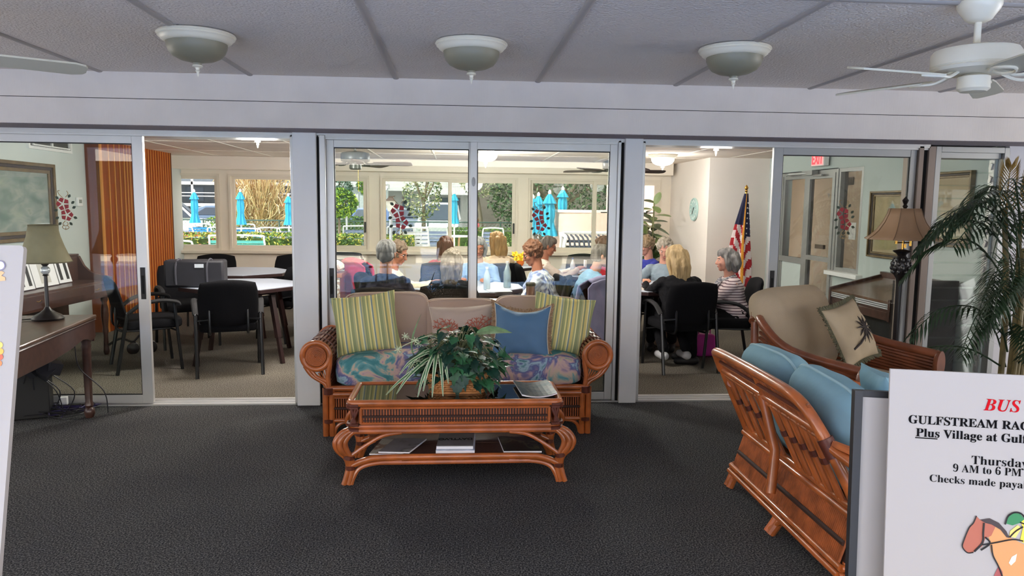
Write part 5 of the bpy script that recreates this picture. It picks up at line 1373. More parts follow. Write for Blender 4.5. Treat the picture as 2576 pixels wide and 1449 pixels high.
def chair(label, x, y, f, group='black guest chairs in the card room'):
    """f: direction the sitter looks, in plan"""
    global ch0
    rz = math.atan2(f[1], f[0])-pi/2
    if ch0: return dup(ch0, (x, y, 0), rz, label)
    t = ch0 = thing('guest_chair', label, 'chair', (x, y, 0), rz, group)
    o = rbox(.51, .50, .10, .05, crown=.015).build('seat', m_fab, t, loc=(0, .02, .385))
    b = MB(); NU, NV = 18, 14
    def bs(s, q, side):
        w = .255*(1-.06*q*q)*(1 if q < .6 else 1-.10*(q-.6)); x_ = w*s; z_ = .66+.215*q-(.03*s*s if q > 0 else -.03*s*s)*abs(q)
        th = .036*((1-s**6)*(1-q**6))**.5; y_ = -.235-.05*(q+.2)-.035*(1-s*s)+side*th
        return (x_, y_, z_)
    for side in (-1, 1):
        vs = [bs(sin((2*i/NU-1)*pi/2), sin((2*j/NV-1)*pi/2), side) for j in range(NV+1) for i in range(NU+1)]
        fs = [(j*(NU+1)+i, j*(NU+1)+i+1, (j+1)*(NU+1)+i+1, (j+1)*(NU+1)+i) for j in range(NV) for i in range(NU)]
        b.add(vs, fs if side < 0 else [q[::-1] for q in fs])
    b.build('backrest', m_fab, t, ang=180)
    for s in (-1, 1):
        b = MB(); b.tube([(s*.275, .24, 0), (s*.275, .19, .63)], .0145, 8); b.build('leg', m_frame, t)
        b = MB(); b.tube([(s*.275, -.30, 0), (s*.275, -.20, .55)], .0165, 8); b.build('leg', m_frame, t)
        b = MB(); b.tube(spl([(s*.275, -.19, .55), (s*.285, -.08, .63), (s*.29, .08, .655), (s*.28, .21, .635), (s*.275, .235, .60)], 5), [.022]+[.026]*19+[.02], 8, sq=.7); b.build('arm', m_fabtop, t)
        b = MB(); b.tube(spl([(s*.16, .18, .38), (s*.16, -.16, .375), (s*.16, -.27, .40), (s*.16, -.285, .50), (s*.16, -.275, .62)], 6), .011, 7); b.tube([(s*.275, -.21, .50), (s*.16, -.275, .52)], .009, 6); b.tube([(s*.275, .22, .36), (s*.16, .17, .375)], .009, 6); b.build('bracket', m_frame, t)
        MB().lathe([(0, 0), (.012, 0), (.012, .012), (0, .016)], (s*.275, -.20, .553), 10).build('cap', m_chrome, t)
    return t
card_table('octagonal pale topped card table nearest the opening on the left', -2.14, 7.55, RD(8))
card_table('octagonal pale topped card table near the windows, behind the first empty one', -2.58, 9.0, RD(-4))
card_table('card table of the cream cardigan and tie dye women behind the centre glass', .1, 7.42, RD(3))
card_table('card table of the striped shirt woman, half hidden by the right white post', 1.95, 7.55, RD(12))
card_table('card table of the short haired woman in the cream jacket', 1.62, 9.0, RD(5))
card_table('card table by the windows carrying the white box and yellow flowers', .45, 9.95, 0)
chair('empty black chair with its back to the lounge, largest at the left table', -2.11, 6.94, (-.31, .95))
chair('empty black chair seen from the side behind the left sliding door edge', -2.9, 7.11, (.87, .49))
chair('empty black chair between the wood partition and the table with the black bag', -2.93, 8.22, (.5, -.87))
chair('empty black chair under the left window, next to the wood partition', -3.13, 9.72, (.15, -1))
chair('empty black chair under the second window, farther back by the white post', -2.2, 9.75, (-.1, -1))
chair('empty black chair turned away at the far table, beside the left white post', -1.93, 8.62, (-.75, .66))
chair('black chair draped with the lavender jacket', 1.02, 6.62, (-.75, .66))
chair('empty black chair under the right window beyond the card players', 1.75, 10.3, (-.3, -1))
# bag on its chair
t = thing('black_bag', 'black fabric carrying bag with a small white tag, on the left card table', 'bag', (-2.50, 7.28, .743), RD(6))
MB().bx(-.27, .27, -.10, .10, 0, .26).build('body', mat('black_nylon', (22, 22, 30), .6, var=.15, vscale=12), t, bevel=.022)
for s in (-.14, .14):
    b = MB(); b.tube(spl([(s-.02, -.105, .03), (s-.02, -.108, .2), (s, -.06, .27), (s+.02, -.03, .25)], 5), .010, 6)
    b.build('handle', mat('bag_webbing', (58, 58, 66), .6), t)
MB().bx(.01, .09, -.108, -.100, .19, .225).build('tag', mat('pale_tag', (190, 196, 202), .4), t)
# things on and round the tables
def bottle(label, x, y, z, m1, h, r, capm):
    t = thing('water_bottle', label, 'bottle', (x, y, z))
    MB().lathe([(r*.9, 0), (r, .01), (r, h*.6), (r*.55, h*.8), (r*.38, h*.88), (r*.38, h*.93)], n=18).build('body', m1, t)
    MB().lathe([(r*.42, h*.92), (r*.42, h), (0, h)], n=14).build('cap', capm, t)
bottle('tall grey steel water bottle on the card table by the tie dye woman', .50, 7.30, .742, mat('steel_bottle', (150, 164, 160), .3, metal=.7), .26, .037, m_alud)
bottle('clear plastic water bottle with blue foot on the centre card table', .29, 7.10, .742, mat('clear_bottle', (186, 204, 214), .15, spec=.8), .22, .033, m_white)
bottle('small clear bottle beside the short haired woman in the cream jacket', 1.38, 8.72, .742, mat('clear_bottle_two', (206, 210, 214), .15, spec=.8), .20, .03, mat('blue_cap', (60, 90, 150), .4))
SB = thing('side_table', 'low dark wood side table just behind the centre glass', 'table', (.62, 6.28, 0))
MB().bx(-.34, .34, -.20, .20, .70, .735).build('tabletop', mat('reddish_wood', (110, 58, 38), .35, var=.2, vscale=5), SB, bevel=.004)
for sx in (-1, 1):
    for sy in (-1, 1): MB().cyl((sx*.30, sy*.16, 0), (sx*.30, sy*.16, .70), .018).build('leg', m_tabrim, SB)
t = thing('travel_tumbler', 'steel tumbler with black lid behind the sofa', 'tumbler', (.64, 6.36, .736)); MB().lathe([(.03, 0), (.036, .01), (.04, .12), (.042, .13)], n=20).build('cup', mat('brushed_steel', (150, 140, 128), .3, metal=.8), t); MB().lathe([(.043, .125), (.044, .145), (.036, .155), (0, .155)], n=20).build('lid', m_black, t)
t = thing('game_tray', 'oval tray heaped with reddish game pieces behind the sofa', 'tray', (.78, 6.26, .736))
b = MB(); b.lathe([(0, 0), (.15, 0), (.165, .02), (.158, .02), (.145, .008), (0, .008)], n=30, M=Matrix.Diagonal((1, .7, 1))); b.build('dish', mat('wood_dish', (120, 76, 56), .5), t)
b = MB(); rnd = random.Random(4)
for i in range(60): a = rnd.uniform(0, 6.28); r = .12*sqrt(rnd.random()); b.c = rnd.choice((0, 1)); b.box((r*cos(a), .7*r*sin(a), .015+.012*rnd.random()+.012*(r < .06)), (.03, .02, .01), (rnd.random(), rnd.random(), rnd.random()*3))
o = b.build('pieces', [mat('dusty_red', (150, 84, 80), .6), mat('cream_tile', (200, 176, 156), .6)], t); o['kind'] = 'stuff'
t = thing('cardboard_box', 'white cardboard box on the table by the windows', 'box', (.62, 9.95, .742)); MB().bx(-.12, .12, -.09, .09, 0, .11).build('body', mat('pale_card', (206, 196, 186), .8), t); MB().bx(-.124, .124, -.094, .094, .085, .115).build('lid', mat('pale_card_lid', (216, 206, 196), .8), t, bevel=.002)
t = thing('flower_bunch', 'bunch of yellow paper flowers on the table by the windows', 'flowers', (.86, 9.98, .742))
b = MB(); rnd = random.Random(9)
for i in range(24):
    p = V((rnd.uniform(-.1, .1), rnd.uniform(-.06, .06), .07+rnd.uniform(0, .10)))
    for k in range(5): a = 2*pi*k/5+i; leaf(b, p, (cos(a), sin(a)*.4-.3, .6), (0, -1, .4), .05, 1.3, BIG, .2, .1)
b.build('petals', mat('bright_yellow', (248, 208, 48), .6), t, ang=0); MB().lathe([(.03, 0), (.05, .03), (.055, .09), (.04, .10)], n=16).build('pot', mat('orange_pot', (236, 120, 40), .6), t)
for x, y, r_, lb in ((1.95, 7.35, .2, 'rows of game tiles standing on the table of the striped shirt woman'), (1.55, 8.85, .25, 'playing cards spread on the table of the woman in the cream jacket')):
    t = thing('game_set', lb, 'game', (x, y, .742)); rnd = random.Random(int(x*100)); b = MB(); c = MB()
    for i in range(40): a = rnd.uniform(0, 6.28); q = r_*sqrt(rnd.random())+.08; (b if i % 2 else c).box((q*cos(a), q*sin(a), .008), (.03, .022, .014) if r_ < .22 else (.06, .085, .002), (0, 0, rnd.random()*3))
    o = b.build('pale_pieces', mat('ivory_tile', (226, 214, 196), .4), t); o['kind'] = 'stuff'; o = c.build('dark_pieces', mat('maroon_tile', (120, 60, 60), .4), t); o['kind'] = 'stuff'
t = thing('paper_pad', 'white score pad on the card table by the writing woman', 'paper', (-.22, 7.30, .742), RD(-10)); MB().bx(-.11, .11, -.14, .14, 0, .006).build('sheets', m_paper, t)
t = thing('paper_pad', 'white paper sheets at the right side of the centre card table', 'paper', (.40, 7.02, .742), RD(8)); MB().bx(-.11, .11, -.12, .12, 0, .005).build('sheets', m_paper, t)
WC = thing('wood_cabinet', 'low wooden cabinet with lace trim beyond the centre glass', 'cabinet', (-1.42, 8.0, 0))
b = MB(); b.bx(-.22, .22, -.2, .2, .78, .82); b.build('top', mat('honey_wood', (150, 92, 52), .4, var=.2, vscale=4), WC, bevel=.004); MB().bx(-.2, .2, -.18, .18, .02, .78).build('body', MATS['honey_wood'], WC); b = MB(); b.bx(-.195, .195, -.19, -.18, .55, .78); b.build('lace', blotch_mat('white_lace', [(0, (226, 220, 206)), (.5, (226, 220, 206)), (.52, (170, 140, 110)), (1, (200, 180, 156))], 30, .2), WC)
t = thing('tissue_paper', 'heap of crumpled white tissue on the wooden cabinet', 'tissue', (-1.40, 8.0, .82)); b = MB(); rnd = random.Random(6)
for i in range(14): b.ell((rnd.uniform(-.16, .16), rnd.uniform(-.1, .1), rnd.uniform(.03, .09)), (rnd.uniform(.05, .09), rnd.uniform(.05, .08), rnd.uniform(.03, .06)), (rnd.random(), rnd.random(), rnd.random()), 7, 5)
b.build('crumples', mat('tissue_white', (240, 230, 214), .8, bump=.8, bscale=20), t, ang=0)
chair('black chair with the striped towel hung over it', -1.32, 9.35, (.2, .98))
chair('black chair with the pink jacket over its back', -.80, 8.28, (.85, .53))
def drape(name, label, cat, x, y, f, m, z1=.90, zl=(.45, .62), w=.50, seed=1, puff=.03):
    t = thing(name, label, cat, (x, y, 0), math.atan2(f[1], f[0])-pi/2); b = MB()
    for side in (-1, 1):
        def fn(s, q):
            s2 = 2*s-1; z = z1-.02*s2*s2-q*(z1-zl[0 if side < 0 else 1]-.05*noise.noise(V((s*3+seed, side, 0))))
            y_ = -.305-.045*(q < .05)+.05*q*.5+side*(.045+puff*q+.02*noise.noise(V((s*5+seed, q*3, side))))
            return V((w/2*s2*(1+.06*q), y_-.01*(1-q), z))
        o = len(b.v); b.grid(fn, 18, 12)
    tp = [b.v[i] for i in range(19)]; tq = [b.v[13*19+i] for i in range(19)]
    b.add([V(p) for p in tp]+[V(p) for p in tq]+[V(p).lerp(V(q), .5)+V((0, 0, .025)) for p, q in zip(tp, tq)], [(i, i+1, 38+i+1, 38+i) for i in range(18)]+[(38+i, 39+i, 20+i, 19+i) for i in range(18)])
    o = b.build('cloth', m, t, ang=180); q = o.modifiers.new('t', 'SOLIDIFY'); q.thickness = .012; return t
drape('striped_towel', 'black and white striped towel over a chair by the window', 'towel', -1.32, 9.35, (.2, .98), stripes_mat('towel_stripes', [(0, (40, 42, 52)), (.5, (226, 220, 212))], .085, 2), .96)
drape('pink_jacket', 'bright pink jacket over a chair back behind the centre glass', 'jacket', -.80, 8.28, (.85, .53), mat('raspberry_cloth', (200, 62, 92), .85, var=.12, vscale=8), .95)
drape('lavender_jacket', 'lavender jacket draped over a chair behind the sofa', 'jacket', 1.02, 6.62, (-.75, .66), mat('lavender_cloth', (146, 140, 172), .9, var=.12, vscale=9), .93, (.30, .50), .54, 4, .05)
t = thing('pink_purse', 'bright pink bag on the carpet under the right table', 'bag', (2.60, 7.50, 0)); rbox(.22, .13, .24, .04).build('body', mat('magenta', (198, 52, 150), .6, var=.1, vscale=10), t); MB().tube(spl([(-.06, 0, .22), (-.05, 0, .30), (.05, 0, .30), (.06, 0, .22)], 6), .007, 6).build('strap', MATS['magenta'], t)
t = thing('tan_bag', 'pale tan slouchy bag on the carpet under the right table', 'bag', (2.38, 8.05, 0)); rbox(.34, .18, .24, .06).build('body', mat('pale_tan', (176, 150, 132), .8), t); MB().tube(spl([(-.08, 0, .22), (-.06, 0, .32), (.06, 0, .32), (.08, 0, .22)], 6), .008, 6).build('strap', MATS['pale_tan'], t)
# ------------------------------------------------------------------ people
SKINS = {'light': (190, 136, 110), 'tan': (166, 108, 84), 'pink': (202, 148, 128)}
m_eyew = mat('eye_white', (232, 226, 220), .3); m_iris = mat('dark_iris', (44, 36, 32), .3); m_specs = mat('spectacle_frame', (48, 36, 34), .4)
def ruffle(me, amp, fr, seed=0.0, st=(1, 1, 1)):
    k = len(me.vertices); co = [0.0]*(3*k); nr = [0.0]*(3*k)
    me.vertices.foreach_get('co', co); me.vertex_normals.foreach_get('vector', nr)
    for i in range(k):
        x, y, z = co[3*i:3*i+3]
        d = amp*(noise.noise(V((x*fr*st[0]+seed, y*fr*st[1], z*fr*st[2])))+.5*noise.noise(V((x*fr*2.1*st[0], y*fr*2.1*st[1]+seed, z*fr*2.1*st[2]))))
        for j in range(3): co[3*i+j] += d*nr[3*i+j]
    me.vertices.foreach_set('co', co); me.update()
def limb(mb, P, R, n=12):
    """tapered limb with round ends"""
    P = [V(p) for p in P]; pts = []; rad = []
    d0 = (P[0]-P[1]).normalized(); d1 = (P[-1]-P[-2]).normalized()
    for a in (80, 55, 25): pts.append(P[0]+d0*R[0]*sin(RD(a))); rad.append(R[0]*cos(RD(a)))
    for i in range(len(P)-1):
        for k in range(5): t = k/5; pts.append(P[i].lerp(P[i+1], t)); rad.append(R[i]+(R[i+1]-R[i])*t)
    pts.append(P[-1]); rad.append(R[-1])
    for a in (25, 55, 80): pts.append(P[-1]+d1*R[-1]*sin(RD(a))); rad.append(R[-1]*cos(RD(a)))
    mb.tube(pts, rad, n)
def person(label, x, y, f, chair_label=None, sc=.95, lean=12, bulk=1.0, top=None, bottom=None, skin='light', hair=('bob', (150, 146, 140)), head=(0, 0), lh=None, rh=None, glasses=False, sleeve=1.0, shoes=(30, 28, 30), seat=0.0, side=0, vox=.0065, hold=None, collar=None, feet=0.0, tl=.43, seed=1):
    rz = math.atan2(f[1], f[0])-pi/2
    if chair_label: chair(chair_label, x, y, f)
    t = thing('person', label, 'person', (x, y, 0), rz, 'card players in the back room'); t.scale = (sc, sc, sc)
    rnd = random.Random(seed)
    l = RD(lean); sd = RD(side); u = V((sin(sd), sin(l)*cos(sd), cos(l)*cos(sd))); X = V((1, 0, 0)); F_ = X.cross(u)*-1; F_ = u.cross(X).normalized()
    Fw = V((0, cos(l), -sin(l)))
    H = V((0, -.10, .55+seat)); N = H+u*tl
    def ring(p, rx, ry, n=20): return [p+X*rx*cos(2*pi*i/n)+Fw*ry*sin(2*pi*i/n) for i in range(n)]
    TOR = [(q[0]*(tl/.5 if q[0] > 0 else 1),)+q[1:] for q in ((-.10, .15, .12, 0), (-.04, .185, .145, .0), (.06, .175, .14, .01), (.16, .162, .132, .02), (.27, .172, .138, .025), (.36, .178, .125, .015), (.43, .17, .095, 0), (.475, .115, .075, 0), (.50, .06, .055, 0))]
    def torso(mb, e, bmul): mb.loft([ring(H+u*h+Fw*fo*bmul, rx*bmul*(1 if h < .76*tl else 1/bmul**.6)+e, ry*bmul*(1 if h < .76*tl else 1/bmul**.6)+e) for h, rx, ry, fo in TOR])
    # head frame
    hy, hp = RD(head[0]), RD(head[1])
    HC = N+u*.10+V((0, .02, .075))
    HM = Matrix.Translation(HC) @ Euler((-hp-l*.35, 0, hy), 'XYZ').to_matrix().to_4x4()
    arms = []
    for s, tgt in ((-1, lh), (1, rh)):
        S = N-u*.075+X*s*(.165*bulk**.4)
        tgt = V(tgt) if tgt else V((s*.17, .25, .63))
        W_ = tgt.copy(); d = W_-S; D = min(.515, d.length); d.normalize(); W_ = S+d*D
        a = .275; b_ = .25; k = (a*a-b_*b_+D*D)/(2*D); hgt = sqrt(max(0, a*a-k*k))
        pole = V((s*.65, -.5, -.9)); pole = (pole-d*pole.dot(d)).normalized()
        arms.append((s, S, S+d*k+pole*hgt, W_))
    legs = []
    for s in (-1, 1):
        K = V((s*.12, .36, .50+seat*.6)); A = V((s*(.12), .34-.12*feet, .09+(.06 if feet > 1 else 0))); legs.append((s, H+V((s*.09, .03, -.05)), K, A))
    # body: one skin
    b = MB(); torso(b, -.012, bulk); b.T = HM
    b.ell((0, -.014, .030), (.073, .090, .086)); b.ell((0, .026, -.022), (.062, .064, .084)); b.ell((0, .058, -.088), (.034, .030, .026)); b.ell((0, .035, -.075), (.050, .045, .035))
    b.ell((0, .075, .026), (.048, .014, .012)); limb(b, [(0, .084, .012), (0, .103, -.026)], [.009, .014], 8); b.ell((0, .094, -.030), (.018, .012, .009))
    for s in (-1, 1): b.ell((s*.034, .066, -.026), (.024, .018, .022)); b.ell((s*.074, -.006, -.012), (.011, .020, .031), (0, 0, s*.3))
    b.ell((0, .084, -.055), (.022, .012, .007)); b.ell((0, .082, -.066), (.019, .012, .007)); b.T = None
    limb(b, [N-u*.05, HM @ V((0, -.018, -.055))], [.060, .050])
    for s, S, E_, W_ in arms:
        limb(b, [S, E_], [.046, .037]); limb(b, [E_, W_], [.038, .026])
        d = (W_-E_).normalized(); dn = V((0, 0, -1)); dn = (dn-d*dn.dot(d)).normalized() if abs(d.z) < .95 else V((0, 1, 0)); sx = d.cross(dn)*-1
        b.T = None; pc = W_+d*.045
        R_ = Matrix((d, sx, -dn)).transposed(); b.ell(pc, (.050, .040, .017), R_)
        for k, (o, ln) in enumerate(((-.030, .066), (-.010, .078), (.010, .073), (.029, .058))):
            c = W_+d*.082+sx*o; m1 = c+d*ln*.45+dn*ln*.20; m2 = m1+d*ln*.2+dn*ln*.42
            limb(b, [c-d*.03, c, m1, m2], [.010, .0095, .0085, .007], 7)
        th = W_+d*.025-sx*s*.030 if s > 0 else W_+d*.025+sx*.030
        sg = -1 if s > 0 else 1
        limb(b, [W_+d*.015+sx*sg*.018, th+sx*sg*.012+d*.018, th+sx*sg*.016+d*.055+dn*.012], [.013, .011, .008], 7)
    for s, h, K, A in legs:
        limb(b, [h, K], [.070, .050]); limb(b, [K, A], [.050, .034]); limb(b, [A+V((0, -.03, -.035)), A+V((0, .13, -.055))], [.034, .028])
    body = remesh(b, 'body', mat('skin_'+skin, SKINS[skin], .55, spec=.3, var=.08, vscale=14), t, vox, 2)
    # clothes
    b = MB(); torso(b, .010, bulk)
    for s, S, E_, W_ in arms:
        limb(b, [S-X*s*.02, S, E_], [.062, .062*bulk**.3, .050]); limb(b, [E_, E_.lerp(W_, sleeve*.93)], [.051, .040])
    if collar: limb(b, [N-u*.02+Fw*.01, N+u*.045], [.075, .062])
    o = remesh(b, 'top', top, t, vox*1.15, 3); ruffle(o.data, .009, 13, seed, (1, 1, 1.6))
    b = MB(); b.loft([ring(H+u*h, rx*bulk+.006, ry*bulk+.006) for h, rx, ry, _ in TOR[:3]])
    for s, h, K, A in legs: limb(b, [h, h.lerp(K, .5), K], [.098*bulk, .088*bulk, .066]); limb(b, [K, A+V((0, 0, .03))], [.066, .056])
    o = remesh(b, 'trousers', bottom, t, vox*1.5, 3); ruffle(o.data, .006, 12, seed)
    for s, h, K, A in legs:
        b = MB(); limb(b, [A+V((0, -.035, -.045)), A+V((0, .05, -.05)), A+V((0, .15, -.055))], [.046, .042, .036]); b.T = None
        o = remesh(b, 'shoe', mat('shoe_%d_%d_%d' % shoes, shoes, .6), t, .009, 2)
        for v in o.data.vertices: v.co.z = max(v.co.z, A.z-.088)
    # face
    for s in (-1, 1):
        e = MB(); e.T = HM; e.ell((s*.030, .0735, .005), (.0115, .010, .0048)); e.c = 1; e.ell((s*.030, .0815, .005), (.0055, .004, .0046)); e.build('eye', [m_eyew, m_iris], t)
        e = MB(); e.T = HM; e.tube([(s*.015, .084, .024), (s*.032, .083, .030), (s*.048, .073, .024)], .003, 5); e.build('eyebrow', mat('brow_%d' % hair[1][0], tuple(int(c*.7) for c in hair[1]), .8), t)
    e = MB(); e.T = HM; e.ell((0, .0905, -.0605), (.021, .0075, .0065)); e.build('lips', mat('lip_rose', (170, 96, 90), .5), t)
    if glasses:
        g = MB(); g.T = HM
        for s in (-1, 1):
            g.tube([(s*.032+.024*cos(a), .093-abs(.3*.024*cos(a)), .002+.018*sin(a)) for a in [2*pi*i/18 for i in range(18)]], .0022, 5, True); g.tube([(s*.054, .086, .006), (s*.074, .05, .006), (s*.078, -.01, .002)], .0022, 5)
        g.tube([(-.009, .096, .004), (.009, .096, .004)], .002, 5); g.build('glasses', m_specs, t)
    # hair
    st, hc = hair; hc = tuple(int(c*.78) for c in hc); b = MB(); b.T = HM
    b.ell((0, -.026, .040), (.083, .092, .086)); b.ell((0, -.045, -.01), (.078, .068, .07))
    if st == 'curly':
        for i in range(150):
            a = rnd.uniform(0, 2*pi); z = rnd.uniform(-.75, 1); r = sqrt(1-z*z); p = V((.084*r*cos(a), -.024+.092*r*sin(a), .036+.088*z))
            if p.y > .052 and p.z < .062: continue
            if p.z < -.02 and p.y > .01: continue
            b.ell(p, rnd.uniform(.014, .022), None, 7, 5)
    elif st == 'short':
        b.ell((0, .035, .090), (.062, .045, .030)); b.ell((0, .0, .075), (.08, .085, .052))
        for s in (-1, 1): b.ell((s*.070, .012, .028), (.016, .035, .045))
    elif st in ('bob', 'long', 'ponytail'):
        b.ell((0, .034, .086), (.066, .046, .032)); b.ell((0, -.01, .07), (.084, .092, .058))
        lo = {'bob': -.105, 'long': -.24, 'ponytail': -.03}[st]
        if st != 'ponytail':
            for s in (-1, 1): limb(b, [(s*.072, .012, .045), (s*.084, -.004, -.02), (s*.072, -.014, lo*.9)], [.026, .030, .024]); limb(b, [(s*.05, -.075, .02), (s*.055, -.085, lo*.5), (s*.045, -.075, lo)], [.05, .046, .030])
            limb(b, [(0, -.085, .03), (0, -.10, lo*.5), (0, -.09, lo-.01)], [.055, .05, .032])
        else: limb(b, [(0, -.11, .02), (0, -.15, -.04), (0, -.15, -.20)], [.03, .032, .012])
    o = remesh(b, 'hair', mat('hair_%d_%d_%d' % hc, hc, .55, var=.35, vscale=26, vstretch=(1, 1, .25), bump=.7, bscale=55, bstretch=(1, 1, .25), spec=.3), t, .006, 2)
    if st == 'curly': ruffle(o.data, .008, 42, seed)
    else: ruffle(o.data, .010, 30, seed, (1, 1, .22))
    if hold:
        s, S, E_, W_ = arms[1] if hold[1] > 0 else arms[0]; d = (W_-E_).normalized(); p = t.matrix_basis @ (W_+d*.10)
        tt = hold[0]; q = V((f[0], f[1], 0)).normalized()
        if tt == 'pen':
            o = thing('pen', 'dark pen held in the writing hand of the woman in the cream cardigan', 'pen'); MB().tube([p+V((0, 0, -.045)), p+V((-.02, .0, .085))], .0045, 6).build('barrel', m_black, o)
        else:
            o = thing('card_hand', hold[2], 'playing cards')
            for k in range(4):
                c = MB(); c.box(p+V((0, 0, .035))+q*(.01+.004*k), (.004 if abs(q.x) > .5 else .06, .06 if abs(q.x) > .5 else .004, .085), (0, 0, .1*k)); c.build('card', m_paper, o)
    return t
def cloth(n, c, **k): return mat('cloth_'+n, c, .9, spec=.15, bump=.4, bscale=30, var=.07, vscale=9, **k)
m_tie = blotch_mat('tie_dye', [(0, (52, 62, 108)), (.36, (72, 84, 134)), (.45, (150, 162, 190)), (.52, (206, 212, 216)), (.60, (214, 218, 216)), (.66, (110, 122, 160)), (.75, (58, 68, 112)), (1, (60, 70, 116))], 7, 1.2, .9, 3.0)
m_strp = stripes_mat('striped_jersey', [(0, (222, 206, 206)), (.70, (92, 66, 76))], .028, 2)
m_blk = cloth('black', (22, 22, 25)); m_navy = cloth('navy', (34, 38, 56)); m_crm = cloth('cream', (218, 204, 178)); m_dk = cloth('dark_trousers', (30, 30, 34)); m_jean = cloth('denim', (62, 74, 100))
person('woman in a cream cardigan with light brown hair writing at the centre table', -.66, 7.42, (1, -.12), 'black chair under the woman in the cream cardigan', top=m_crm, bottom=m_dk, skin='tan', hair=('curly', (150, 126, 104)), head=(-12, 18), lean=18, rh=(.05, .50, .80), lh=(-.16, .40, .80), hold=('pen', 1), glasses=True, seed=3)
person('woman with long grey blonde hair and black top, back turned, at the centre table', -.05, 6.66, (.12, 1), 'black chair under the grey blonde woman in black, right behind the sofa', top=m_blk, bottom=m_dk, hair=('long', (158, 142, 122)), lean=16, head=(0, 16), lh=(-.16, .42, .80), rh=(.16, .42, .80), seed=5, sc=.92)
person('grey haired person in navy seen from behind near the left centre glass', -.60, 6.42, (.15, 1), 'wide black chair under the grey haired person in navy, close to the glass', top=m_navy, bottom=m_dk, hair=('short', (176, 172, 170)), lean=6, seed=6, sc=.98)
person('grey haired woman in a pale blue top facing the lounge across the centre table', .24, 8.20, (-.15, -1), 'black chair under the grey haired woman in pale blue', top=cloth('pale_blue', (150, 178, 214)), bottom=m_jean, skin='tan', hair=('bob', (186, 184, 182)), head=(10, 8), lean=12, glasses=True, lh=(-.15, .40, .80), rh=(.15, .40, .80), seed=7)
person('person with long auburn hair and red top, back turned, at the window table', -.14, 9.15, (.2, 1), 'black chair under the auburn haired person at the window table', top=cloth('coral', (206, 84, 92)), bottom=m_dk, hair=('long', (112, 66, 46)), lean=8, seed=8, sc=.92, vox=.008)
person('person with fair hair and beige jacket seen from behind at the window table', .48, 9.10, (-.25, 1), 'black chair under the person in the beige jacket at the window table', top=cloth('beige', (196, 170, 136)), bottom=m_jean, hair=('long', (196, 150, 94)), lean=8, head=(30, 0), seed=9, sc=.97, vox=.008)
person('woman with short auburn hair and blue tie dye top, facing left', .80, 7.28, (-1, .12), 'black chair under the woman in the tie dye top', top=m_tie, bottom=m_dk, skin='tan', hair=('curly', (142, 96, 68)), head=(8, 20), lean=16, bulk=1.18, glasses=True, tl=.39, lh=(-.12, .36, .68), rh=(.12, .36, .68), seed=10, sc=.99)
person('short haired woman in glasses and a cream jacket holding cards, facing right', 1.04, 8.80, (1, .05), 'black chair under the short haired woman in the cream jacket', top=cloth('pale_cream', (226, 208, 194)), bottom=m_dk, skin='tan', hair=('short', (132, 118, 108)), head=(-4, 16), lean=15, glasses=True, rh=(.10, .42, .84), lh=(-.06, .42, .84), hold=('cards', 1, 'fan of cards in the hand of the woman in the cream jacket'), seed=11, sc=.95)
person('person in a red top with brown hair and glasses, beside the right door frame', 1.66, 8.28, (-.55, .8), 'black chair under the person in red', top=cloth('red', (186, 44, 52)), bottom=m_dk, hair=('bob', (136, 100, 78)), head=(30, 8), lean=10, glasses=True, seed=12, sc=.96, vox=.008)
person('person in a light blue shirt leaning over, mostly behind the right white post', 1.34, 7.42, (1, .15), 'black chair under the person in the light blue shirt', top=cloth('sky_blue', (140, 176, 200)), bottom=m_dk, hair=('short', (150, 140, 130)), lean=24, bulk=1.1, rh=(.1, .42, .80), lh=(-.1, .42, .80), seed=13)
person('woman with short curly fair hair and royal blue top beside the rubber plant', 2.34, 8.92, (-1, -.25), 'black chair under the curly haired woman in royal blue', top=cloth('royal_blue', (58, 66, 152)), bottom=m_dk, skin='pink', hair=('curly', (196, 168, 132)), head=(0, 14), lean=12, lh=(-.1, .36, .82), rh=(.1, .36, .82), seed=14)
person('person with white curly hair and grey top behind the blonde woman in black', 2.33, 8.15, (-.3, -1), 'black chair under the white haired person in grey', top=cloth('grey_blue', (142, 158, 168)), bottom=m_dk, skin='pink', hair=('curly', (214, 202, 182)), head=(0, 25), lean=10, rh=(.30, .42, .80), lh=(-.1, .40, .80), seed=15)
person('blonde long haired woman in black, back to the lounge, at the right table', 2.16, 6.95, (-.12, 1), 'large black chair under the blonde woman in black, in the right opening', top=m_blk, bottom=m_blk, hair=('long', (206, 176, 128)), head=(10, 10), lean=17, side=-5, bulk=1.12, tl=.39, lh=(-.2, .42, .80), rh=(.14, .42, .80), shoes=(206, 206, 208), feet=2, seed=16, sc=.98)
person('grey haired woman in a striped jersey with a scarf, facing left', 2.67, 7.14, (-1, .16), 'black chair under the woman in the striped jersey, in front of the flag', top=m_strp, bottom=m_blk, skin='pink', hair=('bob', (158, 154, 150)), head=(-4, 4), lean=10, bulk=1.08, tl=.38, lh=(-.05, .32, .84), rh=(.10, .32, .83), seed=17, sc=.95)
SCF = thing('scarf', 'grey patterned scarf round the neck of the woman in the striped jersey', 'scarf', (2.67, 7.14, 0), math.atan2(.16, -1)-pi/2)
b = MB(); Ns = V((0, -.02, .855))
b.tube([Ns+V((.075*cos(a), .065*sin(a)+.01, -.02*sin(a))) for a in [2*pi*i/20 for i in range(20)]], .026, 8, True)
b.tube(spl([Ns+V((-.03, .08, -.02)), Ns+V((-.05, .155, -.12)), Ns+V((-.05, .185, -.26)), Ns+V((-.05, .18, -.38))], 5), [.03]+[.036]*14+[.03], 8, sq=.5); b.tube(spl([Ns+V((.03, .08, -.02)), Ns+V((.04, .15, -.12)), Ns+V((.045, .175, -.24))], 5), .032, 8, sq=.5)
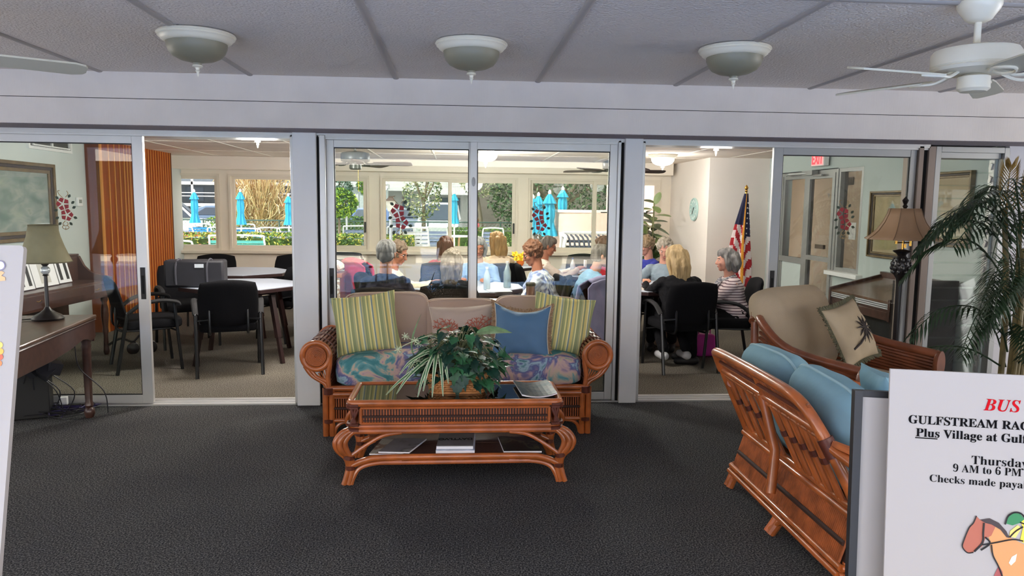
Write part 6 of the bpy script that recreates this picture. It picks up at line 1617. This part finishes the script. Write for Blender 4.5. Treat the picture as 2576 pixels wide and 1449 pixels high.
o = b.build('cloth', blotch_mat('grey_scarf', [(0, (72, 74, 88)), (.45, (120, 122, 132)), (.55, (206, 202, 200)), (.62, (96, 100, 116)), (1, (180, 178, 182))], 22, .6), SCF); 

# ------------------------------------------------------------------ outdoors beyond the windows
m_deck = mat('pool_deck', (226, 222, 214), .85, var=.05, vscale=2); m_lawn = mat('lawn', (128, 156, 84), .95, var=.3, vscale=3); m_asph = mat('asphalt', (150, 150, 150), .9, var=.08, vscale=4)
struct('ground_deck', MB().bx(-30, 30, 12.2, 25.8, -.3, -.05), m_deck)
struct('ground_lawn', MB().bx(-40, 40, 25.8, 29.5, -.3, -.06), m_lawn)
struct('ground_parking', MB().bx(-60, 60, 29.5, 75, -.3, -.06), m_asph)
m_aqua = mat('aqua_umbrella', (64, 184, 220), .8, var=.08, vscale=6); m_wfr = mat('white_enamel', (244, 244, 242), .4)
um = None
def umbrella(label, x, y, ztip, hc, wide=1.0):
    """closed market umbrella with a tied cover"""
    t = thing('pool_umbrella', label, 'umbrella', (x, y, -.05), 0, 'closed aqua umbrellas by the pool')
    z1 = ztip+.05; z0 = z1-hc
    MB().cyl((0, 0, 0), (0, 0, z1-.04), .022).build('pole', m_wfr, t)
    MB().lathe([(.2, 0), (.2, .03), (.05, .08), (.03, .16)], n=20).build('base', m_wfr, t)
    def cone(prof, n=40, k=8, amp=.16):
        b = MB(); b.loft([[V((r*wide*(1+amp*cos(k*2*pi*i/n))*cos(2*pi*i/n), r*wide*(1+amp*cos(k*2*pi*i/n))*sin(2*pi*i/n), z)) for i in range(n)] for r, z in prof], cap=False); return b
    H = hc
    cone([(.015, z1), (.05, z1-.06*H), (.085, z1-.14*H), (.125, z1-.24*H), (.12, z1-.245*H)]).build('top_flap', m_aqua, t)
    cone([(.03, z1-.06*H), (.07, z1-.2*H), (.095, z1-.35*H), (.10, z1-.5*H), (.085, z1-.66*H), (.10, z1-.78*H), (.14, z0+.06*H), (.15, z0)]).build('canopy', m_aqua, t)
    MB().lathe([(.03, z1-.02), (.035, z1+.03), (.012, z1+.07), (0, z1+.075)], n=14).build('finial', m_wfr, t)
    return t
for u, v0, v1, y, w, lb in ((488, 482, 561, 22, .95, 'closed aqua umbrella framed in the left window'), (604, 481, 565, 22, .95, 'closed aqua umbrella at the left of the second window, before the bare bush'), (725, 492, 566, 22.5, .9, 'closed aqua umbrella at the right of the second window'), (1143, 486, 563, 20, .8, 'closed aqua umbrella over the round table in the third window'), (1341, 497, 588, 16.4, .95, 'closed aqua umbrella leftmost of the cluster by the pink wall'), (1355, 491, 588, 16.9, .95, 'closed aqua umbrella just behind the leftmost one of the cluster'), (1383, 486, 594, 15.4, 1.05, 'largest closed aqua umbrella, touching the edge of the pink wall'), (1416, 476, 560, 17.4, 1.0, 'closed aqua umbrella rising behind the pink wall')):
    a, b_ = at(u, v0, y), at(u, v1, y); umbrella(lb, a.x, y, a.z, a.z-b_.z, w)
# strap loungers and chairs
m_stB = mat('blue_strap', (60, 160, 216), .6); m_stG = mat('grey_blue_strap', (150, 164, 196), .6); m_stA = mat('aqua_strap', (110, 220, 214), .6); m_stW = mat('white_strap', (232, 234, 240), .6)
def pool_chair(label, x, y, ztop, ms, rz=0, w=.62):
    t = thing('pool_chair', label, 'chair', (x, y, -.05), rz, 'strap chairs by the pool')
    H = ztop+.05
    P = [(-w/2, -.05, .38), (-w/2, .12, H-.08), (-w/2+.09, .14, H), (w/2-.09, .14, H), (w/2, .12, H-.08), (w/2, -.05, .38)]
    b = MB(); b.tube(spl(P[:2]+P[2:], 5), .018, 7); b.tube([(-w/2, -.05, .38), (-w/2, -.62, .40), (w/2, -.62, .40), (w/2, -.05, .38)], .018, 7); b.build('frame', m_wfr, t)
    for sx in (-1, 1):
        for yy in (-.05, -.58): MB().cyl((sx*w/2, yy, 0), (sx*w/2, yy, .39), .016, 7).build('leg', m_wfr, t)
        MB().tube(spl([(sx*w/2, .07, H-.22), (sx*(w/2+.03), -.2, .62), (sx*(w/2+.03), -.5, .60), (sx*w/2, -.58, .39)], 4), .017, 7).build('arm', m_wfr, t)
    b = MB(); n = 7
    for i in range(n): z = .45+(H-.12-.45)*i/(n-1); q = -.05+.18*(z-.38)/(H-.38); b.box((0, q, z), (w, .012, (H-.5)/n*.78), (0, 0, 0))
    b.build('back_straps', ms, t)
    b = MB()
    for i in range(7): b.box((0, -.12-.075*i, .405), (w, .058, .012))
    b.build('seat_straps', ms, t); return t
for u, v, y, m, rz, w, lb in ((505, 563, 21.4, m_stB, 180, .62, 'bright blue strap chair under the umbrella of the left window'), (462, 571, 20.6, m_stG, 175, .6, 'grey blue strap chair at the left end, beside the wood partition'), (443, 573, 21.5, m_stG, 185, .55, 'grey blue strap chair half cut off by the wood partition'), (549, 572, 21, m_stG, 170, .5, 'grey blue strap chair peeping past the mullion of the left window'), (618, 564, 22.6, m_stB, 180, .6, 'bright blue strap chair behind the second umbrella'), (625, 575, 20.4, m_stB, 180, .7, 'bright blue strap chair in front, under the second umbrella'), (679, 573, 21, m_stG, 180, .6, 'grey blue strap chair standing alone right of the bare bush'), (730, 573, 21, m_stG, 178, .66, 'grey blue strap chair under the third umbrella'), (905, 569, 18, m_stG, 180, .74, 'grey blue strap chair nearest the topiary tree'), (1010, 571, 17, m_stG, 175, .6, 'grey blue strap chair behind the hibiscus decal'), (1043, 573, 16.5, m_stW, 180, .6, 'white strap chair left of centre in the third window'), (1092, 572, 17.5, m_stG, 184, .6, 'grey blue strap chair below the parked white car'), (1240, 574, 18, m_stG, 180, .5, 'grey blue strap chair right of the centre door stile')):
    p = at(u, v, y); pool_chair(lb, p.x, y, p.z, m, RD(rz), w)
p = at(600, 592, 14.3); pool_chair('large aqua strap chair close outside the second window', p.x, 14.3, p.z, m_stA, RD(180), 1.0)
p = at(445, 605, 14.0); pool_chair('white strap chair low outside the left window', p.x, 14.0, p.z, m_stW, RD(172), .72)
t = thing('strap_lounger', 'white rimmed lounger with dark woven straps in front of the pink wall', 'lounger', (2.62, 13.8, -.05), RD(180))
b = MB()
for i in range(15):
    a = -.62+1.24*i/14; b.tube(spl([(a, .34, .45), (a, .30, .80), (a, .12, 1.0), (a, -.25, 1.06)], 5), .02, 5)
for z, y_ in ((.5, .34), (.62, .33), (.74, .315), (.86, .26), (.96, .17)): b.box((0, y_, z), (1.28, .012, .05), (.3, 0, 0))
b.build('woven_straps', mat('charcoal_strap', (70, 72, 84), .6), t)
b = MB(); b.tube(spl([(-.66, .36, 0), (-.66, .33, .78), (-.60, .15, 1.03), (-.56, -.3, 1.09), (.56, -.3, 1.09), (.60, .15, 1.03), (.66, .33, .78), (.66, .36, 0)], 6), .035, 8); b.tube([(-.66, -.5, 0), (-.6, -.3, 1.06)], .03, 6); b.tube([(.66, -.5, 0), (.6, -.3, 1.06)], .03, 6); b.build('frame', m_wfr, t)
t = thing('patio_table', 'round white table with wooden legs below the third window umbrella', 'table', (-.03, 18, -.05)); MB().lathe([(0, .84), (.36, .84), (.36, .87), (0, .87)], n=28).build('tabletop', m_wfr, t)
for k in range(4):
    a = pi/4+k*pi/2; b = MB(); b.tube(spl([(.12*cos(a), .12*sin(a), .84), (.10*cos(a), .10*sin(a), .3), (.34*cos(a), .34*sin(a), 0)], 5), .022, 6); b.build('leg', mat('tan_teak', (214, 176, 128), .6), t)
t = thing('patio_table', 'round white table between the strap chairs of the second window', 'table', (-5.9, 19.6, -.05)); MB().lathe([(0, .68), (.5, .68), (.5, .72), (0, .72)], n=28).build('tabletop', m_wfr, t); MB().lathe([(.25, 0), (.05, .06), (.04, .68)], n=14).build('pedestal', m_wfr, t)
# hedges, shrubs and trees
def foliage(mb, n, box, size, rnd, shape='box'):
    x0, x1, y0, y1, z0, z1 = box
    for _ in range(n):
        if shape == 'box':
            p = V((rnd.uniform(x0, x1), rnd.uniform(y0, y1), rnd.uniform(z0, z1)))
            if rnd.random() < .75:
                k = rnd.choice((0, 1, 1, 2, 2))
                if k == 0: p.x = rnd.choice((x0, x1))
                elif k == 1: p.y = y0
                else: p.z = z1+rnd.uniform(-.05, .03)
        else:
            a = rnd.uniform(0, 2*pi); c = rnd.uniform(-1, 1); s = sqrt(1-c*c); r = rnd.uniform(.55, 1)**.5
            p = V(((x0+x1)/2+(x1-x0)/2*r*s*cos(a), (y0+y1)/2+(y1-y0)/2*r*s*sin(a), (z0+z1)/2+(z1-z0)/2*r*c))
        d = V((rnd.uniform(-1, 1), rnd.uniform(-1, 1), rnd.uniform(-.6, 1))).normalized(); n_ = d.orthogonal().normalized(); n_.rotate(Matrix.Rotation(rnd.uniform(0, 6.28), 3, d)); w = n_*size*rnd.uniform(.3, .55); l = d*size*rnd.uniform(.8, 1.3)
        mb.c = rnd.randrange(0, foliage.nm)
        mb.add([p-l*.5, p+w*.5, p+l*.5, p-w*.5], [(0, 1, 2, 3)])
foliage.nm = 3
m_hg = [mat('hedge_yellow', (214, 206, 96), .6), mat('hedge_green', (122, 158, 66), .6), mat('hedge_dark', (66, 98, 48), .6)]
m_red = mat('croton_red', (206, 122, 84), .6)
m_core = mat('hedge_core', (74, 96, 48), .95, var=.4, vscale=9)
def hedge(label, x0, x1, y, zt, n, ms, name='hedge'):
    rnd = random.Random(int(x0*10)); t = thing(name, label, 'hedge', ((x0+x1)/2, y, -.05)); h = (x1-x0)/2; foliage.nm = len(ms)
    b = MB(); foliage(b, n, (-h, h, -.35, .35, .05, zt+.05), .085, rnd); b.build('leaves', ms, t, ang=0)
    b = MB(); b.bx(-h+.08, h-.08, -.26, .3, .0, zt-.05); b.build('branches', m_core, t, ang=0)
hedge('long clipped yellow green hedge outside the left window', -6.9, -5.2, 17, .85, 2400, m_hg+[m_red])
hedge('long clipped yellow green hedge outside the second window', -5.2, -3.2, 17, .86, 2600, m_hg)
hedge('clipped yellow green hedge by the topiary tree', -3.1, -2.1, 16.6, .86, 1500, m_hg)
hedge('clipped yellow green hedge beside the lamp post in the third window', -1.85, -.95, 16.4, .86, 1400, m_hg)
hedge('low green hedge along the fence at the right of the third window', -.3, 2.2, 24.5, .8, 2000, m_hg[1:])
hedge('dark clipped hedge along the parking, behind the topiary tree', -5.2, -2.9, 29.2, 1.05, 1500, m_hg[1:])
rnd = random.Random(21)
def tree(name, label, x, y, h, box, n, ms, size=.16, trunk=.08, shape='ball', lean=0):
    t = thing(name, label, 'tree', (x, y, -.05)); foliage.nm = len(ms); b = MB(); foliage(b, n, box, size, rnd, shape); b.build('crown', ms, t, ang=0)
    b = MB(); zt = (box[4]+box[5])/2; b.tube(spl([(0, 0, 0), (lean*.3, 0, zt*.5), (lean, 0, zt)], 5), [trunk*(1-.5*i/10) for i in range(11)], 8)
    for k in range(5): a = k*1.3; b.tube([(lean*.8, 0, zt*.8), (lean+(box[1]-box[0])*.3*cos(a), .3*sin(a), zt+(box[5]-zt)*.5)], trunk*.35, 6)
    b.build('trunk', mat('grey_bark', (132, 118, 102), .9, var=.2, vscale=10), t); return t
m_tg = [mat('bright_leaf', (176, 206, 70), .6), mat('mid_leaf', (106, 150, 70), .6), mat('deep_leaf', (58, 92, 52), .6)]
m_od = [mat('olive_leaf', (172, 178, 130), .7), mat('olive_dark_leaf', (120, 134, 100), .7), mat('pale_twig_leaf', (206, 202, 158), .7)]
tree('topiary_tree', 'bright green flat topped tree seen behind the left centre door', -3.75, 24, 2.4, (-.55, .6, -.5, .5, 1.15, 2.1), 2200, m_tg, .12, .06)
tree('topiary_tree', 'small bright green treetop above the flat topped tree', -3.3, 27, 2.6, (-.3, .5, -.4, .4, 1.9, 2.7), 900, m_tg, .12, .04)
tree('pine_tree', 'soft blue green tree at the left edge of the left centre door', -6.6, 41.5, 4, (-1.0, .9, -.7, .7, 1.5, 3.4), 1500, [mat('blue_leaf', (130, 170, 150), .7), m_tg[2]], .15)
tree('oak_tree', 'loose grey green tree in the middle of the third window', -1.25, 28, 3.5, (-.8, .7, -.8, .8, 1.0, 3.1), 1000, m_od+[m_tg[2]], .13, .1)
tree('oak_tree', 'grey green tree with bare limbs left of the right mullion', .95, 27, 3.5, (-.9, .9, -.6, .6, 1.9, 3.2), 800, m_od, .12, .09, lean=-.35)
tree('oak_tree', 'overhanging olive green tree above the left window', -10.0, 38, 4.5, (-3.2, 3.4, -1.2, 1.2, 2.6, 4.6), 2600, m_od, .2, .15)
tree('dark_tree', 'dark evergreen mass behind the umbrella cluster', 3.6, 26, 5, (-2.6, 2.6, -1, 1, .4, 3.4), 3800, [m_tg[2], mat('shade_leaf', (82, 88, 72), .8), m_od[1]], .18, .2)
tree('dark_tree', 'dark evergreen tree beside the pink building', 8.2, 28, 5, (-1.6, 1.6, -1, 1, .4, 3.6), 2200, [m_tg[2], m_tg[1]], .18, .2)
tree('round_shrub', 'pale green round shrub by the fence, right of the centre stile', .95, 19.5, 1, (-.45, .5, -.3, .3, .05, .80), 900, [m_tg[1], m_od[2], m_od[0]], .09, .03)
tree('round_shrub', 'leafy shrub with yellow tips behind the dark car', -8.2, 27, 1, (-.8, .9, -.3, .3, .1, 1.25), 900, m_tg, .12, .03)
tree('round_shrub', 'green shrub between the third umbrella and the bare bush', -5.5, 23.8, 1, (-.6, .8, -.3, .3, .05, .85), 1000, m_tg[1:], .1, .03)
t = thing('bare_bush', 'big tangle of tan bare twigs filling the second window', 'bush', (-7.35, 28.2, -.05)); b = MB(); rb = random.Random(4)
for i in range(620):
    a = rb.uniform(0, 2*pi); sp = rb.uniform(.2, 1.35); h = rb.uniform(1.2, 3.4); x0 = rb.uniform(-.25, .25)
    if i % 3 == 0: x0 = rb.uniform(-1.0, .9); sp *= .6
    P = [(x0, rb.uniform(-.2, .2), rb.uniform(0, .8)), (x0+sp*.45*cos(a), sp*.3*sin(a), h*.6), (x0+sp*cos(a), sp*.6*sin(a), h*.9+rb.uniform(-.3, .2)), (x0+sp*1.15*cos(a)+rb.uniform(-.15, .15), sp*.7*sin(a), h*.85+rb.uniform(-.5, .3))]
    b.c = rb.choice((0, 0, 1, 2)); b.tube(spl(P, 3), rb.uniform(.007, .015), 3, cap=False)
b.build('twigs', [mat('tan_twig', (224, 196, 146), .8), mat('brown_twig', (170, 138, 100), .8), mat('pale_straw', (240, 226, 182), .8)], t, ang=0)
b = MB(); foliage.nm = 2; foliage(b, 900, (-.9, .9, -.4, .4, .1, 2.4), .09, rb, 'ball'); b.build('leaves', [m_od[2], m_od[0]], t, ang=0)
# fence
t = thing('chain_link_fence', 'low green chain link fence between pool deck and parking', 'fence', (0, 25.6, -.05)); b = MB()
b.tube([(-16, 0, 1.02), (14, 0, 1.02)], .022, 6); 
b.build('top_rail', mat('fence_green', (70, 96, 88), .5), t)
for i in range(13): MB().cyl((-16+2.5*i, 0, 0), (-16+2.5*i, 0, 1.05), .026, 6).build('post', MATS['fence_green'], t)
b = MB(); k = 230
for i in range(k):
    x = -16+30*i/k
    for s in (-1, 1): b.tube([(x, 0, .03), (x+s*1.0, 0, 1.0)], .004, 3, cap=False)
b.build('mesh', mat('fence_wire', (150, 164, 160), .5), t)
# vehicles
m_win = mat('car_window', (60, 74, 90), .08, spec=.9); m_tyre = mat('tyre', (34, 34, 36), .8)
def car(label, x, y, rz, c, suv=0, name='car'):
    t = thing(name, label, 'car', (x, y, -.06), rz, 'parked cars'); m = mat('paint_%d_%d_%d' % c, c, .25, coat=.6)
    L_, Wd = 4.5, 1.78; H = 1.72 if suv else 1.45
    side = [(-2.25, .35), (-2.25, .75), (-2.1, .86), (-1.25, .95), (1.4, .95), (2.15, .85), (2.25, .7), (2.25, .35)]
    b = MB(); b.poly([(p, -Wd/2, q) for p, q in side], (0, Wd, 0)); b.build('body', m, t, ang=0, bevel=.06)
    cab = [(-1.3, .93), (-.55, H-.06), (-.2, H), (1.1, H), (1.55 if not suv else 1.9, H-.12), (2.0 if not suv else 2.15, .95)]
    b = MB(); ins = .14
    b.loft([[V((p, (-Wd/2+.03)+ins*max(0, (q-.93)/(H-.93)), q)) for p, q in cab], [V((p, (Wd/2-.03)-ins*max(0, (q-.93)/(H-.93)), q)) for p, q in cab]]); b.build('cabin', m, t, ang=0, bevel=.05)
    b = MB(); w2 = [(-1.12, .98), (-.52, H-.12), (1.05, H-.10), (1.62, .98)]
    for s in (-1, 1): b.poly([(p, s*(Wd/2-.02-ins*(q-.93)/(H-.93)*.95), q) for p, q in w2], (0, s*.012, 0))
    b.poly([(-1.27, -.72, .99), (-.60, -.62, H-.10), (-.60, .62, H-.10), (-1.27, .72, .99)], (-.02, 0, .02)); xr = 2.0 if not suv else 2.17; b.poly([(xr, -.70, 1.0), (xr-.42 if not suv else xr-.2, -.6, H-.14), (xr-.42 if not suv else xr-.2, .6, H-.14), (xr, .70, 1.0)], (.02, 0, .02)); b.build('windows', m_win, t, ang=0)
    for sx in (-1.38, 1.38):
        for sy in (-1, 1):
            M = Euler((pi/2, 0, 0)).to_matrix(); w = MB(); w.lathe([(0, -.1), (.30, -.1), (.33, -.06), (.33, .06), (.30, .1), (0, .1)], (sx, sy*.80, .33), 20, M); o = w.build('wheel', m_tyre, t); h = MB(); h.lathe([(0, -.115), (.20, -.11), (.20, .11), (0, .115)], (sx, sy*.80, .33), 12, M); h.build('hub', m_alu, o)
    b = MB(); b.bx(-2.27, -2.2, -.75, -.5, .62, .74); b.bx(-2.27, -2.2, .5, .75, .62, .74); b.build('headlights', m_glassw, t); b = MB(); b.bx(2.2, 2.27, -.78, -.55, .66, .82); b.bx(2.2, 2.27, .55, .78, .66, .82); b.build('tail_lights', mat('tail_red', (176, 30, 30), .3), t)
    return t
m_glassw = mat('lamp_glass', (230, 234, 238), .1)
car('white sports utility car at the left edge of the left window', -12.0, 31.4, RD(180+14), (236, 238, 242), 1)
car('blue grey car parked behind the white one in the left window', -12.0, 40.5, RD(180), (112, 136, 166))
car('near black car behind the fence in the left window', -9.7, 36.6, RD(0), (36, 40, 48))
car('silver car beside the third umbrella', -7.6, 41, RD(90), (186, 196, 210))
car('white car parked left of the topiary tree trunk', -5.6, 32.5, RD(90), (232, 236, 240), 1)
car('blue car parked right of the topiary tree', -3.6, 33.0, RD(84), (84, 118, 170))
car('white sports utility car facing the fence in the third window', -.75, 32.2, RD(88), (228, 232, 236), 1)
car('grey blue car behind the hibiscus decal in the third window', -2.6, 38.5, RD(90), (130, 146, 166))
# buildings
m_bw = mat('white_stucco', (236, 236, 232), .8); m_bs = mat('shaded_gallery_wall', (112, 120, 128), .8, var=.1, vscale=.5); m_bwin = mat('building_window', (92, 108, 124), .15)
t = thing('motel_building', 'two storey building with white gallery railings behind the left windows', 'building', (-17, 58, -.06))
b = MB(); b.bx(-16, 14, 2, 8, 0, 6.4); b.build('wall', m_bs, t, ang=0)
for z in (0.05, 1.32, 2.95): b = MB(); b.bx(-16, 14, -.1, 2, z, z+(.12 if z < .2 else .22)); b.build('floor_slab', m_bw, t, ang=0)
for z in (.62, 2.05, 2.30): b = MB(); b.bx(-16, 14, -.08, .0, z, z+.07); b.build('railing', m_bw, t, ang=0)
for i in range(17): b = MB(); b.bx(-16+1.85*i, -15.86+1.85*i, -.1, .05, 0, 6.2); b.build('post', m_bw, t, ang=0)
for i in range(8): b = MB(); b.bx(-15+3.6*i, -13.6+3.6*i, 1.96, 2.02, 1.7, 2.8); b.build('window', m_bwin, t, ang=0)
t = thing('white_building', 'white building with balcony balustrade behind the third window', 'building', (-1.2, 48.5, -.06))
b = MB(); b.bx(-4.4, 2.4, 1.2, 6, 0, 6); b.build('wall', mat('pale_building', (206, 206, 200), .8), t, ang=0)
b = MB(); b.bx(-.9, 2.2, -.2, 1.2, 2.28, 2.48); b.build('balcony_floor', m_bw, t, ang=0)
b = MB(); b.bx(-.9, 2.2, -.2, -.1, 2.82, 2.9)
for i in range(26): b.bx(-.85+.118*i, -.80+.118*i, -.18, -.12, 2.48, 2.82)
b.build('balustrade', m_bw, t, ang=0)
for x in (-.9, 1.9): b = MB(); b.bx(x, x+.3, -.15, .15, 0, 2.28); b.build('post', m_bw, t, ang=0)
for x, w in ((-3.6, .5), (-2.4, .5), (.1, 1.3)): b = MB(); b.bx(x, x+w, 1.12, 1.22, .9, 2.1); b.build('window', m_bwin, t, ang=0)
b = MB(); b.bx(-4.3, -1.2, -.1, 1.2, 2.5, 2.72); b.build('eave', m_bw, t, ang=0)
t = thing('garden_shed', 'white building with a pale door beyond the topiary tree', 'building', (-5.4, 44, -.06)); MB().bx(-2.8, 1.1, 0, 3, 0, 2.9).build('wall', mat('mint_wall', (216, 226, 222), .8), t, ang=0); MB().bx(-2.9, 1.2, -.2, 3.1, 2.6, 2.85).build('roof_edge', m_bw, t, ang=0); MB().bx(.1, .6, -.04, .02, .6, 2.1).build('window', m_bwin, t, ang=0); MB().bx(-.75, -.35, -.04, .02, .1, 2.2).build('door', m_bw, t, ang=0)
t = thing('white_stairway', 'white outdoor stair rail with posts right of the centre stile', 'railing', (2.0, 39, -.06))
b = MB()
for x in (-.95, -.3, 1.0): b.bx(x, x+.13, -.06, .06, 0, 2.15 if x < .5 else 2.0)
b.build('posts', m_bw, t, ang=0); b = MB(); b.poly([(-1.1, -.05, 1.95), (1.1, -.05, 1.70), (1.1, -.05, 1.50), (-1.1, -.05, 1.78)], (0, .1, 0)); b.build('upper_rail', m_bw, t, ang=0); b = MB(); b.poly([(-1.1, -.05, 1.45), (1.1, -.05, 1.28), (1.1, -.05, 1.12), (-1.1, -.05, 1.28)], (0, .1, 0)); b.build('lower_rail', m_bw, t, ang=0)
t = thing('beach_umbrella_awning', 'low orange red awning behind the dark car in the left window', 'awning', (-12.0, 45, -.06)); b = MB(); b.poly([(-1.5, -.6, 1.25), (1.0, -.6, 1.42), (3.2, -.6, 1.35), (3.2, .8, 1.55), (1.0, .8, 1.62), (-1.5, .8, 1.45)], (0, 0, .06)); b.build('cloth', mat('orange_canvas', (228, 110, 76), .8), t, ang=0)
for x in (-1.3, 1.0, 3.0): MB().cyl((x, 0, 0), (x, 0, 1.42), .04, 6).build('post', m_bw, t)
t = thing('grey_backdrop', 'grey brown backdrop wall added behind the umbrella cluster and pink wall', 'building', (6, 34, -.06)); MB().bx(-5.2, 6, 0, 4, 0, 4.6).build('wall', mat('grey_brown_wall', (124, 116, 106), .9, var=.15, vscale=1.5), t, ang=0); MB().bx(-5.4, 6.2, -.3, 4.2, 4.6, 4.8).build('roof', m_bw, t, ang=0)  # backdrop added to close the white sky holes between the leaves
# pink wall and building
m_pink = mat('pink_stucco', (240, 208, 190), .85, bump=.2, bscale=90)
P = [(2.9+.85*cos(a), 15.7+.85*sin(a)) for a in [RD(90+180*i/14) for i in range(15)]]
P = P+[(5.2, 14.85), (5.2, 16.55)]
b = MB(); b.poly([(p, q, -.1) for p, q in P], (0, 0, 1.55)); b.c = 1; b.poly([(p+(-.03 if p < 3 else 0), q, 1.43) for p, q in P], (0, 0, .05)); struct('wall_pink_curved', b, [m_pink, mat('pale_coping', (246, 232, 220), .8)])
b = MB(); b.bx(4.05, 6.5, 16.6, 20, -.1, 4.5); struct('wall_pink_building', b, m_pink)
def lantern(label, x, y, zt, s=1.0):
    t = thing('lamp_post', label, 'lamp post', (x, y, -.05)); zt += .05
    MB().cyl((0, 0, 0), (0, 0, zt-.26*s), .03*s).build('post', mat('pale_post', (196, 200, 206), .5), t); b = MB(); w0, w1 = .052*s, .088*s
    b.loft([[V((-w, -w, z)), V((w, -w, z)), V((w, w, z)), V((-w, w, z))] for w, z in ((w0, zt-.26*s), (w1, zt-.06*s))]); b.build('lantern_glass', mat('lantern_white', (246, 244, 236), .5), t, ang=0)
    b = MB(); b.loft([[V((-w, -w, z)), V((w, -w, z)), V((w, w, z)), V((-w, w, z))] for w, z in ((w1*1.15, zt-.06*s), (w1*.5, zt), (w1*.45, zt+.03*s))]); b.build('lantern_cap', mat('bronze_cap', (96, 76, 66), .5), t, ang=0)
lantern('lamp post with white lantern outside the third window', -1.28, 14.5, 1.68); lantern('small lamp post with lantern under the topiary tree', -3.66, 25, 1.42, 1.1)
t = thing('person', 'person in a red shirt standing far off behind the fence', 'person', (.78, 28.5, -.06)); t.scale = (.68, .68, .68); b = MB(); b.ell((0, 0, 1.55), (.10, .11, .13)); limb(b, [(0, 0, 1.45), (0, 0, 1.36)], [.06, .07]); b.loft([[V((rx*cos(2*pi*i/16), ry*sin(2*pi*i/16), z)) for i in range(16)] for z, rx, ry in ((.78, .17, .12), (1.0, .16, .11), (1.25, .2, .12), (1.36, .15, .09), (1.40, .06, .05))])
for s in (-1, 1): limb(b, [(s*.19, 0, 1.31), (s*.24, .03, 1.04), (s*.22, -.06, .80)], [.05, .042, .034]); limb(b, [(s*.09, 0, .85), (s*.10, 0, .48), (s*.10, .02, .08)], [.09, .062, .042]); limb(b, [(s*.10, .04, .04), (s*.10, -.12, .03)], [.045, .036])
remesh(b, 'body', mat('skin_tan', SKINS['tan'], .55), t, .02, 2); b = MB(); b.loft([[V((rx*cos(2*pi*i/16), ry*sin(2*pi*i/16), z)) for i in range(16)] for z, rx, ry in ((.76, .19, .14), (1.0, .18, .13), (1.25, .215, .135), (1.37, .16, .1), (1.41, .075, .065))])
for s in (-1, 1): limb(b, [(s*.19, 0, 1.31), (s*.23, .02, 1.12)], [.066, .06])
remesh(b, 'shirt', mat('coral_shirt', (222, 90, 104), .9), t, .02, 2); b = MB()
for s in (-1, 1): limb(b, [(s*.09, 0, .84), (s*.10, 0, .48), (s*.10, .02, .12)], [.115, .08, .06])
remesh(b, 'trousers', mat('far_denim', (92, 104, 130), .9), t, .02, 2); b = MB(); b.ell((0, .02, 1.60), (.11, .12, .10)); b.build('hair', mat('far_hair', (150, 120, 96), .8), t)
# ------------------------------------------------------------------ pool terrace behind the camera (lights the lounge, mirrored in the glass)
struct('ground_terrace', MB().bx(-16, 14, -1.5, -.6, -.3, -.02), m_deck)
struct('ground_terrace_far', MB().bx(-16, 14, -22, -8.7, -.3, -.02), m_deck)
m_water = bpy.data.materials.new('pool_water'); m_water.use_nodes = True
_n = m_water.node_tree; _p = _n.nodes['Principled BSDF']; _p.inputs['Roughness'].default_value = .12
_tc = _n.nodes.new('ShaderNodeTexCoord'); _mp = _n.nodes.new('ShaderNodeMapping'); _mp.inputs['Scale'].default_value = (1, 2.2, 1); _n.links.new(_tc.outputs['Object'], _mp.inputs[0])
_v = _n.nodes.new('ShaderNodeTexNoise'); _v.inputs['Scale'].default_value = 2.6; _v.inputs['Detail'].default_value = 5; _v.inputs['Distortion'].default_value = 1.5; _n.links.new(_mp.outputs[0], _v.inputs['Vector'])
_r = _n.nodes.new('ShaderNodeValToRGB'); _r.color_ramp.elements[0].position = .35; _r.color_ramp.elements[1].position = .68; _r.color_ramp.elements[0].color = L((58, 116, 204))+(1,); _r.color_ramp.elements[1].color = L((176, 208, 244))+(1,)
_n.links.new(_v.outputs['Fac'], _r.inputs[0]); _n.links.new(_r.outputs[0], _p.inputs['Base Color'])
struct('water_pool', MB().bx(-14, 9, -8.7, -1.5, -.3, -.08), m_water)
t = thing('planter_shrub', 'clipped dome shrub in a white planter on the far pool edge', 'planter', (-.74, -9.0, -.02)); MB().loft([[V((-w, -w, z)), V((w, -w, z)), V((w, w, z)), V((-w, w, z))] for w, z in ((.20, 0), (.26, .38))]).build('planter_box', m_wfr, t, ang=0)
b = MB(); foliage.nm = 2; foliage(b, 1500, (-.25, .25, -.25, .25, .30, .80), .05, rnd, 'ball'); b.build('shrub', m_tg[1:], t, ang=0)
struct('glare_screen_far', MB().bx(-16, 14, -12.5, -11.8, -.1, 2.75), mat('dark_green_screen', (44, 62, 40), .95, var=.5, vscale=5))  # unseen screen added to keep bright sky out of the door glass reflections
try: bpy.data.scenes.remove(BENCH)
except Exception: pass
